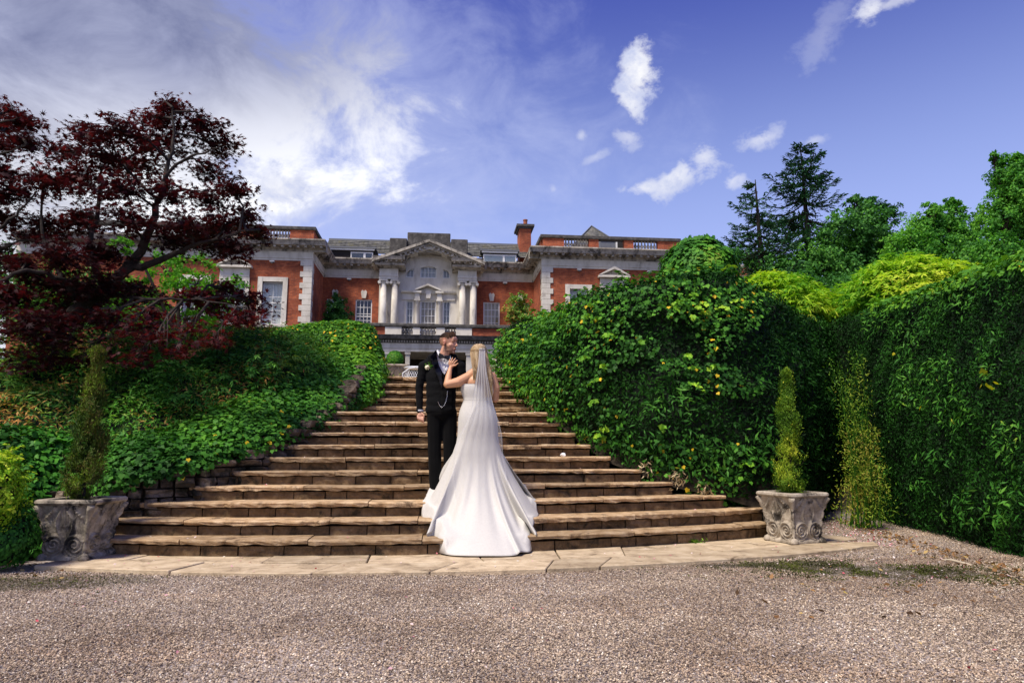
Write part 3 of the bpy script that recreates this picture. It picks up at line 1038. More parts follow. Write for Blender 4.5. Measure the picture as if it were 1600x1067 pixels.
for i, (x0, x1, z0, z1) in enumerate(holes2):
    sash(x0, x1, z0, z1, Y2 + .10, 4, 5, backing=(M_dim, M_curt, M_net, M_net)[i], meet=(i == 0 or i == 2), bar=.035)
    xm = (x0 + x1) / 2
    keystone(xm - .19, xm + .19, z1 + .06, z1 + .60, Y2)
    hb('window_sill', M_lime, x0 - .1, x1 + .1, Y2 - .12, Y2 + .04, z0 - .12, z0 - .001)
run_x('frieze', M_lime, XLc + .08, PX0 + .2, Y2, fz); run_x('frieze', M_lime, PX1 - .2, XRc - .08, Y2, fz)
run_x('cornice', M_limed, XLc + .02, PX0 - .1, Y2, cp, .5); run_x('cornice', M_limed, PX1 + .1, XRc - .02, Y2, cp, .5)
modillions_x(XLc + .85, PX0 - .5, Y2, ZF); modillions_x(PX1 + .5, XRc - .8, Y2, ZF)
# small security lamps under the frieze
for (px, py, Y) in ((426, 409, Y1), (904.5, 421, Y1), (1013.6, 424, Y1), (546, 436.5, Y2), (789, 442, Y2)):
    q = PY(px, py, Y)
    lamp = MB().box(q.x - .14, q.x + .14, Y - .20, Y - .002, ZB - .14, ZB - .06).build('wall_lamp', M_white, house, bevel=.02)
    MB().lathe((q.x, Y - .12, ZB - .22), [(.05, 0), (.09, .03), (.09, .078)], 8).build('lamp_lens', M_lead, lamp)

# mansard, dormers and chimney over the centre
zr0 = ZC + .05; YR = Y2 + 1.1
ridgez = 14.75; YT = Y2 + 3.2
for (xa, xb) in ((XLc - .3, -1.6), (0.3, XRc + .1)):
    MB().add([(xa, YR + .4, 13.96), (xb, YR + .4, 13.96), (xb, YT, ridgez + .60), (xa, YT, ridgez + .60)], [(0, 1, 2, 3)]).build('roof_boarding', M_slate, house)
    slate_face((xa, YR + .4, 13.98), (xb, YR + .4, 13.98), (xb, YT, ridgez + .62), (xa, YT, ridgez + .62), 8, house)
hb('roof_core', M_lead, XLc - .3, XRc + .1, YR + 1.3, YT + 4, ZC, 14.0)
hb('ridge_cap', M_lead, XLc - .3, XRc + .1, YT - .08, YT + .1, ridgez + .56, ridgez + .70)
hb('roof_gutter', M_dark, XLc - .3, XRc + .1, Y2 + .1, YR + 1.2, ZC - .05, ZC + .04)
for s, (p0, p1, q0, q1) in enumerate(((515, 583, 548, 583), (755, 806.6, 755, 806.6))):
    xa, xb = PY(p0, 398, YR).x, PY(p1, 398, YR).x
    zt_ = PY((p0 + p1) / 2, 389.0 if s == 0 else 393.5, YR).z
    dm = hb('dormer', M_dim, xa, xb, YR, YR + 1.4, ZC + .05, zt_)
    hb('dormer_roof', M_lead, xa - .2, xb + .2, YR - .25, YR + 1.6, zt_ + .001, zt_ + .09, parent=dm)
    hb('dormer_fascia', M_white, xa - .1, xb + .1, YR - .16, YR - .06, zt_ - .12, zt_, parent=dm)
    zb_ = ZC + .16; zt3 = zt_ - .22
    xq = PY(q0, 398, YR).x if s == 0 else xa
    wsum = (xb - xq)
    split = xq + wsum * .62
    for (u0, u1, bk) in ((xq, split, 0), (split, xb, 1)):
        fr = .07
        m = MB(); m.box(u0, u0 + fr, YR - .06, YR - .001, zb_, zt3); m.box(u1 - fr, u1, YR - .06, YR - .001, zb_, zt3)
        m.box(u0 + fr, u1 - fr, YR - .06, YR - .001, zb_, zb_ + fr); m.box(u0 + fr, u1 - fr, YR - .06, YR - .001, zt3 - fr, zt3)
        m.build('dormer_window_frame', M_white, dm)
        hb('pane', M_glass, u0 + fr, u1 - fr, YR - .035, YR - .03, zb_ + fr, zt3 - fr, parent=dm)
        if s == 1: hb('curtain', M_net, u0 + fr, u1 - fr, YR - .02, YR - .012, zb_ + fr, zt3 - fr, parent=dm)
for (px0, px1, py, Yc) in ((636.8, 704, 363.8, Y2 + .9), (609, 636, 372, Y2 + .7), (704.8, 731, 373.8, Y2 + .7)):
    a = PY(px0, py, Yc); c_ = PY(px1, py, Yc)
    hb('parapet_block', M_dark, a.x, c_.x, Yc, Yc + 1.0, ZC, (a.z + c_.z) / 2, bevel=.04)
Yc = Y2 + 2.2
cq = rect(812, 357, 829.8, 385, Yc)
chim = hb('chimney', M_brick, cq[0], cq[1], Yc, Yc + 1.5, 13.6, cq[3] - .02)
hb('chimney_cap', M_dark, cq[0] - .10, cq[1] + .10, Yc - .10, Yc + 1.6, cq[3] - .02, cq[3] + .10, parent=chim)
hb('chimney_cap', M_dark, cq[0] - .22, cq[1] + .22, Yc - .22, Yc + 1.72, cq[3] + .101, cq[3] + .26, parent=chim)
MB().lathe(((cq[0] + cq[1]) / 2 + .05, Yc + .4, cq[3] + .262), [(.17, 0), (.15, .08), (.14, .40), (.17, .43), (.17, .50)], 10).build('chimney_pot', M_pot, chim, smooth=False)

# ---- stone centrepiece: wall, paired columns, open pediment, venetian window
YS = Y2 - .55
def rs(x0, y0, x1, y1, Y=None): return rect(x0, y0, x1, y1, Y or YS)
cw = rs(656.5, 470, 681, 506); lw = rs(634.5, 470, 645.5, 506); rw = rs(692, 470, 703.6, 506)
zt4 = (cw[3] + lw[3] + rw[3]) / 3; zb4 = 8.0
sc_ = rs(656.5, 416, 682.3, 434.3)
xcen = (sc_[0] + sc_[1]) / 2
ql = rs(634.5, 420, 647, 434); qr = rs(691.7, 421, 703.4, 434.5)
zs = (ql[2] + qr[2]) / 2
hol = [(cw[0], cw[1], zb4, zt4), (lw[0], lw[1], zb4, zt4), (rw[0], rw[1], zb4, zt4), (sc_[0], sc_[1], zs, sc_[3]), (ql[0], ql[1], zs, ql[3]), (qr[0], qr[1], zs, qr[3])]
wall_with_holes('stone_wall', M_lime, PX0, PX1, 6.6, 13.35, YS, .9, hol)
for i, h in enumerate(hol[:3]):
    sash(*h, YS + .12, 4 if i == 0 else 2, 5, backing=M_curt if i == 0 else M_net, meet=False)
sash(*hol[3], YS + .12, 4, 2, backing=M_net, meet=False)
sash(*hol[4], YS + .12, 2, 1, backing=M_net, meet=False); sash(*hol[5], YS + .12, 2, 1, backing=M_net, meet=False)
# spandrels that round the three upper lights
def arc_fill(x0, x1, z0, z1, kind):
    n = 8
    if kind == 'top':
        xm = (x0 + x1) / 2; rise = (z1 - z0) * .22
        poly = [(x0, z1 + .02)] + [(x0 + (x1 - x0) * i / n, z1 - rise * (2 * i / n - 1) ** 2) for i in range(n + 1)] + [(x1, z1 + .02)]
    elif kind == 'l':
        poly = [(x0 - .002, z1 + .02), (x0 - .002, z0)] + [(x0 + (x1 - x0) * (1 - math.cos(q * math.pi / 2 / n)), z0 + (z1 - z0) * math.sin(q * math.pi / 2 / n)) for q in range(1, n + 1)] + [(x1, z1 + .02)]
    else:
        poly = [(x1 + .002, z1 + .02), (x1 + .002, z0)] + [(x1 - (x1 - x0) * (1 - math.cos(q * math.pi / 2 / n)), z0 + (z1 - z0) * math.sin(q * math.pi / 2 / n)) for q in range(1, n + 1)] + [(x0, z1 + .02)]
    MB().prism_y(poly, YS - .003, YS + .115).build('spandrel', M_lime, house)
arc_fill(*hol[3], 'top'); arc_fill(*hol[4], 'l'); arc_fill(*hol[5], 'r')
# arched band over the lights
cxm = xcen; Rr_ = 2.0
pts_o = []; 
for i in range(15):
    a = math.pi * (.14 + .72 * i / 14)
    pts_o.append((cxm - (qr[1] - cxm + .42) * math.cos(a) * 1.08, zs + .10 + 1.30 * math.sin(a)))
m = MB()
for i in range(14):
    (x0, z0), (x1, z1) = pts_o[i], pts_o[i + 1]
    m.prism_y([(x0, z0), (x1, z1), (x1, z1 + .16), (x0, z0 + .16)], YS - .06, YS + .02)
m.build('arch_band', M_lime, house)
# entablature, small columns and little pediment of the venetian window
ve = rs(628, 457, 711, 463)
zv = zt4 + .13
for (xa, xb) in ((ve[0], rs(651, 457, 652, 458)[0]), (rs(686, 457, 687, 458)[0], ve[1])):
    hb('architrave', M_lime, xa, xb, YS - .08, YS + .02, zt4 + .03, zv + .30)
    run_x('window_cornice', M_lime, xa - .05, xb + .05, YS, [(.02, zv + .301), (.12, zv + .32), (.26, zv + .36), (.30, zv + .46), (.0, zv + .48)], .05)
for px in (651.5, 686.4):
    X = PY(px, 485, YS - .2).x
    colm = MB().lathe((X, YS - .16, zb4), [(.17, 0), (.17, .07), (.14, .12), (.135, .2), (.118, zt4 - zb4 - .22), (.13, zt4 - zb4 - .20), (.16, zt4 - zb4 - .14), (.17, zt4 - zb4 - .08)], 12, True).build('small_column', M_lime, house, smooth=True)
    hb('small_capital', M_lime, X - .20, X + .20, YS - .36, YS + .0, zt4 - .079, zt4 + .02)
    hb('entablature_block', M_lime, X - .16, X + .16, YS - .32, YS + .01, zt4 + .021, zv + .302)
    hb('entablature_block', M_lime, X - .26, X + .26, YS - .42, YS + .01, zv + .303, zv + .44)
xa, xb = PY(648, 455, YS - .4).x, PY(689, 455, YS - .4).x; zap = PY(669.4, 443, YS - .4).z
xm = (xa + xb) / 2
MB().prism_y([(xa + .2, zv + .305), (xb - .2, zv + .305), (xb - .2, zv + .46), (xm, zap - .12), (xa + .2, zv + .46)], YS - .10, YS + .0).build('tympanum', M_lime, house)
for s in (-1, 1):
    e_ = xa if s < 0 else xb
    q = [(e_, zv + .445), (e_ - s * .0, zv + .54), (xm, zap), (xm, zap - .13)]
    MB().prism_y(q, YS - .45, YS + .01).build('raking_moulding', M_lime, house)
kq = rs(664.7, 455, 674, 469.5)
MB().prism_y([(kq[0] + .06, kq[2] + .1), (kq[1] - .06, kq[2] + .1), (kq[1], kq[3]), (kq[0], kq[3])], YS - .22, YS + .01).build('keystone', M_lime, house)
# the paired columns
YC = Y2 - 1.05
ZCOLB = 7.6
zcap = (PY(612, 437, YC).z + PY(730, 441, YC).z) / 2
cols_ = [(592.8, 603.8), (610.8, 621.4), (717, 727.5), (733.8, 744.4)]
for (c0, c1) in cols_:
    X = (PY(c0, 480, YC).x + PY(c1, 480, YC).x) / 2; r = (PY(c1, 480, YC).x - PY(c0, 480, YC).x) / 2
    hh = zcap - .30 - ZCOLB
    colm = MB().lathe((X, YC, ZCOLB), [(r * 1.25, 0), (r * 1.25, .1), (r * 1.02, .18), (r, .5), (r * .97, hh * .5), (r * .86, hh)], 20).build('column', M_lime, house, smooth=False)
    colm.data.polygons.foreach_set('use_smooth', [True] * len(colm.data.polygons))
    m = MB().lathe((X, YC, zcap - .30), [(r * .9, 0), (r * 1.1, .10), (r * 1.15, .13)], 12)
    m.box(X - r * 1.2, X + r * 1.2, YC - r * 1.2, YC + r * 1.2, zcap - .12, zcap - .0)
    m.build('capital', M_lime, colm)
    for s in (-1, 1):
        vl = MB()
        vv = []
        for i in range(12):
            a = 2 * math.pi * i / 12
            vv.append((X + s * r * 1.12 + .10 * math.cos(a), zcap - .20 + .10 * math.sin(a)))
        vl.prism_y(vv, YC - r * 1.18, YC + r * 1.18); vl.build('volute', M_lime, colm)
for (p0, p1) in ((594, 622), (716, 744)):
    xa, xb = PY(p0, 425, YC).x - .02, PY(p1, 425, YC).x + .02
    hb('backing_pier', M_lime, xa - .05, xb + .05, YC + .42, YS - .002, ZCOLB, zcap - .001)
    run_x('architrave', M_lime, xa - .02, xb + .02, YC - .28, [(.0, zcap + .001), (.0, zcap + .16), (.04, zcap + .165), (.04, zcap + .28)], .82)
    run_x('entablature_frieze', M_lime, xa, xb, YC - .27, [(.0, zcap + .281), (.0, ZF + .14)], .81)
    run_x('entablature_cornice', M_limed, xa - .42, xb + .42, YC - .27, [(.0, ZF + .141), (.10, ZF + .20), (.14, ZF + .28), (.42, ZF + .30), (.46, ZF + .42), (.50, ZF + .50), (.0, ZF + .52)], .81)
    x = xa - .3
    while x < xb + .3:
        MB().box(x, x + .11, YC - .62, YC - .40, ZF + .20, ZF + .295).build('modillion', M_limed, house); x += .33
# open pediment with an arched soffit
YPd = YC - .8
La, Ra = PY(581, 402.7, YPd), PY(757.5, 407.4, YPd); Ap = PY(671.3, 373.4, YPd)
zl = (La.z + Ra.z) / 2 - .08
th = .62
outer = [(La.x, zl), (Ap.x, Ap.z), (Ra.x, zl)]
xi0, xi1 = PY(633, 410, YPd).x, PY(707, 413, YPd).x
# raking cornices in three stepped mouldings
for (d0_, d1_, yo, mt) in ((0, .17, 0.0, M_limed), (.171, .30, .16, M_limed), (.301, .55, .38, M_lime)):
    for s, E in ((-1, La), (1, Ra)):
        xe = E.x
        sl = (Ap.z - zl) / abs(Ap.x - xe)
        q = [(xe - s * 0 , zl - d0_ + .0), (Ap.x, Ap.z - d0_), (Ap.x, Ap.z - d1_), (xe - s * (0 if d1_ < .2 else d1_ * .5), zl - min(d1_, .20) )]
        MB().prism_y(q, YPd + yo, YS + .5).build('raking_cornice', mt, house)
    # dentil blocks along the slope
for s, E in ((-1, La), (1, Ra)):
    L_ = Vector((Ap.x - E.x, 0, Ap.z - zl)); n = 12
    for i in range(1, n):
        c_ = Vector((E.x, 0, zl)) + L_ * (i / n)
        MB().box(c_.x - .07, c_.x + .07, YPd + .18, YPd + .40, c_.z - .46, c_.z - .30).build('modillion', M_limed, house)
# curved soffit: arch ring in the pediment
n = 18; m = MB()
zi = ZF + .30
az = Ap.z - .72
xc_ = (xi0 + xi1) / 2; rx = (xi1 - xi0) / 2
prev = None
ring = [(xc_ - rx * math.cos(math.pi * i / n), zi + (az - zi) * math.sin(math.pi * i / n) ** .8) for i in range(n + 1)]
def zslope(x): return zl - .50 + (Ap.z - zl) * (1 - abs(x - Ap.x) / ((Ra.x - La.x) / 2))
for i in range(n):
    (x0, z0), (x1, z1) = ring[i], ring[i + 1]
    m.prism_y([(x0, z0), (x1, z1), (x1, max(z1 + .05, zslope(x1))), (x0, max(z0 + .05, zslope(x0)))], YPd + .55, YS + .3)
m.build('arched_soffit', M_limed, house)
for s, xe, E in ((-1, xi0, La), (1, xi1, Ra)):
    MB().prism_y([(xe, zi - .0), (xe, zslope(xe)), (E.x - s * .9, zl - .25), (E.x - s * .9, zi)], YPd + .56, YS + .3).build('pediment_haunch', M_limed, house)
    xo = PY(586, 410, YPd).x if s < 0 else PY(752, 412, YPd).x
    xa, xb = min(xo, xe), max(xo, xe)
    run_x('return_cornice', M_limed, xa, xb, YC - .42, [(.0, zl - .44), (.12, zl - .38), (.30, zl - .34), (.36, zl - .22), (.0, zl - .20)], .9)

# ---- balcony and porch in front of the centre
YBf = Y1 - .6
def zb_at(py, px=660): return PY(px, py, YBf).z
zR1, zR0 = zb_at(505.6), zb_at(511.3); zP0 = zb_at(523.3); zE0 = zb_at(536.5); zE1 = zb_at(549.5)
xA = PY(484, 507, YBf).x - .0
xB = XRc + .02
run_x('balcony_rail', M_dark, xA, xB, YBf, [(.0, zR0), (.05, zR0 + .05), (.05, zR1 - .04), (0, zR1)], .5)
def Xb(px): return PY(px, 517, YBf).x
for (p0, p1, mt, nm) in ((484, 601.4, M_brick, 'balcony_panel'), (601.5, 627.2, M_lime, 'balcony_pedestal'), (645, 656, M_lime, 'balcony_pedestal'), (681.5, 695, M_lime, 'balcony_pedestal'),
                         (712.5, 737.4, M_lime, 'balcony_pedestal'), (737.5, 862, M_brick, 'balcony_panel')):
    hb(nm, mt, Xb(p0) + .002, Xb(p1) - .002, YBf + (.02 if mt is M_lime else .08), YBf + .38, zP0, zR0 - .001)
for (p0, p1, n) in ((627.5, 645, 4), (656.5, 681, 5), (695, 712.5, 4)):
    for i in range(n):
        baluster(Xb(p0) + (Xb(p1) - Xb(p0)) * (i + .5) / n, YBf + .2, zP0, s=1.05, hh=zR0 - zP0)
run_x('balcony_cornice', M_dark, xA, xB, YBf, [(.0, zE0), (.10, zE0 + .02), (.14, zE0 + .14), (.34, zE0 + .20), (.40, zE0 + .34), (.44, zP0 - .06), (.0, zP0 - .001)], 3.2)
x = xA + .1
dn = MB()
while x < xB - .1:
    dn.box(x, x + .075, YBf - .20, YBf - .102, zE0 + .03, zE0 + .135); x += .15
tag(dn.build('dentils', M_limed, house), kind='stuff')
run_x('porch_frieze', M_lime, xA, xB, YBf, [(.02, zE1), (.02, zE1 + .17), (.06, zE1 + .18), (.06, zE0 - .001)], .6)
hb('balcony_floor', M_lime, xA + .02, XRc - .002, YBf + .62, Y2 - .002, zE1 + .1, zP0 - .02)
for (p0, p1) in ((599.5, 608), (633, 640), (685, 691), (728.5, 738), (762, 770), (540, 548)):
    X0, X1_ = PY(p0, 570, YBf).x, PY(p1, 570, YBf).x
    xm, r = (X0 + X1_) / 2, (X1_ - X0) / 2
    pc = hb('porch_column', M_lime, xm - r, xm + r, YBf + .06, YBf + .5, ZG, zE1 - .16, bevel=.015)
    hb('porch_capital', M_lime, xm - r * 1.25, xm + r * 1.25, YBf, YBf + .56, zE1 - .159, zE1 - .001, parent=pc)
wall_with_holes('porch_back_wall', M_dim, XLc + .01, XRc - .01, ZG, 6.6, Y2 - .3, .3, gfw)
for h in gfw:
    sash(*h, Y2 - .2, 3, 4, backing=M_dim, meet=False)
# white and blue patterned screen glimpsed behind the top of the steps
# lower side range on the right, behind the hedge
YQ = 46.0
qa = rect(1150, 434, 1258, 446, YQ)
sr = hb('side_range_wall', M_brick, qa[0], qa[1] - .5, YQ, YQ + 6, ZG, qa[2])
run_x('side_range_cornice', M_limed, qa[0], qa[1], YQ, [(0, qa[2] + .001), (.1, qa[2] + .1), (.3, qa[2] + .2), (.35, qa[3]), (0, qa[3] + .03)], .6)
for (p0, p1) in ((1150, 1173), (1195, 1243)):
    q = rect(p0, 413, p1, 434, YQ)
    pr_ = hb('parapet_pier', M_brick, q[0], q[1], YQ + .1, YQ + .7, qa[3] + .035, q[3] - .18)
    hb('pier_cap', M_limed, q[0] - .08, q[1] + .08, YQ + .02, YQ + .78, q[3] - .179, q[3], parent=pr_)
# =================================================================== GREENERY
def px_of(P):
    """photo pixel of world points (n,3)"""
    P = np.asarray(P, float)
    y, p = R(YAW), R(PITCH)
    f = np.array([math.sin(y) * math.cos(p), math.cos(y) * math.cos(p), math.sin(p)])
    r = np.array([math.cos(y), -math.sin(y), 0]); u = np.cross(r, f)
    d = P - np.array([0, 0, EYE]); z = d @ f
    return 800 + FPX * (d @ r) / z, 533.5 - FPX * (d @ u) / z


def unit(a):
    return a / np.maximum(np.linalg.norm(a, axis=1, keepdims=True), 1e-9)


SHAPES = {
    'oval': np.array([(0, 0, 0), (.30, .45, .05), (0, 1, -.04), (-.30, .45, .05)]),
    'lance': np.array([(0, 0, 0), (.13, .4, .04), (0, 1, -.12), (-.13, .4, .04)]),
    'yew': np.array([(0, 0, 0), (.17, .45, .04), (0, 1, -.06), (-.17, .45, .04)]),
    'needle': np.array([(-.05, 0, 0), (.05, 0, 0), (.035, 1, 0), (-.035, 1, 0)]),
    'spray': np.array([(0, 0, 0), (.22, .25, 0), (.10, .45, .03), (.16, .75, 0), (0, 1, -.06), (-.16, .65, 0), (-.08, .4, .03), (-.22, .2, 0)]),
    'ivy': np.array([(0, 0, 0), (.34, -.12, .0), (.42, .14, .03), (.58, .36, -.02), (.32, .56, .03), (0, .98, -.05), (-.32, .56, .03), (-.58, .36, -.02), (-.42, .14, .03), (-.34, -.12, 0)]) * .92,
}
_mp = []
for i, (a, L) in enumerate([(-125, .45), (-80, .78), (-38, .95), (0, 1.08), (38, .95), (80, .78), (125, .45)]):
    if i: _mp.append((math.sin(R((a + ap) / 2)) * .30, math.cos(R((a + ap) / 2)) * .30, 0.0))
    _mp.append((math.sin(R(a)) * L, math.cos(R(a)) * L, -.10 * L))
    ap = a
_mp.append((0, -.12, 0))
SHAPES['maple'] = np.array(_mp) * .62


def leaf_arrays(P, N, size, shape, tilt=.6, upw=0.0, along=None, ajit=.7, rng=RNG, svar=.35):
    n = len(P); S = SHAPES[shape]
    nn = unit(N * 1.0 + rng.normal(0, tilt, (n, 3)) + np.array([0, 0, upw]))
    a = rng.normal(0, 1, (n, 3)) * ajit
    if along is not None: a = a + along
    t = unit(a - (a * nn).sum(1, keepdims=True) * nn)
    s_ = np.cross(t, nn)
    sz = (size * (1 - svar + 2 * svar * rng.random(n)))[:, None, None]
    V = P[:, None, :] + sz * (s_[:, None, :] * S[None, :, 0:1] + t[:, None, :] * S[None, :, 1:2] + nn[:, None, :] * S[None, :, 2:3])
    k = len(S)
    F = np.arange(n * k).reshape(n, k)
    return V.reshape(-1, 3), F


def foliage(name, P, N, size, shape, mat, parent=None, seed=1, clump=1.5, cw=.5, odd=.006, **kw):
    rng = np.random.default_rng(seed)
    P = np.asarray(P); N = np.asarray(N)
    V, F = leaf_arrays(P, N, size, shape, rng=rng, **kw)
    r = np.clip(.5 + cw * npnoise(P, clump, seed) + (1 - cw) * (rng.random(len(P)) - .5), 0, 1)
    r = np.where(rng.random(len(P)) < odd, .99, np.minimum(r, .94))
    me = np_mesh(name, V, F, r)
    o = link(name, me, mat, parent)
    tag(o, kind='stuff')
    return o


def single_leaves(n, P, N, size, shape, mat, parent, seed=3, name='leaf'):
    """n single leaves as objects that share a few meshes, on the outside of a plant"""
    rng = np.random.default_rng(seed)
    mes = []
    for q in range(4):
        V = SHAPES[shape].copy(); V[:, 2] += rng.normal(0, .05, len(V)); V[:, 0] *= rng.uniform(.85, 1.15)
        mes.append(np_mesh(name, V, np.arange(len(V))[None, :], [rng.random()]))
        mes[-1].materials.append(mat)
    idx = rng.choice(len(P), min(n, len(P)), replace=False)
    off = Vector(parent.location)
    for i in idx:
        o = bpy.data.objects.new(name, mes[rng.integers(4)]); COL.objects.link(o); o.parent = parent
        nn = Vector(unit((N[i] + rng.normal(0, .45, 3))[None])[0])
        up = Vector(rng.normal(0, .5, 3) + np.array([0, 0, -.8]))
        tq = (up - nn * up.dot(nn)).normalized(); sq = tq.cross(nn)
        M = Matrix((sq, tq, nn)).transposed().to_4x4()
        s = size * rng.uniform(.8, 1.3)
        o.matrix_local = Matrix.Translation(Vector(P[i]) - off) @ M @ Matrix.Scale(s, 4)


G = lambda *c: c
M_yew = leafmat('yew_needles', [(0, G(0.002303, 0.01075, 0.002303)), (.4, G(0.006141, 0.03225, 0.003839)), (.72, G(0.01305, 0.06525, 0.006908)), (1, G(0.0307, 0.119, 0.01075))], trans=.12, rough=.65, spec=.12)
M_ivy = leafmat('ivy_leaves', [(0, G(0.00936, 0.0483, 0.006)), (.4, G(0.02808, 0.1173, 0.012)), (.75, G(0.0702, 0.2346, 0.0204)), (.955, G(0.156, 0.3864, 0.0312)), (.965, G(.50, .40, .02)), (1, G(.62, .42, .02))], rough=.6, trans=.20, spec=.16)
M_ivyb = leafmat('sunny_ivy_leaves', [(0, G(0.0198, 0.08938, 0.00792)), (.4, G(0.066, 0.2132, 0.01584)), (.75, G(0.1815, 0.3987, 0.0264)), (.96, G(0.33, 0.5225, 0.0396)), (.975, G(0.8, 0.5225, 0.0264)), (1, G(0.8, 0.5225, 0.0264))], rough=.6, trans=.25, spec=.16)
M_bamboo = leafmat('narrow_leaves', [(0, G(0.0125, 0.0625, 0.01)), (.5, G(0.04375, 0.175, 0.02)), (.9, G(0.125, 0.325, 0.0375)), (1, G(0.375, 0.425, 0.0375))], trans=.22)
M_bronze = leafmat('bronze_green_leaves', [(0, G(0.02356, 0.07857, 0.01964)), (.35, G(0.07857, 0.2159, 0.03142)), (.6, G(0.1767, 0.3536, 0.04714)), (.8, G(0.3536, 0.2358, 0.06286)), (1, G(0.5892, 0.2553, 0.07072))], trans=.25)
M_undergrowth = leafmat('undergrowth_leaves', [(0, G(0.01099, 0.05236, 0.007757)), (.5, G(0.03664, 0.1601, 0.01551)), (.9, G(0.09155, 0.3199, 0.02327)), (1, G(0.2198, 0.4945, 0.02586))], trans=.15)
M_maple = leafmat('maple_leaves', [(0, G(0.0108, 0.003825, 0.00665)), (.4, G(0.02808, 0.006375, 0.00931)), (.75, G(0.0648, 0.008925, 0.0133)), (1, G(0.1404, 0.0153, 0.01862))], trans=.30, tcol=(1.6, .8, .6), rough=.6)
M_mapgreen = leafmat('lime_leaves', [(0, G(.03, .11, .01)), (.5, G(.07, .24, .015)), (1, G(.16, .42, .03))], trans=.45)
M_gold = leafmat('golden_shoots', [(0, G(0.027, 0.1265, 0.00836)), (.35, G(0.108, 0.3105, 0.01568)), (.7, G(0.324, 0.529, 0.02612)), (.9, G(0.54, 0.644, 0.05225)), (1, G(0.576, 0.575, 0.0836))], trans=.4)
M_laurel = leafmat('laurel_leaves', [(0, G(0.013, 0.065, 0.0078)), (.5, G(0.0455, 0.182, 0.0156)), (.9, G(0.13, 0.338, 0.026)), (1, G(0.286, 0.286, 0.052))], trans=.2)
M_broad = leafmat('broad_leaves', [(0, G(0.0117, 0.0546, 0.0156)), (.45, G(0.039, 0.1463, 0.0273)), (.8, G(0.08775, 0.273, 0.039)), (1, G(0.195, 0.4485, 0.0585))], trans=.3)
M_broad2 = leafmat('fresh_leaves', [(0, G(0.0175, 0.0875, 0.0175)), (.45, G(0.0525, 0.21, 0.0245)), (.8, G(0.14, 0.385, 0.0385)), (1, G(0.245, 0.525, 0.0525))], trans=.35)
M_conif = leafmat('fir_needles', [(0, G(0.0078, 0.039, 0.0195)), (.5, G(0.0234, 0.08775, 0.039)), (1, G(0.06825, 0.1658, 0.06825))], trans=.12)
M_cyp = leafmat('cypress_sprays', [(0, G(0.0325, 0.0975, 0.00975)), (.4, G(0.13, 0.26, 0.0195)), (.8, G(0.39, 0.4875, 0.0325)), (1, G(0.6825, 0.65, 0.065))], trans=.3)
M_cypd = leafmat('dull_cypress_sprays', [(0, G(.02, .05, .008)), (.4, G(.07, .13, .014)), (.6, G(.14, .10, .03)), (.72, G(.12, .23, .02)), (1, G(.28, .38, .03))], trans=.25)
M_feather = leafmat('feathery_leaves', [(0, G(0.039, 0.13, 0.0104)), (.45, G(0.117, 0.26, 0.0195)), (.85, G(0.286, 0.39, 0.039)), (1, G(0.416, 0.286, 0.065))], trans=.35)
M_bark = stone('bark', [(.3, (.012, .009, .008)), (.6, (.04, .030, .026)), (.85, (.09, .075, .06))], scale=14, bump=.8, bscale=40, obj_var=.1, stretch=(1, 1, .3))
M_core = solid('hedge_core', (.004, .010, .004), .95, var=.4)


class Sheet:
    """A skin of foliage: a grid of points, rows of columns."""
    def __init__(s, Gd):
        s.G = np.asarray(Gd, float)        # (nu, nv, 3)
        a = s.G[:-1, :-1]; b_ = s.G[1:, :-1]; c_ = s.G[1:, 1:]; d = s.G[:-1, 1:]
        s.area = (np.linalg.norm(np.cross(b_ - a, d - a), axis=2) + np.linalg.norm(np.cross(b_ - c_, d - c_), axis=2)) / 2

    def body(s, name, mat, parent, inset=.05):
        nu, nv = s.G.shape[:2]
        F = [(i * nv + j, (i + 1) * nv + j, (i + 1) * nv + j + 1, i * nv + j + 1) for i in range(nu - 1) for j in range(nv - 1)]
        P = s.G.reshape(-1, 3)
        me = np_mesh(name, P, F)
        nrm = np.empty(len(P) * 3, np.float32); me.vertices.foreach_get('normal', nrm)
        P2 = P - s.sgn * nrm.reshape(-1, 3) * inset
        me.vertices.foreach_set('co', P2.astype(np.float32).ravel()); me.update()
        return link(name, me, mat, parent, smooth=True)

    def sample(s, n, rng):
        p = s.area.ravel() / s.area.sum()
        k = rng.choice(len(p), n, p=p)
        nu, nv = s.area.shape
        i, j = k // nv, k % nv
        u, v = rng.random(n)[:, None], rng.random(n)[:, None]
        a, b_, c_, d = s.G[i, j], s.G[i + 1, j], s.G[i + 1, j + 1], s.G[i, j + 1]
        P = a * (1 - u) * (1 - v) + b_ * u * (1 - v) + c_ * u * v + d * (1 - u) * v
        N = unit(np.cross(b_ - a, d - a) + np.cross(c_ - d, c_ - b_)) * s.sgn
        return P, N, (i + u[:, 0]) / nu, (j + v[:, 0]) / nv

    sgn = 1.0


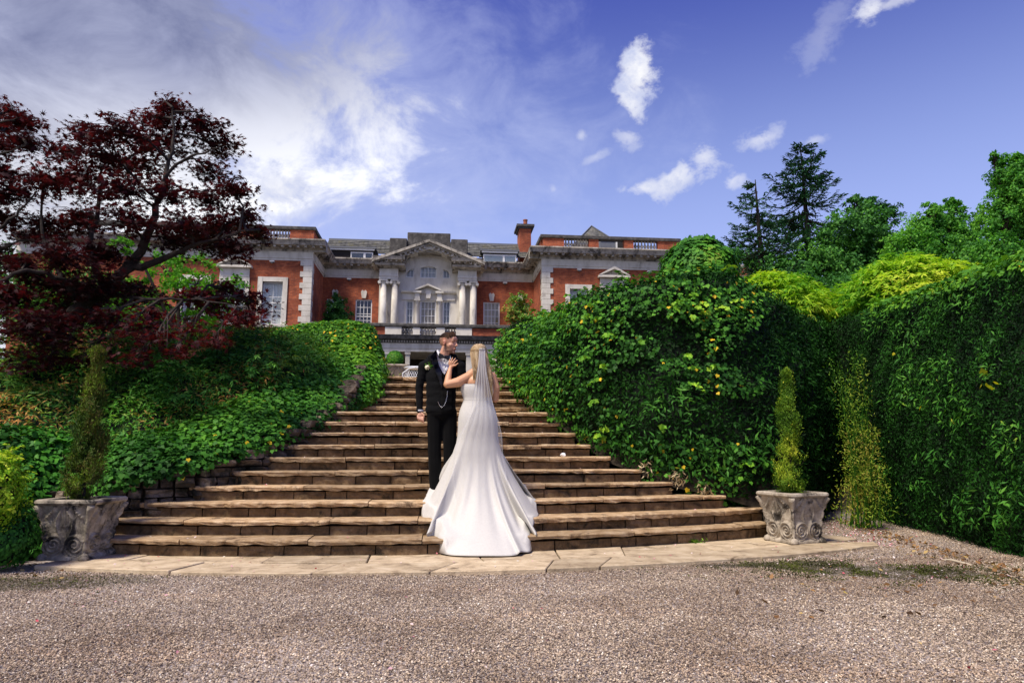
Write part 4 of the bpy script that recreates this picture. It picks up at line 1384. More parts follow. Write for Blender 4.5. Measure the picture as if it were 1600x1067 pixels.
def hedge_sheet(bot, top, depth=1.6, bulge=.22, nv=22, nu=70, rough=.07, seed=0, outward=-1, flat=.12, back=True):
    """bot, top: lists of 3D points (same length). The face goes from bot up to top, over the crown and back."""
    bot = np.array(bot, float); top = np.array(top, float)
    t = np.linspace(0, len(bot) - 1, nu)
    def cr(P, t):
        out = []
        for q in t:
            i = int(min(len(P) - 2, math.floor(q))); f = q - i
            p0 = P[max(i - 1, 0)]; p1 = P[i]; p2 = P[i + 1]; p3 = P[min(i + 2, len(P) - 1)]
            out.append(.5 * ((2 * p1) + (-p0 + p2) * f + (2 * p0 - 5 * p1 + 4 * p2 - p3) * f * f + (-p0 + 3 * p1 - 3 * p2 + p3) * f ** 3))
        return np.array(out)
    B, T = cr(bot, t), cr(top, t)
    tan = np.gradient(B * .5 + T * .5, axis=0); tan[:, 2] = 0; tan = unit(tan)
    out = np.stack([tan[:, 1], -tan[:, 0], np.zeros(nu)], 1) * (-outward)
    rows = []
    for j in range(nv):
        v = j / (nv - 1)
        if back:
            if v < .62:
                q = v / .62
                P = B * (1 - q) + T * q + out * (bulge * math.sin(math.pi * min(1, q * .93) ** .9))[..., None] if False else B * (1 - q) + T * q + out * (bulge * math.sin(math.pi * q ** .85))
                P[:, 2] -= 0
            else:
                q = (v - .62) / .38
                P = T - out * depth * q
                P[:, 2] += .10 * math.sin(math.pi * q * .8) - .5 * q ** 3
        else:
            q = v
            P = B * (1 - q) + T * q + out * (bulge * math.sin(math.pi * q))
        rows.append(P)
    Gd = np.stack(rows, 1)
    sh = Sheet(Gd)
    P = Gd.reshape(-1, 3)
    nn = npnoise(P, 1.3, seed + 5) * rough + npnoise(P, 4.0, seed + 9) * rough * .5
    o3 = np.repeat(out[:, None, :], nv, 1).reshape(-1, 3)
    o3 = o3 * .8 + np.array([0, 0, .5])
    sh.G = (P + o3 * nn[:, None]).reshape(Gd.shape)
    sh = Sheet(sh.G)
    # which way is out
    i, j = nu // 2, nv // 3
    nrm = np.cross(sh.G[i + 1, j] - sh.G[i, j], sh.G[i, j + 1] - sh.G[i, j])
    sh.sgn = 1.0 if nrm @ (out[i]) > 0 else -1.0
    return sh


def blob_density(P, blobs, soft=.30, seed=3):
    x, y = px_of(P)
    nz = npnoise(P, 3.0, seed)
    d = np.full(len(P), 9.0)
    for (cx, cy, rx, ry) in blobs:
        d = np.minimum(d, np.hypot((x - cx) / rx, (y - cy) / ry))
    return np.clip((.86 - d + nz * .42) / soft, 0, 1)


def sprays(e, name, P, N, mat, n, size, seed, leaf='lance', ln=.42, k=9):
    """arching shoots with paired leaves, on the outside of a mound"""
    rng = np.random.default_rng(seed)
    idx = rng.choice(len(P), n)
    PP = []; NN = []; AL = []
    for i in idx:
        d = N[i] * 1.0 + rng.normal(0, .45, 3); d[2] = abs(d[2]) * .9 + .35; d /= np.linalg.norm(d)
        side = np.cross(d, [0, 0, 1.0]); side /= max(1e-6, np.linalg.norm(side))
        L = ln * rng.uniform(.6, 1.3)
        for q in range(k):
            f = (q + 1) / k
            c_ = P[i] + d * L * f + np.array([0, 0, -.55 * L * f * f])
            dd = d + np.array([0, 0, -1.1 * f])
            for s in (-1, 1):
                PP.append(c_); NN.append(np.array([0, 0, .6]) + N[i] * .7 + rng.normal(0, .45, 3)); AL.append(side * s * (1.1 - .7 * f) + dd * .8)
    foliage(name, np.array(PP), unit(np.array(NN)), size, leaf, mat, e, seed + 1, clump=1.6, cw=.6, tilt=.12, along=np.array(AL), ajit=.10)



DN = FOL   # overall leaf density
# ---------------- right-hand hedge along the steps
A = [(785, 520, 12.7, (1.32, 12.9, 2.2)), (800, 511, 12.4, (1.36, 12.3, 2.1)), (822, 504, 11.9, (1.42, 11.6, 1.85)), (848, 506, 11.2, (1.50, 10.9, 1.6)), (874, 493, 10.2, (1.62, 10.0, 1.4)),
     (905, 472, 9.3, (1.88, 9.2, 1.15)), (950, 456, 8.7, (2.25, 8.7, .9)), (1000, 446, 8.4, (2.72, 8.35, .62)), (1060, 436, 8.3, (3.25, 8.25, .40)), (1130, 432, 8.3, (3.85, 8.25, .12)),
     (1180, 448, 8.7, (4.5, 8.6, -.05)), (1225, 474, 9.4, (5.2, 9.4, -.05)), (1262, 494, 10.3, (6.0, 10.3, -.05)), (1290, 506, 11.2, (7.0, 11.4, -.05))]
shA = hedge_sheet([a[3] for a in A], [tuple(PY(a[0], a[1], a[2])) for a in A], depth=1.7, bulge=.20, nu=120, nv=34, seed=1, rough=.09)
hedgeA = empty('hedge', (3.2, 8.4, 0), 'long dark clipped yew hedge curving down beside the right of the steps', 'hedge')
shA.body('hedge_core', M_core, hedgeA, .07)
rng = np.random.default_rng(4)
P, N, u, v = shA.sample(int(95000 * DN), rng)
P = P + N * rng.uniform(-.10, .06, (len(P), 1)) + N * .05 * npnoise(P, 7, 2)[:, None]
foliage('yew_foliage', P, N, .062, 'yew', M_yew, hedgeA, 5, clump=3.5, cw=.45, tilt=.75, upw=.25, along=np.array([-.5, -.5, -.15]), ajit=.8)
# ivy over it: dense along the shoulder, trailing patches below
ivyA = empty('ivy', (3.0, 8.2, .5), 'glossy ivy with scattered yellow leaves spilling over the hedge right of the steps', 'ivy')
BL = [(830, 540, 60, 45), (880, 525, 70, 55), (940, 500, 90, 50), (1010, 480, 90, 45), (1080, 470, 90, 45), (1140, 480, 60, 60), (800, 580, 30, 50), (845, 590, 40, 60), (870, 640, 50, 45), (930, 580, 55, 65), (990, 545, 50, 35),
      (1120, 540, 40, 35), (1060, 575, 45, 20), (1110, 590, 60, 30), (1150, 610, 40, 22), (900, 690, 55, 45), (960, 700, 60, 50), (1020, 710, 60, 45), (1080, 700, 60, 50), (1140, 720, 60, 55), (1190, 700, 40, 50), (1000, 750, 60, 30), (1100, 765, 70, 25), (960, 640, 35, 40), (1150, 500, 40, 30)]
P, N, u, v = shA.sample(int(78000 * DN), rng)
dn = blob_density(P, BL)
x_, y_ = px_of(P)
low = np.clip((y_ - 560) / 140, 0, 1)
keep = (rng.random(len(P)) < dn * (.55 - .36 * low)) | ((v > .66) & (rng.random(len(P)) < .35))
P, N = P[keep], N[keep]
P = P + N * rng.uniform(.02, .17, (len(P), 1))
foliage('ivy_foliage', P, N, .045, 'ivy', M_ivy, ivyA, 6, svar=.5, odd=.022, clump=2.0, cw=.35, tilt=.42, upw=.35, along=np.array([0, 0, -1.0]), ajit=.6)
sel = (v[keep] < .75)
single_leaves(280, P[sel] + N[sel] * .05, N[sel], .050, 'ivy', M_ivy, ivyA, 8)
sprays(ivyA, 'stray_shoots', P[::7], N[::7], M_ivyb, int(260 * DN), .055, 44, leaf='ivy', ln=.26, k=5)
# lower skirt: longer leaves
P, N, u, v = shA.sample(int(16000 * DN), rng)
dn = blob_density(P, [(1000, 700, 90, 45), (1100, 720, 110, 60), (1180, 690, 50, 60), (920, 700, 60, 40), (1050, 640, 60, 30)])
keep = rng.random(len(P)) < dn
climb = empty('climbing_shrub', (3.6, 8.1, .2), 'dark glossy narrow leaved shrub scrambling along the foot of the hedge by the planter', 'shrub')
foliage('narrow_foliage', P[keep] + N[keep] * .12, N[keep], .085, 'lance', M_bamboo, climb, 7, tilt=.6, upw=.3, along=np.array([-.2, -.2, .1]), ajit=1.0)

# ---------------- right-hand hedge towards the camera
Bd = [(1282, 512, 11.3, (6.8, 11.6, -.05)), (1310, 500, 10.9, (6.55, 11.0, -.05)), (1360, 490, 10.0, (6.40, 9.9, -.05)), (1420, 474, 9.0, (6.25, 9.0, -.05)), (1480, 452, 8.2, (6.08, 8.1, -.05)),
      (1540, 432, 7.4, (5.85, 7.2, -.05)), (1600, 416, 6.7, (5.62, 6.4, -.05)), (1690, 395, 5.9, (5.45, 5.6, -.05)), (1800, 380, 5.2, (5.3, 4.8, -.05)), (1960, 370, 4.5, (5.2, 4.0, -.05))]
shB = hedge_sheet([a[3] for a in Bd], [tuple(PY(a[0], a[1], a[2])) for a in Bd], depth=1.7, bulge=.16, nu=110, nv=34, seed=14, rough=.07)
hedgeB = empty('hedge', (5.9, 7.8, 0), 'tall dark yew hedge standing at the right edge beyond the potted conifer', 'hedge')
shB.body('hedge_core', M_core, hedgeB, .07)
P, N, u, v = shB.sample(int(165000 * DN), rng)
P = P + N * rng.uniform(-.10, .06, (len(P), 1)) + N * .05 * npnoise(P, 6, 12)[:, None]
foliage('yew_foliage', P, N, .047, 'yew', M_yew, hedgeB, 15, clump=3.0, cw=.5, tilt=.55, upw=.2, along=np.array([-1.0, -.9, -.1]), ajit=.5)
ivyB = empty('ivy', (5.9, 7.4, 1), 'sprays of narrow leaved climber growing through the hedge at the right edge', 'climber')
BL2 = [(1400, 500, 50, 30), (1450, 500, 60, 40), (1430, 620, 40, 30), (1470, 590, 50, 45), (1500, 640, 40, 50), (1440, 590, 40, 40), (1500, 470, 50, 30), (1560, 450, 60, 35), (1520, 800, 60, 35), (1580, 790, 50, 50), (1480, 720, 40, 25), (1560, 560, 40, 60), (1590, 690, 35, 50), (1450, 760, 30, 20), (1380, 735, 40, 12), (1430, 540, 25, 40), (1600, 420, 40, 30)]
P, N, u, v = shB.sample(int(60000 * DN), rng)
keep = rng.random(len(P)) < blob_density(P, BL2) * .24
P, N = P[keep], N[keep]
P = P + N * rng.uniform(.03, .16, (len(P), 1))
foliage('climber_foliage', P, N, .078, 'lance', M_bamboo, ivyB, 16, clump=1.5, cw=.4, tilt=.5, upw=.3, along=np.array([-.3, -.3, -.5]), ajit=.8)
single_leaves(140, P, N, .075, 'lance', M_bamboo, ivyB, 18)
# a few bigger broad leaves, some yellow
M_yl = leafmat('yellow_leaf', [(0, G(.35, .42, .02)), (1, G(.62, .50, .03))], trans=.4)
for (px, py, s) in ((1551, 590, .09), (1556, 608, .10), (1545, 600, .07), (1571, 604, .05), (1385, 556, .05), (1441, 640, .05)):
    x_, y_ = px_of(P); k = int(np.argmin((x_ - px) ** 2 + (y_ - py) ** 2))
    single_leaves(1, P[k:k + 1] + N[k:k + 1] * .06, N[k:k + 1], s * 1.2, 'ivy', M_yl, ivyB, int(px))

# feathery pale plant in the corner behind the right planter
feath = empty('feathery_shrub', (5.2, 8.9, 0), 'wispy yellow green shrub against the dark hedge just right of the potted conifer', 'shrub')
pp = []; nn_ = []
m = MB(); rr = random.Random(9)
for i in range(34):
    bx = 5.25 + rr.random() * .42; by = 8.4 + rr.random() * .5
    h = rr.uniform(.5, 1.65) if i < 28 else rr.uniform(1.8, 2.6)
    lean = rr.uniform(-.35, .25)
    pl = [Vector((bx + lean * q * q, by - .15 * q, h * q)) for q in [k / 7 for k in range(8)]]
    m.tube(pl, [.007 * (1 - .8 * k / 7) + .0015 for k in range(8)], 4)
    cnt = int(h * 110 * DN)
    for k in range(cnt):
        q = rr.random() ** .8
        c_ = Vector((bx + lean * q * q, by - .15 * q, h * q))
        sp_ = .13 * (1 - q * .75)
        pp.append(c_ + Vector((rr.gauss(0, sp_), rr.gauss(0, sp_), rr.gauss(0, .05)))); nn_.append((rr.gauss(0, 1), -1, .5))
m.build('stems', M_feather, feath)
foliage('feathery_foliage', np.array(pp), unit(np.array(nn_)), .042, 'lance', M_feather, feath, 21, clump=1.4, cw=.6, tilt=.8, along=np.array([0, 0, .7]))


# ---------------- mounded shrubs behind the right hedges
def mound(name, label, cat, px, py, rx, ry, Y, leaf, size, mat, n, seed, stems=True, down=1.6, upw=.5, along=(0, 0, .8), shp='oval', depth=1.0, group=None, clump=2.2, noise_amp=.14, zfloor=0):
    c_ = PY(px, py, Y); s = Y / FPX
    a, h = rx * s, ry * s
    e = empty(name, (c_.x, c_.y, max(zfloor, c_.z - h * down)), label, cat, group)
    rng = np.random.default_rng(seed)
    d = unit(rng.normal(size=(n, 3))); d[:, 2] = np.where(d[:, 2] < -.75, -d[:, 2], d[:, 2])
    rad = 1 - .28 * rng.random(n) ** 1.7
    amp = 1 + noise_amp * npnoise(d * 2.0, 2.2, seed)
    P = np.column_stack([c_.x + d[:, 0] * a * rad * amp, c_.y + d[:, 1] * a * depth * rad * amp, c_.z + d[:, 2] * h * rad * amp * np.where(d[:, 2] < 0, down, 1)])
    N = unit(d * np.array([1, 1, 1.2]))
    foliage(leaf, P, N, size, shp, mat, e, seed, clump=clump, cw=.45, tilt=.5, upw=upw, along=np.array(along), ajit=.6)
    bm = bmesh.new(); bmesh.ops.create_icosphere(bm, subdivisions=3, radius=1)
    for q in bm.verts:
        k = 1 + noise_amp * noise.noise(q.co * 2)
        q.co = Vector((c_.x + q.co.x * a * .72 * k, c_.y + q.co.y * a * depth * .72 * k, c_.z + q.co.z * h * .72 * k * (down if q.co.z < 0 else 1)))
    me = bpy.data.meshes.new('core'); bm.to_mesh(me); bm.free()
    link('branch_core', me, M_core, e, smooth=True)
    if stems:
        MB().tube([(c_.x, c_.y, zfloor), (c_.x + .05, c_.y, c_.z)], [.10, .05], 8).build('trunk', M_bark, e)
    return e, P, N


e, P, N = mound('laurel_bush', 'rounded deep green laurel bush rising above the hedge against the right wing', 'bush', 1092, 428, 66, 58, 13.5, 'laurel_foliage', .11, M_laurel, int(11000 * DN), 31, clump=2.4, zfloor=2.2)
e, P, N = mound('golden_shrub', 'smaller golden green mound beside the laurel, below the brick chimney piers', 'shrub', 1208, 500, 74, 66, 12.0, 'golden_foliage', .10, M_gold, int(9000 * DN), 32, shp='lance', zfloor=1.5)
sprays(e, 'golden_shoots', P[P[:, 2] > P[:, 2].mean() - .2], N[P[:, 2] > P[:, 2].mean() - .2], M_gold, int(900 * DN), .11, 33, ln=.34)
e, P, N = mound('golden_shrub', 'broad golden yellow mound above the right hedge, widest of the bright shrubs', 'shrub', 1418, 494, 114, 86, 11.2, 'golden_foliage', .10, M_gold, int(14000 * DN), 35, shp='lance', zfloor=1.2)
sprays(e, 'golden_shoots', P[P[:, 2] > P[:, 2].mean() - .2], N[P[:, 2] > P[:, 2].mean() - .2], M_gold, int(1500 * DN), .11, 36, ln=.34)
# tall shoots on the top of the right hedge near the edge
P, N, u, v = shB.sample(int(14000 * DN), rng)
kk = (v > .58)
shoots = empty('creeper', (6, 7, 2.6), 'leafy green creeper mounded on top of the hedge at the right edge', 'creeper')
x_, y_ = px_of(P); kk &= (x_ > 1370)
foliage('creeper_foliage', P[kk] + np.array([0, 0, .06]) + N[kk] * .1, N[kk], .062, 'ivy', M_ivyb, shoots, 41, tilt=.5, upw=.4)


# ---------------- trees beyond the hedges on the right
def broad_tree(label, trunk_px, Y, blobs, n, size, mat, seed, base_z=1.5, shape='oval', tr=.35, cat='tree', name='broadleaf_tree', group=None, hollow=.55, clump=.5, zs=1.0, twigs=True):
    """blobs: (px, py, rx, ry) lobes of the crown as seen, given depth of their own"""
    s = Y / FPX
    c0 = PY(trunk_px, 560, Y)
    size *= .58; n = int(n * 2.3)
    e = empty(name, (c0.x, Y, base_z), label, cat, group)
    rng = np.random.default_rng(seed)
    rr = random.Random(seed)
    tops = []
    Ps = []; Ns = []
    tot = sum(b[2] * b[3] for b in blobs)
    for (bx, by, rx, ry) in blobs:
        yy_ = Y + rng.uniform(-.6, .6) * rx * s
        c_ = PY(bx, by, yy_); a, h = rx * s, ry * s
        k = int(n * rx * ry / tot)
        d = unit(rng.normal(size=(k, 3)))
        rad = 1 - hollow * rng.random(k) ** 1.3
        amp = 1 + .30 * npnoise(d * 1.0 + bx, 2.6, seed)
        # leaf clusters: pull points towards random twig ends
        nt = max(6, k // 36)
        tw = d[rng.integers(0, k, nt)] * (rad[rng.integers(0, k, nt)])[:, None]
        own = rng.integers(0, nt, k)
        q = tw[own] * (amp[own])[:, None] + rng.normal(0, .075, (k, 3))
        P = np.column_stack([c_.x + q[:, 0] * a, c_.y + q[:, 1] * a, c_.z + q[:, 2] * h])
        Ps.append(P); Ns.append(unit(q + 1e-6)); tops.append((c_, a, h, tw))
    P = np.concatenate(Ps); N = np.concatenate(Ns)
    foliage('crown', P, N, size, shape, mat, e, seed, clump=clump, cw=.45, tilt=.7, upw=.4, along=np.array([0, 0, -.4]))
    m = MB()
    zc = max(t_[0].z for t_ in tops); xm = c0.x
    base = Vector((xm, Y, base_z)); fork = Vector((xm + rr.uniform(-.3, .3), Y, base_z + (zc - base_z) * .35))
    m.tube([base, base.lerp(fork, .5) + Vector((.08, 0, 0)), fork], [tr, tr * .8, tr * .7], 10)
    for (c_, a, h, tw) in tops:
        mid = fork.lerp(c_, .5) + Vector((rr.uniform(-.3, .3), rr.uniform(-.3, .3), rr.uniform(0, .5)))
        m.tube([fork, mid, c_], [tr * .5, tr * .3, tr * .14], 7)
        if twigs:
            for q in tw[:10]:
                m.tube([mid.lerp(c_, .6), (c_ + Vector((q[0] * a * .6, q[1] * a * .6, q[2] * h * .5))), c_ + Vector((q[0] * a, q[1] * a, q[2] * h))], [tr * .12, tr * .07, tr * .03], 4)
    m.build('trunk', M_bark, e)
    return e


def conifer(label, px_tip, py_tip, py_base, Y, halfw, n, seed, name='conifer_tree', group=None, gap=.0):
    tip = PY(px_tip, py_tip, Y); s = Y / FPX
    zb = 1.5; rr = random.Random(seed)
    e = empty(name, (tip.x, Y, zb), label, 'tree', group)
    m = MB(); m.tube([(tip.x, Y, zb), (tip.x + .1, Y, (zb + tip.z) / 2), (tip.x, Y, tip.z)], [.32, .2, .02], 8)
    PP = []; NN = []; AL = []
    H_ = (py_base - py_tip) * s
    z = tip.z - .25
    while z > tip.z - H_:
        f = (tip.z - z) / H_
        L0 = halfw * s * (f ** .75) * rr.uniform(.75, 1.15)
        for k in range(rr.randint(4, 6)):
            if rr.random() < gap: continue
            a = rr.uniform(0, 6.28); L = L0 * rr.uniform(.55, 1.12) + .15
            up_ = rr.uniform(-.05, .35)
            pts_ = []
            for q in range(6):
                t_ = q / 5
                pts_.append(Vector((tip.x + math.cos(a) * L * t_, Y + math.sin(a) * L * t_, z + L * (up_ * t_ - .30 * math.sin(t_ * 2.2) + .22 * t_ * t_))))
            m.tube(pts_, [.05 * (1 - t_ / 6) * min(1, L / 2) + .008 for t_ in range(6)], 4)
            cnt = int((L * 62 + 8) * DN * n)
            for _ in range(cnt):
                t_ = rr.random() ** .7; i = min(4, int(t_ * 5)); ff = t_ * 5 - i
                c_ = pts_[i].lerp(pts_[i + 1], ff)
                wv = (.10 + .17 * L * (1 - t_) * .9)
                off = rr.gauss(0, wv)
                c_ = c_ + Vector((-math.sin(a) * off, math.cos(a) * off, -abs(off) * .3 + rr.gauss(0, .04)))
                PP.append(c_); NN.append((rr.gauss(0, .3), rr.gauss(0, .3), 1)); AL.append((math.cos(a) - math.sin(a) * off * 2, math.sin(a) + math.cos(a) * off * 2, -.35))
        z -= rr.uniform(.22, .40) * (1 + f)
    m.build('trunk', M_bark, e)
    foliage('crown', np.array(PP), unit(np.array(NN)), .20, 'spray', M_conif, e, seed, clump=.8, cw=.4, tilt=.3, along=np.array(AL), ajit=.3)
    return e


conifer('tallest dark fir with a ragged pointed top behind the golden shrubs', 1250, 222, 500, 32, 155, 1.1, 51, gap=.12)
conifer('shorter thin topped fir left of the tallest one', 1180, 281, 500, 31, 120, .8, 52, gap=.15)
# long bough reaching up right from the tall fir
broad_tree('dense dark green tree right behind the tall fir, below its long bough', 1330, 30, [(1335, 365, 60, 45), (1370, 340, 38, 30), (1290, 420, 60, 50), (1350, 430, 70, 50), (1230, 440, 50, 50), (1300, 480, 80, 40), (1380, 400, 40, 40), (1345, 318, 30, 14)], int(24000 * DN), .26, M_broad, 61)
broad_tree('airy fresh green tree with thin upright tips between the dark tree and the edge tree', 1450, 26, [(1450, 365, 50, 45), (1485, 345, 30, 30), (1420, 400, 50, 45), (1480, 410, 55, 50), (1510, 370, 30, 40), (1400, 440, 50, 40), (1460, 330, 24, 18), (1490, 318, 14, 12)], int(17000 * DN), .20, M_broad2, 62, hollow=.8)
broad_tree('tall leafy tree filling the right edge of the photo with light and dark clumps', 1600, 19, [(1575, 275, 34, 40), (1605, 300, 50, 60), (1565, 340, 42, 48), (1560, 400, 44, 46), (1620, 380, 60, 60), (1600, 440, 70, 40), (1556, 250, 10, 16), (1590, 250, 14, 16), (1650, 280, 60, 60)], int(24000 * DN), .16, M_broad2, 63, tr=.28)
broad_tree('mid green tree low behind the gap between the golden mounds', 1300, 24, [(1290, 470, 60, 40), (1340, 460, 50, 40), (1250, 460, 40, 45), (1320, 500, 70, 30), (1380, 450, 50, 40)], int(15000 * DN), .19, M_broad, 64)
broad_tree('light green small tree beside the lower brick range', 1190, 38, [(1190, 412, 22, 18), (1170, 405, 16, 14), (1140, 400, 25, 18)], int(3500 * DN), .24, M_broad2, 65)
broad_tree('background tree in shade right of the golden mound', 1520, 24, [(1520, 420, 50, 45), (1540, 460, 60, 40), (1500, 450, 50, 40)], int(11000 * DN), .19, M_broad, 66)

# ---------------- left bank
def PPt(lst): return [tuple(PY(*q)) for q in lst]
# clipped sunny hedge at the head of the steps
e_h = empty('hedge', (-2.2, 13.2, 2.2), 'rounded sunlit bright green hedge at the head of the steps, on the left', 'hedge')
sh = hedge_sheet([(-5.2, 12.9, 2.0), (-4.2, 12.6, 2.0), (-3.2, 12.5, 2.0), (-2.2, 12.5, 2.0), (-1.6, 12.55, 2.0), (-1.30, 12.8, 2.1), (-1.28, 13.4, 2.1), (-1.5, 13.9, 2.1)],
                 PPt([(330, 535, 13.2), (385, 530, 12.9), (440, 518, 12.8), (500, 509, 12.8), (548, 507, 12.85), (574, 512, 13.1), (580, 514, 13.5), (560, 512, 13.9)]), depth=1.0, bulge=.16, nu=70, nv=26, seed=71, rough=.06)
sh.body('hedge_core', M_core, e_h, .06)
P, N, u, v = sh.sample(int(30000 * DN), rng)
P = P + N * rng.uniform(-.06, .07, (len(P), 1))
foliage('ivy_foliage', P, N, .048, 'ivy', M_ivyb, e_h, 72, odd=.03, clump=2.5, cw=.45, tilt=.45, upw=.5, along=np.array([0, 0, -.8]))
single_leaves(120, P, N, .062, 'ivy', M_ivyb, e_h, 73)
# ivy mound just below it
e_i = empty('ivy', (-1.8, 11.6, 1.9), 'mound of green ivy bulging over the wall top near the head of the steps', 'ivy')
sh = hedge_sheet([(-2.9, 11.0, 1.6), (-2.3, 10.8, 1.5), (-1.75, 10.9, 1.55), (-1.42, 11.2, 1.7), (-1.30, 11.8, 1.9), (-1.25, 12.4, 2.1)],
                 PPt([(450, 572, 11.8), (482, 558, 11.5), (520, 550, 11.5), (555, 552, 11.7), (578, 562, 12.0), (586, 572, 12.5)]), depth=1.0, bulge=.16, nu=50, nv=22, seed=75, rough=.09)
sh.body('ivy_core', M_core, e_i, .06)
P, N, u, v = sh.sample(int(23000 * DN), rng)
P = P + N * rng.uniform(-.05, .10, (len(P), 1))
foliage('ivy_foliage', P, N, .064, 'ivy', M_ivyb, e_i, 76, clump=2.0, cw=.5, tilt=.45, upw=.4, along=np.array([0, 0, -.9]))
# pale trailing shoots at its right end
P2 = np.array([tuple(PY(596 + rng.normal(0, 8), 590 + rng.normal(0, 12), 12.2 + rng.normal(0, .1))) for _ in range(260)])
P2 = P2[P2[:, 2] > 2.05]
foliage('trailing_shoots', P2, np.tile([[0, -1, .3]], (len(P2), 1)), .05, 'lance', M_feather, e_i, 77, along=np.array([.6, 0, .2]))
# ivy cascade over the retaining wall
e_c = empty('ivy', (-2.6, 8.6, 1.2), 'curtain of ivy hanging over the rough stone wall left of the steps', 'ivy')
bot = [(130, 772, 7.55), (205, 752, 7.55), (290, 733, 7.75), (345, 716, 8.0), (415, 698, 8.35), (458, 678, 8.75), (500, 662, 9.2), (532, 644, 9.8), (556, 630, 10.5), (580, 616, 11.3)]
top = [(130, 712, 8.0), (200, 698, 8.1), (290, 680, 8.35), (345, 656, 8.7), (400, 634, 9.1), (440, 616, 9.6), (480, 602, 10.1), (515, 588, 10.8), (545, 575, 11.3), (575, 575, 11.9)]
sh = hedge_sheet(PPt(bot), PPt(top), depth=.8, bulge=.14, nu=80, nv=22, seed=81, rough=.09)
sh.body('ivy_core', M_core, e_c, .07)
P, N, u, v = sh.sample(int(26000 * DN), rng)
edge_k = (v > .02) | (npnoise(P, 4, 5) > .1)
P, N = P[edge_k], N[edge_k]
P = P + N * rng.uniform(-.04, .12, (len(P), 1)); P[:, 2] -= rng.random(len(P)) * .10
foliage('ivy_foliage', P, N, .054, 'ivy', M_ivy, e_c, 82, clump=1.6, cw=.5, tilt=.45, upw=.4, along=np.array([0, 0, -.9]))
Ph = P[(P[:, 2] < 1.9)]
single_leaves(150, P, N, .062, 'ivy', M_ivyb, e_c, 83)
# shrub bank behind: bronze and green
e_s = empty('shrub', (-4.6, 9.4, 1.2), 'loose bronze and green shrubs covering the bank under the red maple', 'shrub')
bot = [(-560, 860, 6.9), (-330, 830, 7.1), (-160, 800, 7.4), (-60, 780, 7.6), (40, 765, 7.8), (130, 735, 8.1), (220, 705, 8.4), (300, 685, 8.7), (360, 660, 9.1), (420, 628, 9.7), (470, 605, 10.4), (520, 590, 11.2)]
top = [(-560, 600, 8.2), (-330, 598, 8.4), (-160, 590, 8.6), (-60, 575, 8.8), (40, 560, 9.2), (130, 552, 9.6), (220, 540, 10.0), (300, 535, 10.4), (360, 532, 10.8), (410, 532, 11.3), (450, 540, 11.8), (500, 552, 12.2)]
sh = hedge_sheet(PPt(bot), PPt(top), depth=1.6, bulge=.25, nu=90, nv=28, seed=85, rough=.30)
sh.body('shrub_core', M_core, e_s, .12)
P, N, u, v = sh.sample(int(66000 * DN), rng)
P = P + N * rng.uniform(-.14, .12, (len(P), 1)) + N * .12 * npnoise(P, 3, 7)[:, None]
half = rng.random(len(P)) < .5 + .35 * npnoise(P, 1.0, 21)
foliage('bronze_foliage', P[half], N[half], .070, 'lance', M_bronze, e_s, 86, clump=1.3, cw=.6, tilt=.9, upw=.7, along=np.array([0, -.3, -.3]))
foliage('green_foliage', P[~half], N[~half], .075, 'lance', M_undergrowth, e_s, 87, clump=1.3, cw=.5, tilt=.6, upw=.7, along=np.array([0, -.3, -.3]))
# spreading fingers of longer leaves
top_ = v > .45
sprays(e_s, 'arching_shoots', P[top_], N[top_], M_bronze, int(900 * DN), .080, 88, ln=.45, k=7)
idx = (u > .55) & (u < .88) & (v > .2)
sprays(e_s, 'green_shoots', P[idx], N[idx], M_bamboo, int(600 * DN), .080, 89, ln=.40, k=7)
# low dark growth behind the left planter
e_l = empty('ground_ivy', (-4.4, 7.5, 0), 'dark green ivy and undergrowth low behind the left planter', 'ivy')
bot = [(-620, 960, 5.6), (-400, 930, 5.9), (-200, 905, 6.2), (-80, 890, 6.6), (0, 880, 6.9), (60, 868, 7.2), (110, 858, 7.5), (170, 840, 7.75), (215, 815, 7.9)]
top = [(-620, 690, 7.0), (-400, 690, 7.1), (-200, 690, 7.2), (-80, 690, 7.3), (0, 690, 7.6), (60, 690, 7.8), (110, 700, 7.9), (160, 715, 8.0), (200, 735, 8.1)]
sh = hedge_sheet(PPt(bot), PPt(top), depth=1.0, bulge=.10, nu=60, nv=24, seed=91, rough=.12)
sh.body('ivy_core', M_core, e_l, .08)
P, N, u, v = sh.sample(int(23000 * DN), rng)
P = P + N * rng.uniform(-.06, .12, (len(P), 1))
foliage('ivy_foliage', P, N, .058, 'ivy', M_undergrowth, e_l, 92, clump=1.6, cw=.5, tilt=.6, upw=.5, along=np.array([0, 0, -.6]))
e, P, N = mound('golden_shrub', 'small bright yellow green shrub cut off by the left edge of the photo', 'shrub', -8, 768, 36, 58, 6.3, 'golden_foliage', .026, M_gold, int(7500 * DN), 95, shp='oval', down=1.3, stems=False, upw=.3, noise_amp=.3)
sprays(e, 'upright_shoots', P, N, M_gold, int(150 * DN), .03, 97, leaf='oval', ln=.12, k=6)
e, P, N = mound('shrub', 'small dark leafy shrub low at the left edge below the bright one', 'shrub', 0, 838, 50, 54, 6.5, 'shrub_foliage', .034, M_undergrowth, int(5000 * DN), 96, down=1.0, stems=False)


# ---------------- the purple maple
def CP(x, y, Y): return PY(x / 2.602, 130 + y / 2.602, Y)


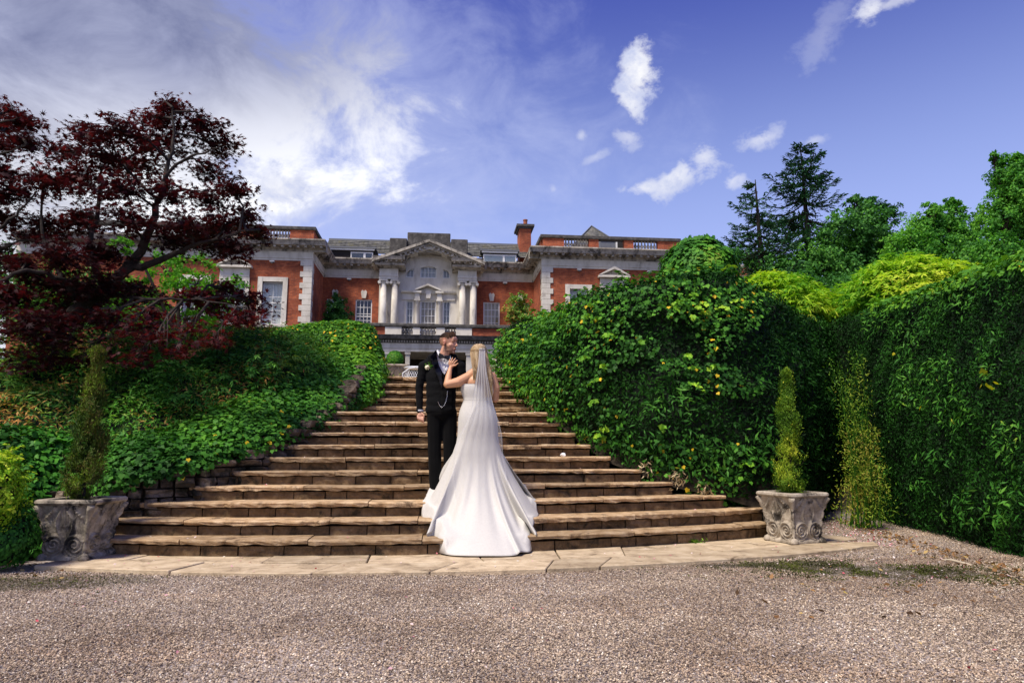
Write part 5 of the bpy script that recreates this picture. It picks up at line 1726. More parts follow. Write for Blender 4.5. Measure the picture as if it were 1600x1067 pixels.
def maple(label, blobs, limbs, seed, base, nleaf, group=None, single=150):
    rr = random.Random(seed); rng = np.random.default_rng(seed)
    e = empty('maple_tree', base, label, 'tree', group)
    m = MB(); limb_pts = []
    for (pts_, r0, r1) in limbs:
        P_ = [CP(*q) for q in pts_]
        # smooth
        Q = []
        for i in range(len(P_) - 1):
            for k in range(4):
                f = k / 4
                p0, p1, p2, p3 = P_[max(i - 1, 0)], P_[i], P_[i + 1], P_[min(i + 2, len(P_) - 1)]
                Q.append(.5 * ((2 * p1) + (p2 - p0) * f + (2 * p0 - 5 * p1 + 4 * p2 - p3) * f * f + (3 * p1 - p0 - 3 * p2 + p3) * f ** 3) + Vector((rr.gauss(0, .012), rr.gauss(0, .012), rr.gauss(0, .012))))
        Q.append(P_[-1])
        rad = [r0 + (r1 - r0) * (i / (len(Q) - 1)) for i in range(len(Q))]
        m.tube(Q, rad, 8)
        limb_pts += Q
    PP = []; NN = []
    for (bx, by, rx, ry) in blobs:
        Y = rr.uniform(8.6, 10.4) if by < 930 else rr.uniform(8.2, 8.8)
        c_ = CP(bx, by, Y); s = Y / FPX / 2.602
        a, h = rx * s, ry * s
        lp = min(limb_pts, key=lambda q: (q - c_).length * (1.0 + (.5 if q.z > c_.z else 0)))
        sparse = .45 if by > 990 else 1.0
        mid = lp.lerp(c_, .5) + Vector((rr.uniform(-.1, .1), rr.uniform(-.1, .1), rr.uniform(.0, .12)))
        m.tube([lp, mid, c_ - Vector((0, 0, h * .3))], [.020, .014, .008], 5)
        nt = int(max(24, int(a * h * 620)) * sparse)
        for q in range(nt):
            ang = rr.uniform(0, 6.28); r_ = rr.random() ** .6
            lz = rr.choice([-.75, -.25, .2, .7]) + rr.gauss(0, .12)
            shr = math.sqrt(max(.15, 1 - min(1, lz * lz)))
            end = c_ + Vector((math.cos(ang) * a * r_ * shr, math.sin(ang) * a * r_ * .8, h * lz - .10 * r_ * a))
            st = mid.lerp(c_, rr.random())
            m.tube([st, st.lerp(end, .55) + Vector((0, 0, .05)), end], [.007, .005, .0025], 3)
            k = int(nleaf * rr.uniform(.6, 1.4))
            dirv = (end - st); dirv.z *= .3
            dirv = dirv.normalized() if dirv.length > 1e-4 else Vector((1, 0, 0))
            for _ in range(k):
                o_ = dirv * rr.uniform(-.22, .10) + Vector((rr.gauss(0, .085), rr.gauss(0, .085), rr.gauss(0, .022)))
                PP.append(end + o_); NN.append((rr.gauss(0, .2), rr.gauss(0, .2), 1))
    m.build('trunk', M_bark, e)
    PP = np.array(PP); NN = unit(np.array(NN))
    foliage('crown', PP, NN, .092, 'maple', M_maple, e, seed, clump=1.0, cw=.45, tilt=.42, along=np.array([0, -.2, -.3]), ajit=1.0)
    if single: single_leaves(single, PP, NN, .085, 'maple', M_maple, e, seed + 1)
    return e


BLm = [(700, 90, 90, 40), (640, 160, 130, 45), (840, 185, 110, 45), (480, 190, 150, 45), (340, 205, 90, 40), (900, 265, 110, 34), (640, 250, 170, 50), (400, 290, 170, 45), (250, 280, 60, 34),
       (880, 365, 100, 30), (940, 425, 60, 20), (560, 350, 140, 45), (330, 385, 140, 50), (480, 430, 150, 45), (700, 430, 110, 40), (860, 465, 110, 34), (1000, 535, 80, 32), (900, 575, 150, 50), (1050, 612, 60, 28),
       (720, 555, 130, 50), (520, 555, 140, 50), (320, 545, 140, 50), (160, 590, 140, 50), (180, 395, 140, 50), (250, 690, 150, 55), (420, 690, 120, 50), (860, 640, 130, 45), (720, 645, 110, 45), (960, 680, 60, 26),
       (940, 840, 80, 40), (1030, 890, 80, 40), (880, 900, 90, 45), (1000, 950, 90, 26), (800, 870, 70, 35), (400, 800, 150, 55), (220, 830, 160, 60), (560, 860, 130, 45), (90, 760, 130, 60), (80, 880, 120, 60), (340, 920, 170, 55), (600, 960, 120, 40), (240, 960, 110, 45), (330, 850, 90, 40), (420, 960, 110, 40), (160, 1040, 130, 45), (300, 1040, 120, 40), (500, 1010, 120, 36), (60, 1010, 110, 45), (620, 1040, 100, 34), (740, 1000, 90, 30), (380, 1110, 100, 34), (200, 1130, 110, 36), (40, 1130, 110, 40), (560, 1110, 90, 30), (700, 1090, 80, 26), (860, 1040, 70, 24),
       (-60, 700, 120, 60), (-60, 860, 120, 60), (120, 960, 150, 50)]
limbs = [([(180, 1120, 9.6), (240, 1000, 9.5), (330, 905, 9.5), (430, 830, 9.4), (510, 760, 9.4), (570, 690, 9.4), (610, 600, 9.4), (640, 480, 9.45), (670, 400, 9.5), (690, 310, 9.5), (705, 200, 9.5), (702, 100, 9.5)], .105, .010),
         ([(500, 770, 9.4), (600, 738, 9.3), (700, 700, 9.2), (790, 660, 9.1), (900, 630, 9.0), (1000, 598, 9.0)], .055, .008),
         ([(650, 440, 9.45), (700, 345, 9.4), (800, 292, 9.3), (900, 255, 9.2)], .03, .006),
         ([(430, 830, 9.4), (360, 700, 9.7), (395, 560, 9.8), (405, 420, 9.9), (420, 290, 9.9), (380, 210, 9.9)], .045, .007),
         ([(330, 905, 9.5), (250, 800, 9.2), (120, 760, 9.0), (0, 800, 8.9), (-60, 760, 8.8)], .045, .010),
         ([(640, 480, 9.45), (560, 400, 9.7), (480, 300, 9.8), (440, 200, 9.8)], .025, .006),
         ([(400, 850, 9.4), (600, 880, 9.0), (800, 880, 8.8), (1000, 910, 8.7)], .028, .006),
         ([(250, 800, 9.2), (180, 640, 9.3), (170, 480, 9.4), (200, 380, 9.4)], .028, .006)]
maple('spreading purple leaved maple with tiered branches, in front of the left wing', BLm, limbs, 101, tuple(PY(60, 620, 9.7)), 13 * MAPL)
BL3 = [(60, 120, 80, 40), (110, 165, 60, 30), (30, 190, 70, 40), (110, 240, 60, 26), (20, 260, 60, 26), (40, 380, 80, 30), (90, 440, 70, 26), (20, 470, 70, 26), (-80, 150, 90, 50), (-80, 300, 90, 60), (-80, 470, 90, 60), (50, 560, 70, 26)]
limbs3 = [([(-330, 1000, 8.8), (-300, 700, 8.8), (-250, 450, 8.9), (-200, 300, 8.9), (-100, 180, 8.9)], .09, .02), ([(-200, 300, 8.9), (-80, 310, 8.8), (20, 285, 8.8), (110, 250, 8.8)], .03, .006),
          ([(-290, 640, 8.8), (-100, 620, 8.8), (0, 590, 8.8), (80, 520, 8.8), (150, 440, 8.8)], .035, .007), ([(-100, 180, 8.9), (0, 160, 8.8), (90, 140, 8.8)], .02, .005)]
maple('second purple maple whose outer branches reach in from the left edge', BL3, limbs3, 111, tuple(PY(-150, 620, 8.8)), 13 * MAPL, single=80)
broad_tree('bright lime green young tree showing behind the purple maple', 300, 14, [(310, 440, 60, 40), (255, 420, 45, 35), (350, 460, 45, 30), (210, 470, 60, 40), (290, 490, 60, 30), (130, 470, 60, 40), (60, 500, 70, 40), (190, 385, 30, 20)], int(3600 * DN), .13, M_mapgreen, 121, tr=.09, base_z=2.0)
broad_tree('dark green tree in the distance behind the maple at the left edge', 60, 19, [(60, 470, 100, 60), (160, 480, 90, 50), (-40, 440, 90, 70), (230, 505, 70, 36), (330, 505, 40, 22)], int(9000 * DN), .15, M_broad, 122, tr=.2, base_z=2.0)
# =================================================================== RETAINING WALL
M_rubble = stone('rubble_stone', [(.25, (.045, .034, .026)), (.5, (.15, .115, .085)), (.66, (.28, .22, .17)), (.80, (.46, .42, .37))], scale=5, bump=1.0, bscale=30, dirt=(.012, .014, .008), dscale=2.2, dlo=.46, dhi=.66, obj_var=.45, dist=.03)
rw_ = empty('stone_wall', (-2.4, 8.3, 0), 'low rough wall of irregular stones stepping up the left side of the steps', 'wall')
path = [(-4.1, 7.55), (-3.6, 7.60), (-3.15, 7.72), (-2.65, 7.95), (-2.25, 8.25), (-1.98, 8.6), (-1.78, 8.95), (-1.60, 9.4), (-1.46, 9.9), (-1.40, 10.6), (-1.36, 11.4), (-1.33, 12.5)]
path = [Vector((x, y, 0)) for x, y in path]
cum = [0]
for i in range(1, len(path)): cum.append(cum[-1] + (path[i] - path[i - 1]).length)
def at_s(s):
    for i in range(1, len(path)):
        if s <= cum[i] or i == len(path) - 1:
            f = (s - cum[i - 1]) / (cum[i] - cum[i - 1]); p_ = path[i - 1].lerp(path[i], f)
            return p_, (path[i] - path[i - 1]).normalized()
def wall_top(x, y): return .56 + 2.05 * min(1, max(0, (y - 7.5) / 4.6)) ** .9
def wall_bot(x, y): return max(-.05, .02 + 2.0 * min(1, max(0, (y - 7.9) / 4.3)) - .18)
rr = random.Random(17)
z = -.06
while z < 2.7:
    h = rr.uniform(.065, .12); s = rr.uniform(0, .2)
    while s < cum[-1] - .1:
        L = rr.uniform(.08, .30)
        p_, t_ = at_s(min(s + L / 2, cum[-1] - .01))
        if z + h > wall_bot(p_.x, p_.y) and z < wall_top(p_.x, p_.y) - .05:
            nrm = Vector((t_.y, -t_.x, 0))
            if nrm.y > 0 and nrm.x < 0: nrm = -nrm
            off = rr.uniform(-.02, .05)
            bm = bmesh.new(); bmesh.ops.create_cube(bm, size=1)
            bmesh.ops.subdivide_edges(bm, edges=bm.edges, cuts=1, use_grid_fill=True)
            sd = rr.random() * 50
            for v in bm.verts:
                c_ = v.co
                rnd_ = 1 - .10 * (abs(c_.x * 2) ** 2 + abs(c_.z * 2) ** 2 + abs(c_.y * 2) ** 2 - 1) / 2
                q = noise.noise_vector(c_ * 1.3 + Vector((sd, 0, 0))) * .26
                v.co = Vector(((c_.x * rnd_ + q.x * .5) * (L - .016), (c_.y * rnd_ + q.y) * .22, (c_.z * rnd_ + q.z * .6) * (h - .010)))
                v.co = p_ + t_ * v.co.x + nrm * (-v.co.y + off) + Vector((0, 0, z + h / 2 + v.co.z))
            me = bpy.data.meshes.new('wall_stone'); bmesh.ops.recalc_face_normals(bm, faces=bm.faces); bm.to_mesh(me); bm.free()
            link('wall_stone', me, M_rubble, rw_)
        s += L
    z += h
m = MB()
for i in range(24):
    s0, s1 = cum[-1] * i / 24, cum[-1] * (i + 1) / 24
    a, ta = at_s(s0); b_, tb_ = at_s(s1)
    na = Vector((-ta.y, ta.x, 0)); nb = Vector((-tb_.y, tb_.x, 0))
    if na.x > 0: na = -na
    if nb.x > 0: nb = -nb
    a2, b2 = a + na * .02, b_ + nb * .02; a3, b3 = a + na * .4, b_ + nb * .4
    zt_, zt2_ = wall_top(a.x, a.y) - .05, wall_top(b_.x, b_.y) - .05
    m.add([(a2.x, a2.y, -.3), (b2.x, b2.y, -.3), (b2.x, b2.y, zt2_), (a2.x, a2.y, zt_), (a3.x, a3.y, -.3), (b3.x, b3.y, -.3), (b3.x, b3.y, zt2_), (a3.x, a3.y, zt_)],
          [(0, 1, 2, 3), (3, 2, 6, 7), (4, 7, 6, 5), (0, 3, 7, 4), (1, 5, 6, 2)])
m.build('wall_fill', M_joint, rw_)
# bank of soil and roots under the right hedge where it meets the steps
def bankline(k): return (XR[k] + .05, arc(k, XR[k]) + .1)
m = MB(); vs = []; 
for k in range(15):
    x, y = bankline(k)
    z0_ = HZ[k]
    for j in range(6):
        f = j / 5
        vs.append((x - .05 + .55 * f, y + .12 * f, z0_ - .05 + .30 * f ** .7 + rr.uniform(-.03, .03)))
fs = []
for k in range(14):
    for j in range(5):
        a = k * 6 + j; fs.append((a, a + 1, a + 7, a + 6))
m.add(vs, fs)
M_soil = stone('soil', [(.3, (.010, .008, .005)), (.6, (.035, .025, .015)), (.85, (.09, .065, .04))], scale=9, bump=1.0, bscale=30, obj_var=0)
tag(m.build('soil_bank', M_soil, None, smooth=True), 'soil and roots beside the right ends of the steps', kind='structure')
# dry grass where the steps meet the hedge
M_straw = leafmat('straw', [(0, G(.16, .10, .05)), (.5, G(.38, .27, .14)), (1, G(.60, .48, .30))], trans=.2)
straw = empty('dry_grass', (1.7, 10.3, 1.4), 'pale dead grass hanging over the right ends of the middle steps', 'grass')
PP = []
for (px, py, Y, n) in ((840, 638, 10.55, 160), (832, 622, 10.9, 90), (812, 590, 12.0, 60), (806, 575, 12.4, 50), (1060, 745, 8.2, 60), (1100, 765, 8.2, 60), (1010, 728, 8.3, 30)):
    for _ in range(n): PP.append(tuple(PY(px + rr.gauss(0, 6), py + rr.gauss(0, 7), Y - .08 + rr.gauss(0, .05))))
foliage('dead_stems', np.array(PP), unit(np.array([(rr.gauss(0, .5), -1, rr.gauss(0, .5)) for _ in PP])), .06, 'lance', M_straw, straw, 5, tilt=.4, along=np.array([-.4, 0, -.6]), ajit=.8)

# =================================================================== PLANTERS
M_pl = stone('lichened_stone', [(.22, (.10, .08, .06)), (.45, (.30, .255, .20)), (.62, (.46, .40, .32)), (.85, (.60, .55, .46))], scale=9, bump=.7, bscale=60, dirt=(.035, .030, .025), dscale=4.0, dlo=.50, dhi=.64, obj_var=.05, dist=.008)
M_pl2 = stone('blackened_planter_stone', [(.25, (.07, .06, .05)), (.5, (.29, .25, .195)), (.68, (.48, .43, .345)), (.88, (.62, .57, .48))], scale=8, bump=.7, bscale=60, dirt=(.030, .028, .025), dscale=3.2, dlo=.46, dhi=.60, obj_var=.05, dist=.008)
M_earth = solid('potting_soil', (.012, .009, .006), .95, var=.3)


def planter_mesh(side=.54, hgt=.50):
    """square tapered planter with carved scrolls; base at z 0"""
    nu, nv = 56, 46
    hw = side / 2
    def prof(v):        # half width against height
        if v < .05: return hw * .80
        if v < .10: return hw * (.80 - .10 * (v - .05) / .05)
        q = (v - .10) / .90
        return hw * (.70 + .05 * q + .20 * q ** 2.4)
    def spiral(du, dv, sgn):
        r = math.hypot(du, dv); a = math.atan2(dv, du * sgn)
        if r > .105: return 0
        ph = (r / .036 - a / (2 * math.pi)) * 2 * math.pi
        k = .55 + .45 * math.cos(ph)
        return k * min(1, (.105 - r) / .012) * 1.0
    curves = []
    for s in (-1, 1):
        cu = []
        for i in range(30):
            t_ = i / 29
            x = s * (.085 + .105 * math.sin(t_ * 2.6) - .03 * t_ + .05 * t_ ** 3)
            x = s * (.165 - .115 * math.sin(math.pi * min(1, t_ * 1.05)) + .055 * t_)
            cu.append((x, .26 * 1 + .18 * 0 + (.13 + .33 * t_)))
        curves.append(cu)
        curves.append([(s * (.03 + .05 * math.sin(q * .11)), .20 + .25 * q / 29) for q in range(30)])
    def relief(x, z):
        h = 0
        h = max(h, spiral(x - .100, z - .140, 1)); h = max(h, spiral(x + .100, z - .140, -1))
        for cu in curves:
            d = min(math.hypot(x - a, z - b_) for a, b_ in cu[::2])
            h = max(h, .9 * math.exp(-(d / .011) ** 2))
        # a fluted leaf between the stems and leaves at the corners
        h = max(h, .55 * math.exp(-(x / .05) ** 2) * (z > .30) * (.6 + .4 * math.cos(x * 260)))
        return h
    m = MB()
    base_h = []
    for j in range(nv + 1):
        v = j / nv; row = []
        for i in range(nu + 1):
            u = -1 + 2 * i / nu
            w_ = prof(v)
            x = u * w_; zz = v * hgt
            e_ = relief(x, zz * .50 / hgt) * .020 if .06 < v < .97 else 0
            e_ *= 1.6
            cr = math.exp(-((1 - abs(u)) / .10) ** 2)
            e_ = e_ * (1 - cr) + cr * (.012 + .010 * math.sin(zz * 190)) * (v > .12)
            row.append((x, w_ + e_, zz, cr))
        base_h.append(row)
    for s in range(4):
        a = s * math.pi / 2; vs = []
        for row in base_h:
            for (x, y, zz, cr) in row:
                # corners bulge outwards as leaf edges
                vs.append((x * math.cos(a) - (-y) * math.sin(a), x * math.sin(a) + (-y) * math.cos(a), zz))
        fs = [(j * (nu + 1) + i, j * (nu + 1) + i + 1, (j + 1) * (nu + 1) + i + 1, (j + 1) * (nu + 1) + i) for j in range(nv) for i in range(nu)]
        m.add(vs, fs)
    # corner ribs to close the seams, and feet
    for sx_ in (-1, 1):
        for sy_ in (-1, 1):
            pts_ = [(sx_ * (prof(q / 14) + .003 + (.006 * math.sin(q * 2.4))), sy_ * (prof(q / 14) + .003 + (.006 * math.sin(q * 2.4))), hgt * q / 14) for q in range(15)]
            m.tube(pts_, [.014 + .007 * abs(math.sin(q * 1.3)) + (.014 if q > 11 else 0) for q in range(15)], 7)
            m.lathe((sx_ * hw * .74, sy_ * hw * .74, -.0), [(.045, 0), (.050, .015), (.040, .045), (.02, .06)], 8)
    body = m.mesh('body')
    bm = bmesh.new(); bm.from_mesh(body); bmesh.ops.remove_doubles(bm, verts=bm.verts, dist=.0005); bmesh.ops.recalc_face_normals(bm, faces=bm.faces); bm.to_mesh(body); bm.free()
    body.polygons.foreach_set('use_smooth', [True] * len(body.polygons))
    # rim: rounded square ring
    rb = MB(); prof_r = [(-.02, 0), (.020, .004), (.034, .022), (.030, .042), (.012, .052), (-.05, .050), (-.055, .0)]
    vs = []; nseg = 0
    cor = []
    for s in range(4):
        a = s * math.pi / 2
        for q in range(6):
            b_ = a + math.pi / 4 * 0 + q / 5 * math.pi / 2
            cor.append((math.cos(b_), math.sin(b_), s))
    cs_ = [(1, 1), (-1, 1), (-1, -1), (1, -1)]
    n = len(cor); hwr = hw * .97; rc = .035
    for (o_, zz) in prof_r:
        for (cx_, cy_, s) in cor:
            sx_, sy_ = cs_[s]
            vs.append((sx_ * (hwr - rc) + cx_ * (rc + o_), sy_ * (hwr - rc) + cy_ * (rc + o_), hgt + zz))
    k = len(prof_r)
    fs = [(j * n + i, j * n + (i + 1) % n, ((j + 1) % k) * n + (i + 1) % n, ((j + 1) % k) * n + i) for j in range(k) for i in range(n)]
    rb.add(vs, fs)
    rim = rb.mesh('rim')
    bm = bmesh.new(); bm.from_mesh(rim); bmesh.ops.recalc_face_normals(bm, faces=bm.faces); bm.to_mesh(rim); bm.free()
    return body, rim


PBODY, PRIM = planter_mesh()


def planter(loc, rotz, mat, label, scale=1.0, group=None):
    e = empty('stone_planter', loc, label, 'planter', group)
    e.rotation_euler = (0, 0, rotz); e.scale = (scale,) * 3
    for nm, me in (('body', PBODY), ('rim', PRIM)):
        me2 = me.copy(); me2.materials.clear(); me2.materials.append(mat)
        o = bpy.data.objects.new(nm, me2); COL.objects.link(o); o.parent = e
    m = MB().box(-.22, .22, -.22, .22, .40, .47)
    me = m.mesh('soil'); me.materials.append(M_earth)
    o = bpy.data.objects.new('soil', me); COL.objects.link(o); o.parent = e
    return e


PR = PZ(1242, 842, 0); PR.x, PR.y = 3.84, 7.36
planter((3.87, 7.36, 0.0), R(16.6), M_pl, 'pale carved stone planter at the right end of the steps', .96)
planter((-3.35, 6.98, 0.0), R(-8.6), M_pl2, 'black stained carved stone planter at the left end of the steps', 0.98)
planter((tuple(PY(617, 640, 15))[0], 15.0, 2.252), R(4), M_pl, 'carved stone planter with a clipped ball, on the terrace left of the groom', .98)
planter((tuple(PY(764, 640, 15))[0], 15.0, 2.252), R(-4), M_pl, 'carved stone planter mostly hidden behind the bride on the terrace', .98)


def conifer_pot(name, label, c, top, widths, mat, n, seed, lean=0.0, bare=None):
    """small upright conifer: c base point, widths: (height fraction, radius)"""
    e = empty(name, tuple(c), label, 'conifer')
    rr = random.Random(seed); H_ = top - c.z
    m = MB(); m.tube([tuple(c), (c.x + lean * .5, c.y, c.z + H_ * .5), (c.x + lean, c.y, top - .06)], [.016, .010, .003], 6)
    PP = []; NN = []; AL = []
    clus = [(rr.random() ** .9, rr.uniform(0, 6.28)) for _ in range(95)]
    for k in range(int(n / 20)):
        f, a0_ = rr.choice(clus); f = min(.995, max(0, f + rr.gauss(0, .018)))
        i = max(q for q in range(len(widths)) if widths[q][0] <= f); i = min(i, len(widths) - 2)
        (f0, w0), (f1, w1) = widths[i], widths[i + 1]
        w_ = w0 + (w1 - w0) * (f - f0) / (f1 - f0)
        a = a0_ + rr.gauss(0, .30); r_ = w_ * (rr.random() ** .6) * (1.0 + .35 * math.sin(a * 3 + f * 19))
        st = Vector((c.x + lean * f * .9, c.y, c.z + H_ * f * .96))
        L = (.05 + .12 * rr.random()) * (.35 + .65 * min(1, w_ / .18))
        root = st + Vector((math.cos(a) * r_ * .7, math.sin(a) * r_ * .7, 0))
        tipd = Vector((math.cos(a) * .55, math.sin(a) * .55, 1.0 + rr.random() * .5)).normalized()
        if rr.random() < .35: m.tube([st, root, root + tipd * L], [.004, .003, .0015], 3)
        for q in range(26):
            t_ = rr.random()
            wv = .028 * (1 - t_) + .004
            PP.append(root + tipd * L * t_ + Vector((rr.gauss(0, wv), rr.gauss(0, wv), rr.gauss(0, .008))))
            NN.append((math.cos(a) + rr.gauss(0, .5), math.sin(a) + rr.gauss(0, .5), .3)); AL.append(tuple(tipd * 1.3))
    m.build('trunk', M_bark, e)
    foliage('cypress_foliage', np.array(PP), unit(np.array(NN)), .026, 'lance', mat, e, seed, clump=5, cw=.6, tilt=.6, along=np.array(AL) * 1.6, ajit=.40)
    return e


cR = Vector((3.87, 7.36, .45)); tR = PY(1228, 574, 7.36)
conifer_pot('potted_conifer', 'slim yellow green conifer growing in the right planter', cR, tR.z, [(0, .11), (.12, .185), (.3, .155), (.42, .07), (.55, .12), (.72, .075), (.84, .035), (.93, .012), (1.0, .002)], M_cyp, 26000 * DN, 201, lean=(tR.x - cR.x))
cL = Vector((-3.35, 6.98, .46)); tL = PY(157, 540, 7.02)
conifer_pot('potted_conifer', 'taller browning conifer growing in the left planter', cL, tL.z, [(0, .08), (.12, .20), (.28, .15), (.45, .135), (.62, .10), (.76, .05), (.86, .018), (.94, .006), (1.0, .002)], M_cypd, 30000 * DN, 202, lean=(tL.x - cL.x))
def ball(px, py, Y, rpx, label, seed):
    c_ = PY(px, py, Y); r = rpx * Y / FPX
    e = empty('topiary_ball', (c_.x, Y, 2.72), label, 'topiary')
    rng = np.random.default_rng(seed); n = int(5200 * DN)
    d = unit(rng.normal(size=(n, 3))); P = np.array(tuple(c_)) + d * r * (1 - .2 * rng.random((n, 1)) ** 2) * np.array([1, 1, 1.05]) * (1 + .05 * npnoise(d, 3, seed))[:, None]
    foliage('clipped_foliage', P, d, .038, 'oval', M_laurel, e, seed, clump=4, tilt=.5, upw=.3)
    bm = bmesh.new(); bmesh.ops.create_icosphere(bm, subdivisions=2, radius=r * .82)
    for v in bm.verts: v.co = v.co + c_
    me = bpy.data.meshes.new('core'); bm.to_mesh(me); bm.free(); link('branch_core', me, M_core, e)
ball(617, 562, 15.0, 13.5, 'clipped green ball in the terrace planter left of the groom', 211)
ball(763, 566, 15.0, 13.5, 'clipped green ball just visible right of the bride', 212)
# bushes on the balcony against the brickwork
for (px, py, rx, ry, lb) in ((527, 484, 23, 26, 'dark loose shrub on the balcony left of the stone centre'), (811, 484, 24, 26, 'dark reddish loose shrub on the balcony by the right wing')):
    broad_tree(lb, px, 41.5, [(px, py, rx, ry), (px - 8, py + 12, 14, 14), (px + 10, py + 10, 14, 14)], int(2600 * DN), .22, M_bronze if px > 700 else M_broad, 220 + px, base_z=7.0, tr=.06, cat='shrub', name='shrub', hollow=.95)
# ornate white garden chair on the terrace
ch = empty('garden_chair', tuple(PY(648, 640, 14.2).xy) + (2.252,), 'white scrollwork garden chair partly hidden behind the groom', 'chair')
cx = PY(648, 640, 14.2).x; cy = 14.2; zt_ = PY(648, 574, 14.2).z
M_wm = solid('white_metal', (.72, .75, .80), .4)
m = MB()
w_ = .26
m.tube([(cx - w_, cy, 2.26), (cx - w_, cy, zt_ - .12), (cx - w_ * .5, cy, zt_ - .02), (cx, cy, zt_), (cx + w_ * .5, cy, zt_ - .02), (cx + w_, cy, zt_ - .12), (cx + w_, cy, 2.26)], .014, 6)
m.build('back_frame', M_wm, ch)
m = MB(); zz = 2.35; row = 0
while zz < zt_ - .06:
    x = cx - w_ + .04 + (.022 if row % 2 else 0)
    while x < cx + w_ - .03:
        ring = [(x + .023 * math.cos(q * math.pi / 4), cy, zz + .028 * math.sin(q * math.pi / 4)) for q in range(9)]
        m.tube(ring, .0055, 4, cap=False); x += .048
    zz += .05; row += 1
m.build('back_scrollwork', M_wm, ch)
m = MB(); m.lathe((cx, cy + .25, 2.66), [(.02, 0), (.25, 0), (.26, .015), (.24, .03)], 20); m.build('seat', M_wm, ch)
for (dx_, dy_) in ((-.18, .42), (.18, .42)): MB().tube([(cx + dx_, cy + dy_, 2.252), (cx + dx_ * .8, cy + dy_ * .9, 2.66)], .012, 6).build('leg', M_wm, ch)
# white flowers by the right terrace planter
fl = empty('flowering_plant', tuple(PY(779, 640, 14.6).xy) + (2.252,), 'pale flowers standing dark against the porch right of the bride', 'plant')
P2 = []
for _ in range(70): P2.append(tuple(PY(779 + rr.gauss(0, 5), 573 + rr.gauss(0, 8), 14.6 + rr.gauss(0, .1))))
M_petal = leafmat('pale_petals', [(0, G(.60, .55, .50)), (.6, G(.75, .72, .68)), (1, G(.80, .62, .60))], trans=.3)
foliage('blossoms', np.array(P2), np.tile([[0, -1, .4]], (70, 1)), .06, 'ivy', M_petal, fl, 6)
foliage('leaves', np.array(P2 * 3) + RNG.normal(0, .08, (210, 3)), np.tile([[0, -1, .6]], (210, 1)), .08, 'lance', M_broad, fl, 7)
MB().lathe((PY(779, 640, 14.6).x, 14.6, 2.252), [(.12, 0), (.16, .25), (.18, .27), (.18, .30)], 14).build('pot', M_pl, fl)

# =================================================================== FALLEN LEAVES, PETALS, TWIG
def scatter_flat(name, label, pts_, size, shape, mat, seed):
    e_ = foliage(name, np.array(pts_), unit(np.array([(rr.gauss(0, .3), rr.gauss(0, .3), 1) for _ in pts_])), size, shape, mat, None, seed, clump=8, cw=.1, tilt=.25)
    e_['label'] = label
    return e_
M_conf = leafmat('confetti', [(0, G(.75, .72, .70)), (.35, G(.70, .52, .52)), (.6, G(.62, .30, .36)), (.8, G(.45, .04, .07)), (.93, G(.75, .74, .72)), (1, G(.62, .42, .10))], trans=.15)
M_dead = leafmat('dead_leaves', [(0, G(.05, .028, .014)), (.4, G(.15, .075, .028)), (.75, G(.30, .16, .06)), (.95, G(.42, .30, .12)), (1, G(.6, .45, .05))], trans=.15)
pts_ = []
for _ in range(1100):       # right corner behind the planter
    px, py = 1290 + abs(rr.gauss(0, 60)), rr.uniform(798, 850); p_ = PZ(px, py, 0)
    if p_.y < 10.5 and p_.x < 5.9: pts_.append((p_.x, p_.y, -.022))
for _ in range(160):
    p_ = PZ(rr.uniform(1100, 1600), rr.uniform(862, 900), 0); pts_.append((p_.x, p_.y, -.022))
for _ in range(60):
    p_ = PZ(rr.uniform(0, 1600), rr.uniform(900, 1060), 0); pts_.append((p_.x, p_.y, -.022))
for _ in range(110):
    x = rr.uniform(-3.4, 4.3); pts_.append((x, pf(x) + rr.uniform(.03, 1.0) ** 1.0, .004))
for _ in range(110):
    k = rr.randint(0, 9); x = rr.uniform(XL[k] + .1, XR[k]); pts_.append((x, arc(k, x) + rr.uniform(.05, .28), HZ[k] + .006))
for _ in range(60):
    p_ = PZ(rr.uniform(20, 240), rr.uniform(880, 935), 0); pts_.append((p_.x, p_.y, -.035 if p_.y < pf(p_.x) else .004))
scatter_flat('petals', 'pink, red and white confetti petals scattered on the paving, steps and gravel', pts_, .024, 'oval', M_conf, 301)
pts_ = []
for _ in range(620):
    t_ = rr.random(); px = 1290 + 330 * t_; py = 800 + 92 * t_ + abs(rr.gauss(0, 10)) * (.6 + t_)
    p_ = PZ(px, py, 0); pts_.append((p_.x, p_.y, -.035 + rr.random() * .015))
for _ in range(70):
    p_ = PZ(rr.uniform(1150, 1600), rr.uniform(875, 960), 0); pts_.append((p_.x, p_.y, -.022))
for _ in range(80):
    p_ = PZ(rr.uniform(-60, 120), rr.uniform(872, 900), 0); pts_.append((p_.x, p_.y, -.03))
scatter_flat('dead_leaves', 'brown dead leaves gathered along the foot of the right hedge', pts_, .05, 'oval', M_dead, 302)
M_moss = leafmat('moss_tufts', [(0, G(.012, .014, .004)), (.5, G(.05, .06, .010)), (1, G(.12, .14, .02))], trans=.2)
pts_ = []
while len(pts_) < 9000:
    x, y = rr.gauss(3.75, .95), rr.gauss(5.72, .36); y -= -.25 * (x - 3.75) * -1 * .9
    nz = noise.fractal(Vector((x * 2.2, y * 2.2, 0)), 1, 2, 4)
    if nz > -.02 and y < pf(x) - .03: pts_.append((x, y, -.030 + rr.random() * .008))
for _ in range(1500):
    x, y = rr.gauss(-3.4, .6), rr.gauss(5.95, .18)
    if y < pf(x): pts_.append((x, y, -.028))
mo = foliage('moss', np.array(pts_), unit(np.array([(rr.gauss(0, .6), rr.gauss(0, .6), 1) for _ in pts_])), .016, 'oval', M_moss, None, 303, clump=5, cw=.4, tilt=.6)
mo['label'] = 'flat patch of moss and silt on the gravel by the right end of the paving'
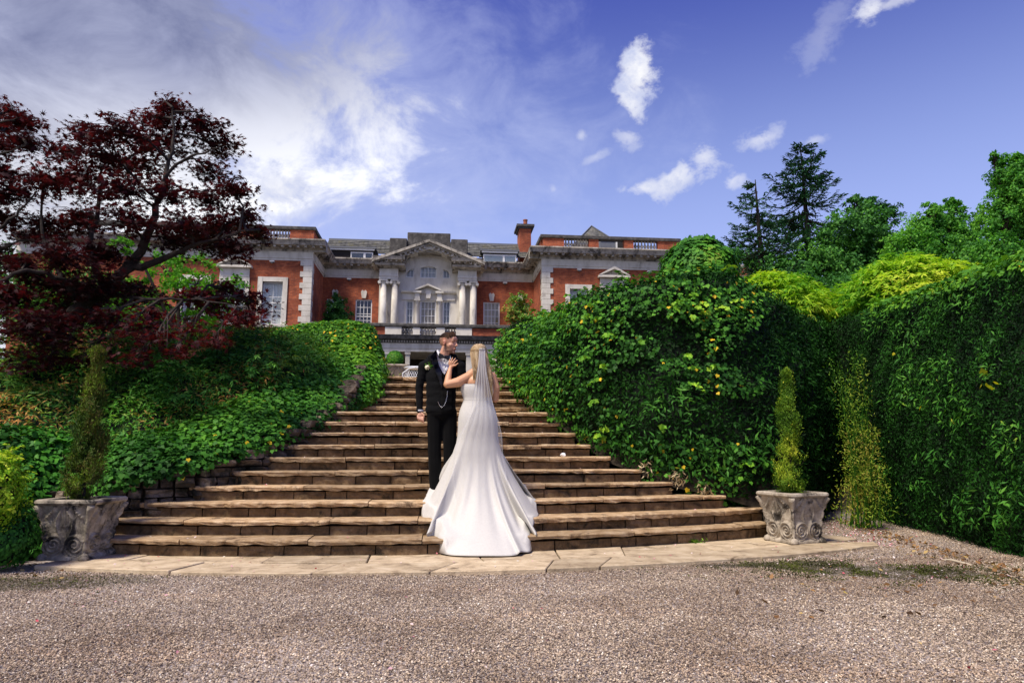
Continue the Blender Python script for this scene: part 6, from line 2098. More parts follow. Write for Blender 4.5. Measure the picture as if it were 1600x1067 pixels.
wd_ = empty('weed', tuple(PZ(1080, 848, 0)), 'small green weed growing at the foot of the lowest step', 'weed')
PP = [tuple(PZ(1080 + rr.gauss(0, 11), 847, 0) + Vector((0, 0, abs(rr.gauss(0, .02))))) for _ in range(90)]
foliage('leaves', np.array(PP), unit(np.array([(rr.gauss(0, .6), -.5, 1) for _ in PP])), .045, 'lance', M_cyp, wd_, 304)
a, b_ = PZ(1472, 874, -.03), PZ(1527, 885, -.03)
m = MB(); m.tube([a, a.lerp(b_, .3) + Vector((.01, .03, .01)), a.lerp(b_, .6) + Vector((-.02, -.02, .012)), b_], [.008, .014, .012, .007], 7)
tag(m.build('stick', solid('bleached_wood', (.45, .38, .28), .8, var=.3)), 'pale bare stick lying on the gravel near the right hedge', 'stick')
# crumpled tissue on a step
k = 4
p_ = PY(881, 729, arc(5, 1.3) + .10)
bm = bmesh.new(); bmesh.ops.create_icosphere(bm, subdivisions=2, radius=.036)
for v in bm.verts: v.co = v.co * (1 + .5 * noise.noise(v.co * 40)) ; v.co.z *= .7; v.co += Vector((p_.x, arc(5, p_.x) + .10, HZ[5] + .022))
me = bpy.data.meshes.new('tissue'); bm.to_mesh(me); bm.free()
tag(link('tissue', me, solid('tissue_paper', (.8, .8, .82), .9)), 'small crumpled white tissue on a step right of the bride', 'tissue')
# =================================================================== THE COUPLE
def blob(name, prims, voxel, smooth_it=4, mat=None, parent=None, post=None, fac=.5):
    """union of capsules and ellipsoids fused into one skin"""
    bm = bmesh.new()
    for pr in prims:
        if pr[0] == 'cap':
            p0, r0, p1, r1 = Vector(pr[1]), pr[2], Vector(pr[3]), pr[4]
            L = max(1e-4, (p1 - p0).length); n = max(3, int(L / min(r0, r1) * 5)); n = min(n, 44)
            for i in range(n + 1):
                f = i / n
                M = Matrix.Translation(p0.lerp(p1, f)) @ Matrix.Scale(r0 + (r1 - r0) * f, 4)
                bmesh.ops.create_icosphere(bm, subdivisions=2, radius=1, matrix=M)
        else:
            c_, r_ = Vector(pr[1]), pr[2]
            rot = pr[3] if len(pr) > 3 else Matrix.Identity(3)
            M = Matrix.Translation(c_) @ rot.to_4x4() @ Matrix.Diagonal((*r_, 1))
            bmesh.ops.create_icosphere(bm, subdivisions=3, radius=1, matrix=M)
    me = bpy.data.meshes.new(name); bm.to_mesh(me); bm.free()
    o = bpy.data.objects.new('tmp', me); COL.objects.link(o)
    md = o.modifiers.new('r', 'REMESH'); md.mode = 'VOXEL'; md.voxel_size = voxel; md.use_smooth_shade = True
    ms = o.modifiers.new('s', 'SMOOTH'); ms.factor = fac; ms.iterations = smooth_it
    dg = bpy.context.evaluated_depsgraph_get(); dg.update()
    ev = o.evaluated_get(dg)
    out = bpy.data.meshes.new_from_object(ev)
    bpy.data.objects.remove(o); out.name = name
    out.materials.clear()
    if post: post(out)
    return link(name, out, mat, parent, smooth=True)


def skin_mat(name, base, dark=(.06, .03, .018)):
    m, t, b = new_mat(name)
    n = t.noise(wpos(t), 38, 4, .6)
    c = t.mix(n, tuple(x * .88 for x in base), tuple(min(1, x * 1.1) for x in base))
    at = t.node('ShaderNodeAttribute', attribute_name='beard').outputs['Fac']
    n2 = t.noise(wpos(t), 420, 2, .6)
    c = t.mix(t.math('MULTIPLY', at, t.sstep(n2, .25, .60)), c, dark)
    red = t.node('ShaderNodeAttribute', attribute_name='flush').outputs['Fac']
    c = t.mix(t.math('MULTIPLY', red, .55), c, tuple(x * y for x, y in zip(base, (.95, .55, .45))))
    t.put(b.inputs['Base Color'], c)
    b.inputs['Roughness'].default_value = .5
    b.inputs['Subsurface Weight'].default_value = .12
    b.inputs['Subsurface Radius'].default_value = (1, .35, .2)
    b.inputs['Subsurface Scale'].default_value = .01
    return m


def cloth(name, col, rough=.75, sheen=.2, bump=.25, scale=900, spec=.3):
    m, t, b = new_mat(name)
    n = t.noise(wpos(t), 60, 4, .6)
    t.put(b.inputs['Base Color'], t.mix(n, tuple(x * .85 for x in col), tuple(min(1, x * 1.12) for x in col)))
    b.inputs['Roughness'].default_value = rough
    b.inputs['Sheen Weight'].default_value = sheen
    b.inputs['Specular IOR Level'].default_value = spec
    nb = t.noise(wpos(t), scale * .12, 3, .6)
    bp = t.node('ShaderNodeBump', ins={'Strength': bump, 'Distance': .004, 'Height': nb})
    t.put(b.inputs['Normal'], bp.outputs[0])
    return m


M_skinG = skin_mat('groom_skin', (.52, .27, .18))
M_skinB = skin_mat('bride_skin', (.56, .29, .16))
M_suit = cloth('black_suit', (.0035, .0037, .0046), .9, .02, .5, spec=.12)
M_trou = cloth('black_trousers', (.0025, .0025, .0031), .9, .02, .5, spec=.1)
M_satin = cloth('black_satin', (.004, .004, .006), .40, .0, .1, spec=.35)
M_vest = cloth('black_waistcoat', (.0022, .0022, .0027), .8, .02, .3, spec=.12)
M_shirt = cloth('white_shirt', (.60, .60, .64), .6, .1, .2)
M_dress = cloth('ivory_satin', (.52, .505, .48), .6, .10, .16)
M_shoe = solid('black_shoe', (.008, .008, .008), .3)
M_hairG = leafmat('brown_hair', [(0, G(.016, .008, .005)), (.6, G(.045, .022, .012)), (1, G(.09, .046, .024))], trans=.02, rough=.7, spec=.12)
M_blonde = leafmat('blonde_hair', [(0, G(.20, .115, .055)), (.35, G(.38, .25, .13)), (.7, G(.56, .42, .25)), (1, G(.72, .58, .40))], trans=.15, tcol=(1.1, 1, .8), rough=.4)
M_silver = solid('silver_chain', (.75, .75, .78), .25, 1.0)

YG = 7.62
g = lambda px, py, dy=0.0: PY(px, py, YG + dy)
groom = empty('person', (g(690, 777).x, YG, .45), 'bearded man in a black suit and bow tie looking down at the woman beside him', 'person')

# ---- head in its own frame, then turned to his left
Fv = Vector((.86, -.50, -.10)).normalized(); Rv = Fv.cross(Vector((0, 0, 1))).normalized(); Uv = Rv.cross(Fv).normalized()
HM = Matrix((Rv, Fv, Uv)).transposed()       # columns: x right, y forward, z up
HC = g(700.5, 535.5, -.01)
S_ = 1.02
def hp(x, y, z): return HC + HM @ (Vector((x, y, z)) * S_)
def hr(*r): return tuple(q * S_ for q in r)
E3 = HM
pr = [('ell', hp(0, -.012, .024), hr(.074, .096, .086), E3), ('ell', hp(0, .030, -.030), hr(.060, .062, .080), E3), ('ell', hp(0, .034, -.080), hr(.052, .054, .038), E3),
      ('ell', hp(0, .080, -.104), hr(.024, .017, .017), E3), ('ell', hp(.045, .055, -.030), hr(.018, .020, .018), E3), ('ell', hp(-.045, .055, -.030), hr(.018, .020, .018), E3),
      ('cap', hp(-.040, .078, .018), .011, hp(.040, .078, .018), .011), ('ell', hp(0, .075, .042), hr(.050, .022, .032), E3),
      ('cap', hp(0, .090, .010), .0075, hp(0, .112, -.026), .0115), ('ell', hp(.012, .101, -.032), hr(.008, .010, .007), E3), ('ell', hp(-.012, .101, -.032), hr(.008, .010, .007), E3),
      ('ell', hp(0, .090, -.058), hr(.024, .012, .0065), E3), ('ell', hp(0, .089, -.069), hr(.021, .012, .0075), E3), ('ell', hp(0, .084, -.085), hr(.022, .010, .010), E3),
      ('ell', hp(.075, -.008, -.012), hr(.008, .017, .030), E3), ('ell', hp(-.075, -.008, -.012), hr(.008, .017, .030), E3),
      ('ell', hp(.079, -.016, .004), hr(.006, .012, .014), E3), ('ell', hp(.079, -.010, -.034), hr(.006, .009, .010), E3),
      ('cap', hp(0, -.012, -.055), .058, g(692.5, 559, .02), .060), ('cap', g(692.5, 559, .02), .060, g(691, 572, .03), .075),
      # wrist and hand of his right arm
      ('cap', g(656.5, 636, -.02), .026, g(657, 644, -.025), .025), ('ell', g(657, 648.5, -.03), (.034, .022, .034)),
      ]
hx = [(-.030, .010), (-.012, .002), (.008, -.004), (.026, -.006)]
hb_ = g(657, 651.5, -.03)
for i, (ox, oz) in enumerate(hx):
    k0 = hb_ + Vector((ox, -.006 - .004 * i, oz)); k1 = k0 + Vector((.004, -.010, -.026)); k2 = k1 + Vector((.006, .014 if i < 3 else .004, -.020)); k3 = k2 + Vector((.004, .018 if i < 3 else .006, -.004 if i < 3 else -.018))
    pr += [('cap', k0, .0110, k1, .0098), ('cap', k1, .0098, k2, .0088), ('cap', k2, .0088, k3, .0075)]
th0 = g(659.5, 646, -.045)
pr += [('cap', th0, .013, th0 + Vector((.022, -.010, -.020)), .0105), ('cap', th0 + Vector((.022, -.010, -.020)), .0105, th0 + Vector((.020, -.008, -.046)), .008)]
# the rest of the body, under the suit
pr += [('ell', g(690, 592, .04), (.135, .07, .13)), ('ell', g(689, 628, .03), (.145, .095, .16)), ('cap', g(666, 573, .03), .034, g(712, 573, .03), .034),
       ('cap', g(661, 574, .02), .038, g(655, 608, .01), .036), ('cap', g(655, 608, .01), .036, g(656.5, 638, -.02), .026),
       ('cap', g(718, 574, .02), .038, g(725, 610, .04), .036), ('cap', g(725, 610, .04), .036, g(742, 626, -.03), .026), ('ell', g(746, 628, -.05), (.035, .025, .035)),
       ('cap', g(679, 652, .03), .075, g(678.5, 706, .02), .050), ('cap', g(678.5, 706, .02), .050, g(681.5, 765, .03), .038), ('cap', g(701, 652, .03), .075, g(702, 706, .02), .050), ('cap', g(702, 706, .02), .050, g(703, 765, .03), .038)]


def head_post(me):
    n = len(me.vertices); co = np.empty(n * 3, np.float32); me.vertices.foreach_get('co', co); co = co.reshape(-1, 3)
    Mi = np.array(HM.inverted()); L = (co - np.array(HC)) @ Mi.T / S_
    x, y, z = L[:, 0], L[:, 1], L[:, 2]
    ss = lambda a, b_, v: np.clip((v - a) / (b_ - a), 0, 1) ** 2 * (3 - 2 * np.clip((v - a) / (b_ - a), 0, 1))
    inhead = (z > -.135) & (np.abs(x) < .12) & (np.abs(y) < .16)
    line = -.030 - .034 * ss(.02, .085, y) + .042 * (1 - ss(-.012, .018, y))     # top edge of the beard
    beard = ss(0, .016, line - z) * ss(-.032, -.012, y) * (1 - ss(.098, .118, -z) * (y < .045))
    mous = ss(.010, .0, np.abs(z + .047) - .004) * (y > .085) * (np.abs(x) < .026)
    lips = (np.abs(z + .0635) < .010) & (y > .086) & (np.abs(x) < .020)
    beard = np.maximum(beard, mous) * np.where(lips, .15, 1)
    fade = ss(-.035, .045, z + .35 * np.clip(-y - .02, 0, .1)) * (1 - ss(.018, .046, y)) * .92
    fade = np.where(y > .045, fade * 0, fade)
    brow = (np.abs(z - .022 + .06 * (np.abs(x) - .03) ** 1) < .0055) & (y > .07) & (np.abs(np.abs(x) - .032) < .020)
    eye = ((np.abs(z + .001) < .0035) & (np.abs(np.abs(x) - .031) < .014) & (y > .066))
    a = np.where(inhead, np.maximum(np.maximum(beard * .85, fade), np.maximum(brow * .95, eye * 1.0)), 0)
    at = me.attributes.new('beard', 'FLOAT', 'POINT'); at.data.foreach_set('value', a.astype(np.float32))
    ear = np.where(inhead & (np.abs(x) > .070), .7, 0) + np.where(lips & inhead, .9, 0) + np.where(inhead & (y > .10) & (z < -.015) & (z > -.04), .35, 0)
    at = me.attributes.new('flush', 'FLOAT', 'POINT'); at.data.foreach_set('value', ear.astype(np.float32))


gb = blob('body', pr, .0048, 2, M_skinG, groom, head_post)


def strand_mesh(name, strands, mat, parent, r=.0022, seed=0, sides=4):
    rng = np.random.default_rng(seed); V = []; F = []; rn = []
    for st in strands:
        m = MB(); n = len(st); m.tube(st, [r * (1 - .75 * (i / (n - 1)) ** 3) for i in range(n)], sides, cap=False)
        k = len(V); V += m.v; F += [tuple(q + k for q in f) for f in m.f]; c_ = rng.random(); rn += [c_] * len(m.f)
    return link(name, np_mesh(name, np.array([tuple(v) for v in V]), np.array(F), rn), mat, parent, smooth=True)


# hair: short sides are in the skin, longer swept top as locks
st = []
rr = random.Random(5)
for i in range(900):
    a = rr.uniform(-math.pi, math.pi); q = math.sqrt(rr.random())
    x0, y0 = .066 * q * math.cos(a), -.014 + .084 * q * math.sin(a)
    def surf(x, y, lift): return hp(x, y, .024 + .086 * math.sqrt(max(.02, 1 - (x / .076) ** 2 - ((y + .012) / .098) ** 2)) + lift)
    L = rr.uniform(.025, .045); pts_ = []
    for j in range(6):
        f = j / 5
        x = x0 + L * f * (.30 + rr.gauss(0, .04)); y = y0 + L * f * (.85)
        if y > .082: y = .082 + (y - .082) * .4
        pts_.append(surf(x, min(y, .084), -.004 + .020 * math.sin(f * 2.3) * (.6 + .8 * (y0 > .02)) + (.010 if y0 > .03 else 0)))
    st.append(pts_)
hairG = strand_mesh('hair', st, M_hairG, groom, .0026, 3)
blob('hair_mass', [('ell', hp(0, -.016, .060), hr(.073, .088, .052), E3), ('ell', hp(.0, .050, .086), hr(.048, .028, .024), E3)], .006, 3, M_hairG, groom)

# jacket
def push(me, fn):
    n = len(me.vertices); co = np.empty(n * 3, np.float32); nr = np.empty(n * 3, np.float32)
    me.vertices.foreach_get('co', co); me.vertices.foreach_get('normal', nr)
    co = co.reshape(-1, 3); nr = nr.reshape(-1, 3)
    d = np.array([fn(c) for c in co.tolist()], np.float32)
    me.vertices.foreach_set('co', (co + nr * d[:, None]).ravel()); me.update()


jk = [('cap', g(682.5, 551.5, .035), .030, g(673, 560, .02), .046), ('cap', g(700, 553, .05), .034, g(709, 559, .03), .046), ('ell', g(689.5, 590, .02), (.178, .118, .165)), ('cap', g(665, 569.5, .02), .054, g(715, 569.5, .02), .054), ('cap', g(691, 561, .03), .066, g(668, 567, .02), .052), ('cap', g(692, 561, .03), .066, g(714, 567, .02), .052),
      ('ell', g(689.5, 604, .02), (.172, .116, .15)), ('ell', g(689.3, 616, .02), (.168, .115, .14)), ('ell', g(689, 628, .02), (.168, .116, .13)), ('ell', g(688.5, 640, .02), (.174, .120, .095)),
      ('cap', g(661.5, 572, .02), .060, g(655.0, 606, .01), .047), ('cap', g(655.0, 606, .01), .047, g(655.8, 641, -.02), .037),
      ('cap', g(718.5, 572, .02), .062, g(726, 608, .03), .053), ('cap', g(726, 608, .03), .053, g(738, 623, -.01), .042)]
def jacket_post(me):
    push(me, lambda c: noise.noise(Vector((c[0] * 9, c[1] * 9, c[2] * 22))) * .005 + noise.noise(Vector(c) * 30) * .0018)
# keep the neck clear: cut everything above the collar line
jacket = blob('jacket', jk, .007, 4, M_suit, groom, jacket_post)
# collar ring of the jacket and the shirt
trs = [('cap', g(679.5, 646, .03), .092, g(678.8, 704, .02), .076), ('cap', g(678.8, 704, .02), .076, g(681.5, 768, .03), .070), ('cap', g(701.5, 646, .03), .092, g(703, 704, .02), .076), ('cap', g(703, 704, .02), .076, g(704.5, 768, .03), .070),
       ('ell', g(690, 645, .02), (.160, .112, .09))]
def tr_post(me):
    push(me, lambda c: noise.noise(Vector((c[0] * 14, c[1] * 14, c[2] * 7))) * .006)
trousers = blob('trousers', trs, .008, 4, M_trou, groom, tr_post)
for px in (681.5, 704.5):
    b0 = Vector((g(px, 770).x, YG, .45))
    blob('shoe', [('ell', b0 + Vector((0, .02, .045)), (.042, .075, .045)), ('ell', b0 + Vector((-.01, -.10, .032)), (.046, .085, .032))], .006, 3, M_shoe, groom)


def bvh_of(o):
    me = o.data; off = Vector((0, 0, 0))
    p = o
    while p is not None: off += p.location; p = p.parent
    return BVHTree.FromPolygons([v.co + off for v in me.vertices], [tuple(p_.vertices) for p_ in me.polygons])


from mathutils.geometry import delaunay_2d_cdt
def patch(name, poly, bvh, off, mat, parent, thick=.004, step=1.2, fallY=None, relief=None):
    """a piece of cloth lying on a surface: outline given in photo pixels, dropped on to the surface"""
    xs = [p_[0] for p_ in poly]; ys = [p_[1] for p_ in poly]
    dense = []
    for i in range(len(poly)):
        a, b_ = Vector(poly[i]), Vector(poly[(i + 1) % len(poly)]); n = max(1, int((b_ - a).length / step))
        dense += [a.lerp(b_, k / n) for k in range(n)]
    nb = len(dense); vs = list(dense)
    def inside(x, y):
        c_ = False; j = len(poly) - 1
        for i in range(len(poly)):
            xi, yi = poly[i]; xj, yj = poly[j]
            if (yi > y) != (yj > y) and x < (xj - xi) * (y - yi) / (yj - yi) + xi: c_ = not c_
            j = i
        return c_
    y = min(ys) + step * .5
    while y < max(ys):
        x = min(xs) + step * .5
        while x < max(xs):
            if inside(x, y) and min((Vector((x, y)) - d).length for d in dense) > step * .45: vs.append(Vector((x, y)))
            x += step
        y += step
    out = delaunay_2d_cdt(vs, [(i, (i + 1) % nb) for i in range(nb)], [], 1, 1e-4)
    V3 = []
    last = None
    for q in out[0]:
        d = ray(q.x, q.y).normalized(); hit = bvh.ray_cast(Vector((0, 0, EYE)), d, 30)
        dist = hit[3] if hit[0] is not None else None
        if dist is None or (last and abs(dist - last) > .12): dist = last if last else (YG - .12)
        last = dist
        rl = relief(q.x, q.y) if relief else 0
        V3.append(Vector((0, 0, EYE)) + d * (dist - off - rl))
    me = bpy.data.meshes.new(name); me.from_pydata(V3, [], [f for f in out[2]]); me.update()
    o = link(name, me, mat, parent, smooth=True)
    md = o.modifiers.new('thick', 'SOLIDIFY'); md.thickness = thick; md.offset = 0
    return o


jb = bvh_of(jacket)
shirt_poly = [(681.6, 548.5), (683.0, 559), (686, 571), (690.6, 580.4), (694.6, 585.5), (699.5, 578), (703, 568.5), (704.8, 560), (704.2, 555.5), (699, 556.5), (692.5, 554.5), (687.5, 550.5), (684.2, 546.0)]
shirt = patch('shirt', shirt_poly, jb, .012, M_shirt, groom, relief=lambda x, y: .0025 * math.sin(x * 1.4 + y * .5))
for (px, py) in ((696, 566), (696, 573), (695.5, 579)):
    d = ray(px, py).normalized(); h_ = jb.ray_cast(Vector((0, 0, EYE)), d, 30)
    c_ = Vector((0, 0, EYE)) + d * (h_[3] - .020)
    MB().lathe((c_.x, c_.y, c_.z - .004), [(.001, 0), (.006, .003), (.001, .006)], 8).build('button', M_vest, shirt)
patch('waistcoat', [(689.5, 580.5), (694.6, 586.3), (700, 578.5), (703.5, 572), (706, 600), (706, 644), (700, 650), (691, 650), (688.5, 640), (689.8, 615), (690.8, 600)], jb, .008, M_vest, groom, thick=.003, step=2.0)
lap = [(681.8, 547.0), (677.5, 550.6), (672.0, 556.2), (671.3, 560.0), (674.2, 560.5), (675.4, 567), (680, 579.5), (685.5, 593), (690.0, 607), (692.2, 600), (690.6, 590), (690.4, 582.0), (685.6, 571.8), (682.4, 560.0)]
patch('lapel', lap, jb, .018, M_satin, groom, thick=.005)
patch('lapel', [(705.0, 559), (709, 558), (713, 560.5), (713.5, 565), (711, 570), (706, 583), (700.5, 596), (696.5, 606), (696.2, 592), (699.5, 581), (703.6, 570), (705.3, 561)], jb, .018, M_satin, groom, thick=.005)
# shirt collar
blob('collar', [('cap', g(683.6, 552.5, -.045), .010, g(687, 556.2, -.078), .009), ('cap', g(687, 556.2, -.078), .010, g(692.5, 558.8, -.088), .008), ('cap', g(683.4, 548.4, -.02), .012, g(683.6, 552.5, -.05), .011),
                ('cap', g(693.5, 559.0, -.088), .010, g(701.5, 558.3, -.070), .010), ('cap', g(683.4, 548.4, -.02), .012, g(687.0, 552.8, -.066), .008)], .004, 3, M_shirt, groom)
bt = [('ell', g(694.4, 557.6, -.110), (.012, .010, .013))]
for s, (cx1, cy1) in ((-1, (687.4, 555.8)), (1, (701.4, 559.4))):
    c0 = g(694.4, 557.6, -.106); c1 = g(cx1, cy1, -.098)
    for f in [.15 + .97 * q_ / 13 for q_ in range(14)]:
        q = c0.lerp(c1, f); hh = .009 + .014 * min(1, f)
        bt.append(('cap', q + Vector((0, 0, hh)), .0075, q - Vector((0, 0, hh)), .0075))
blob('bow_tie', bt, .0035, 2, M_satin, groom)
# watch chain
m = MB(); prev = None
cpts = [(699.2, 611), (698.6, 619), (696.6, 627), (693.8, 633.5), (691, 636.0), (688.2, 635.2), (685.8, 631.5), (684.2, 627.2)]
P3c = []
for (px, py) in cpts:
    d = ray(px, py).normalized(); h_ = jb.ray_cast(Vector((0, 0, EYE)), d, 30)
    P3c.append(Vector((0, 0, EYE)) + d * ((h_[3] if h_[0] is not None else YG - .1) - .022))
for i in range(len(P3c) - 1):
    for k in range(5):
        a = P3c[i].lerp(P3c[i + 1], k / 5); b_ = P3c[i].lerp(P3c[i + 1], (k + .75) / 5)
        m.tube([a, a.lerp(b_, .5) + Vector((.0008 * (-1) ** k, 0, 0)), b_], [.0026, .0036, .0026], 5)
tag(m.build('watch_chain', M_silver, groom), kind='stuff')
# shirt cuff
m = MB(); c0 = g(656.4, 641.8, -.02); m.tube([c0 + Vector((0, 0, .012)), c0, c0 - Vector((0, .003, .012))], [.0385, .0385, .0375], 16, cap=False)
cf = m.build('shirt_cuff', M_shirt, groom, smooth=True)
# buttonhole flower
fc = g(667.8, 574, 0); h_ = jb.ray_cast(Vector((0, 0, EYE)), ray(667.8, 574).normalized(), 30)
fc = h_[0] - ray(667.8, 574).normalized() * .018
btn = empty('buttonhole_flower', tuple(fc), 'cream rose buttonhole with small leaves on the black lapel', 'flower')
M_rose = solid('rose_petals', (.74, .66, .50), .6, var=.1)
m = MB(); rr = random.Random(8)
for ring, (n, r_, op) in enumerate(((3, .010, .3), (5, .018, .7), (6, .026, 1.05))):
    for i in range(n):
        a = 2 * math.pi * i / n + ring * .5
        ctr = Vector((math.cos(a) * r_ * .5, -.020 + .006 * ring, math.sin(a) * r_ * .5))
        pts_ = []
        for u in range(4):
            for v in range(4):
                uu, vv = (u / 3 - .5) * 1.5, v / 3
                rad_ = r_ * (.35 + .75 * vv)
                aa = a + uu * (.9 - .35 * vv)
                pts_.append(fc + Vector((math.cos(aa) * rad_, -.014 * (1 - vv * .7) - .004 * (3 - ring) + .004 * vv * ring, math.sin(aa) * rad_)))
        m.add(pts_, [(u * 4 + v, u * 4 + v + 1, (u + 1) * 4 + v + 1, (u + 1) * 4 + v) for u in range(3) for v in range(3)])
m.build('rose', M_rose, btn, smooth=True)
PP = [tuple(fc + Vector((rr.gauss(.012, .026), -.004, rr.gauss(.010, .016)))) for _ in range(46)]
o = foliage('leaves', np.array(PP), unit(np.array([(rr.gauss(0, .4), -1, rr.gauss(0, .4)) for _ in PP])), .015, 'oval', M_laurel, btn, 9, along=np.array([.5, 0, .4]), ajit=1.2)
PP = [tuple(fc + Vector((rr.gauss(.075, .020), -.002, rr.gauss(.006, .008)))) for _ in range(22)]
foliage('filler_sprig', np.array(PP), unit(np.array([(rr.gauss(0, .4), -1, rr.gauss(0, .4)) for _ in PP])), .018, 'oval', M_laurel, btn, 10, ajit=1.2)

# ------------------------------------------------------------------ the bride
YB = 7.38
b0 = lambda px, py, dy=0.0: PY(px, py, YB + dy)
bride = empty('person', (b0(747, 790).x, YB, .45), 'woman seen from behind in a strapless white dress and long veil with blonde hair', 'person')
HB = b0(748, 553)
fB = Vector((-.35, .94, .0)).normalized(); rB = fB.cross(Vector((0, 0, 1))).normalized(); HMB = Matrix((rB, fB, Vector((0, 0, 1)))).transposed()
def bp_(x, y, z): return HB + HMB @ Vector((x, y, z))
pr = [('ell', HB + Vector((0, 0, .015)), (.070, .088, .082), HMB), ('ell', bp_(0, .030, -.040), (.055, .055, .068), HMB), ('ell', bp_(0, .065, -.085), (.022, .020, .016), HMB), ('cap', bp_(0, .088, -.005), .008, bp_(0, .102, -.035), .010),
      ('ell', bp_(0, .085, -.062), (.020, .010, .010), HMB), ('ell', bp_(-.070, .0, -.01), (.008, .014, .026), HMB), ('ell', bp_(.070, .0, -.01), (.008, .014, .026), HMB),
      ('cap', bp_(0, -.010, -.05), .046, b0(748, 578, .0), .048), ('cap', b0(748, 578), .05, b0(748, 590), .08),
      ('cap', b0(735, 584.5), .044, b0(763, 584.5), .044), ('cap', b0(748, 577, .01), .050, b0(734, 585, .0), .044), ('cap', b0(748, 577, .01), .050, b0(764, 585, .0), .044),
      ('ell', b0(747, 598, .0), (.150, .090, .10)), ('ell', b0(746.5, 612, .0), (.150, .092, .10)), ('ell', b0(746.5, 628, .0), (.125, .085, .10)), ('ell', b0(746.5, 655, .0), (.165, .11, .14)),
      # right arm (photo right)
      ('cap', b0(768.5, 588, .0), .052, b0(774.6, 606, .0), .047), ('cap', b0(774.6, 606, .0), .047, b0(774.2, 624, .03), .038), ('cap', b0(774.2, 624, .03), .038, b0(764, 616, .22), .028), ('ell', b0(758, 612, .27), (.03, .03, .025)),
      # left arm to his chest
      ('cap', b0(733, 588, -.01), .052, b0(716, 597, -.05), .055), ('cap', b0(716, 597, -.05), .055, b0(698.5, 600.5, -.06), .040),
      ('cap', b0(698.5, 600.5, -.06), .038, b0(700.5, 589, -.01), .035), ('cap', b0(700.5, 589, -.01), .035, b0(703.2, 576.8, .035), .0225),
      ('cap', b0(703.2, 576.8, .035), .0225, b0(704.5, 573.0, .042), .021), ]
# her left hand: back of the hand towards us
hbase = [b0(701.6, 568.2, .035), b0(704.2, 566.5, .030), b0(707.0, 566.4, .030), b0(709.4, 567.8, .034)]
wr_ = b0(704.4, 573.4, .045)
for q in hbase: pr.append(('cap', wr_, .0150, q, .0095))
tips = [(702.8, 561.2), (707.2, 558.6), (711.6, 559.8), (714.4, 562.8)]
for q, (tx, ty) in zip(hbase, tips):
    t3 = b0(tx, ty, .055)
    m1 = q.lerp(t3, .42) + Vector((0, -.010, .002)); m2 = q.lerp(t3, .74) + Vector((0, -.007, 0))
    pr += [('cap', q, .0090, m1, .0078), ('cap', m1, .0078, m2, .0070), ('cap', m2, .0070, t3, .0058)]
t0 = b0(706.8, 571.8, .035); t1 = b0(711.6, 570.8, .030); t2 = b0(715.6, 567.6, .045)
pr += [('cap', t0, .0125, t1, .0092), ('cap', t1, .0092, t2, .0068)]
bb = blob('body', pr, .0036, 5, M_skinB, bride, fac=.6)

# hair
st = []; rr = random.Random(12)
comb = b0(753, 546, -.118)
def on_head(a, e, k=1.0):   # azimuth, elevation on the hair surface
    return HB + Vector((0, 0, .012)) + Vector((math.sin(a) * math.cos(e) * .090 * k, -math.cos(a) * math.cos(e) * .106 * k, math.sin(e) * .098 * k))
for i in range(1100):
    a = rr.uniform(-2.4, 2.4); e_ = rr.uniform(-.15, 1.35) if abs(a) < 1.9 else rr.uniform(.1, 1.2)
    A_ = on_head(a, e_); pts_ = []
    ce = .30 + rr.gauss(0, .10); ca = .16 + rr.gauss(0, .12)
    for j in range(8):
        f = j / 7
        aa = a + (ca - a) * f; ee = e_ + (ce - e_) * f + .30 * math.sin(f * math.pi) * (1 - abs(e_)) * .4
        pts_.append(on_head(aa, ee, 1.0 + .05 * math.sin(f * math.pi) + .015 * math.sin(i)))
    st.append(pts_)
st2 = []
def tress(a0, a1, e0, e1, px0, px1, ylo, yhi, n, dyend, bow=0):
    """locks that leave the head and hang down the back"""
    for i in range(n):
        u = rr.random(); a = a0 + (a1 - a0) * u; A_ = on_head(a, rr.uniform(e0, e1), 1.03)
        px = px0 + (px1 - px0) * u + rr.gauss(0, .5); yend = rr.uniform(ylo, yhi)
        E_ = b0(px, yend, dyend + rr.gauss(0, .006)); ph = u * 7 + rr.random() * 1.2; amp = rr.uniform(.003, .007)
        M_ = b0(px * .55 + (748 + 12 * math.sin(a)) * .45 + bow, 575, -.100)
        pts_ = []
        for j in range(15):
            f = j / 14
            p_ = A_ * (1 - f) ** 2 + M_ * (2 * f * (1 - f)) + E_ * f * f
            p_ = p_ + Vector((amp * math.sin(ph + f * 11) * f, -.012 * math.sin(math.pi * min(1, f * 1.4)) * (.4 + u * (1 - u) * 2), 0))
            pts_.append(p_)
        st2.append(pts_)
tress(-1.75, -.25, -.25, .25, 740.5, 748, 578, 597, 620, -.125)
tress(-.9, .3, -.2, .2, 744, 753, 580, 604, 220, -.135)
tress(.15, 1.55, -.25, .25, 757.0, 770.5, 594, 622, 760, -.118)
tress(.9, 1.9, -.2, .3, 764, 771, 588, 614, 220, -.09)
strand_mesh('hair', st, M_blonde, bride, .0022, 9)
strand_mesh('hair', st2, M_blonde, bride, .0021, 10, sides=3)
blob('hair_mass', [('ell', HB + Vector((0, -.004, .014)), (.086, .101, .093)), ('ell', HB + Vector((0, -.045, -.040)), (.072, .050, .070)), ('ell', b0(744.5, 569, -.068), (.030, .026, .070)), ('ell', b0(762, 582, -.075), (.034, .028, .110)), ('ell', b0(752, 570, -.080), (.050, .030, .08)), ('ell', b0(766.0, 597, -.080), (.024, .02, .075))], .006, 4, M_blonde, bride)

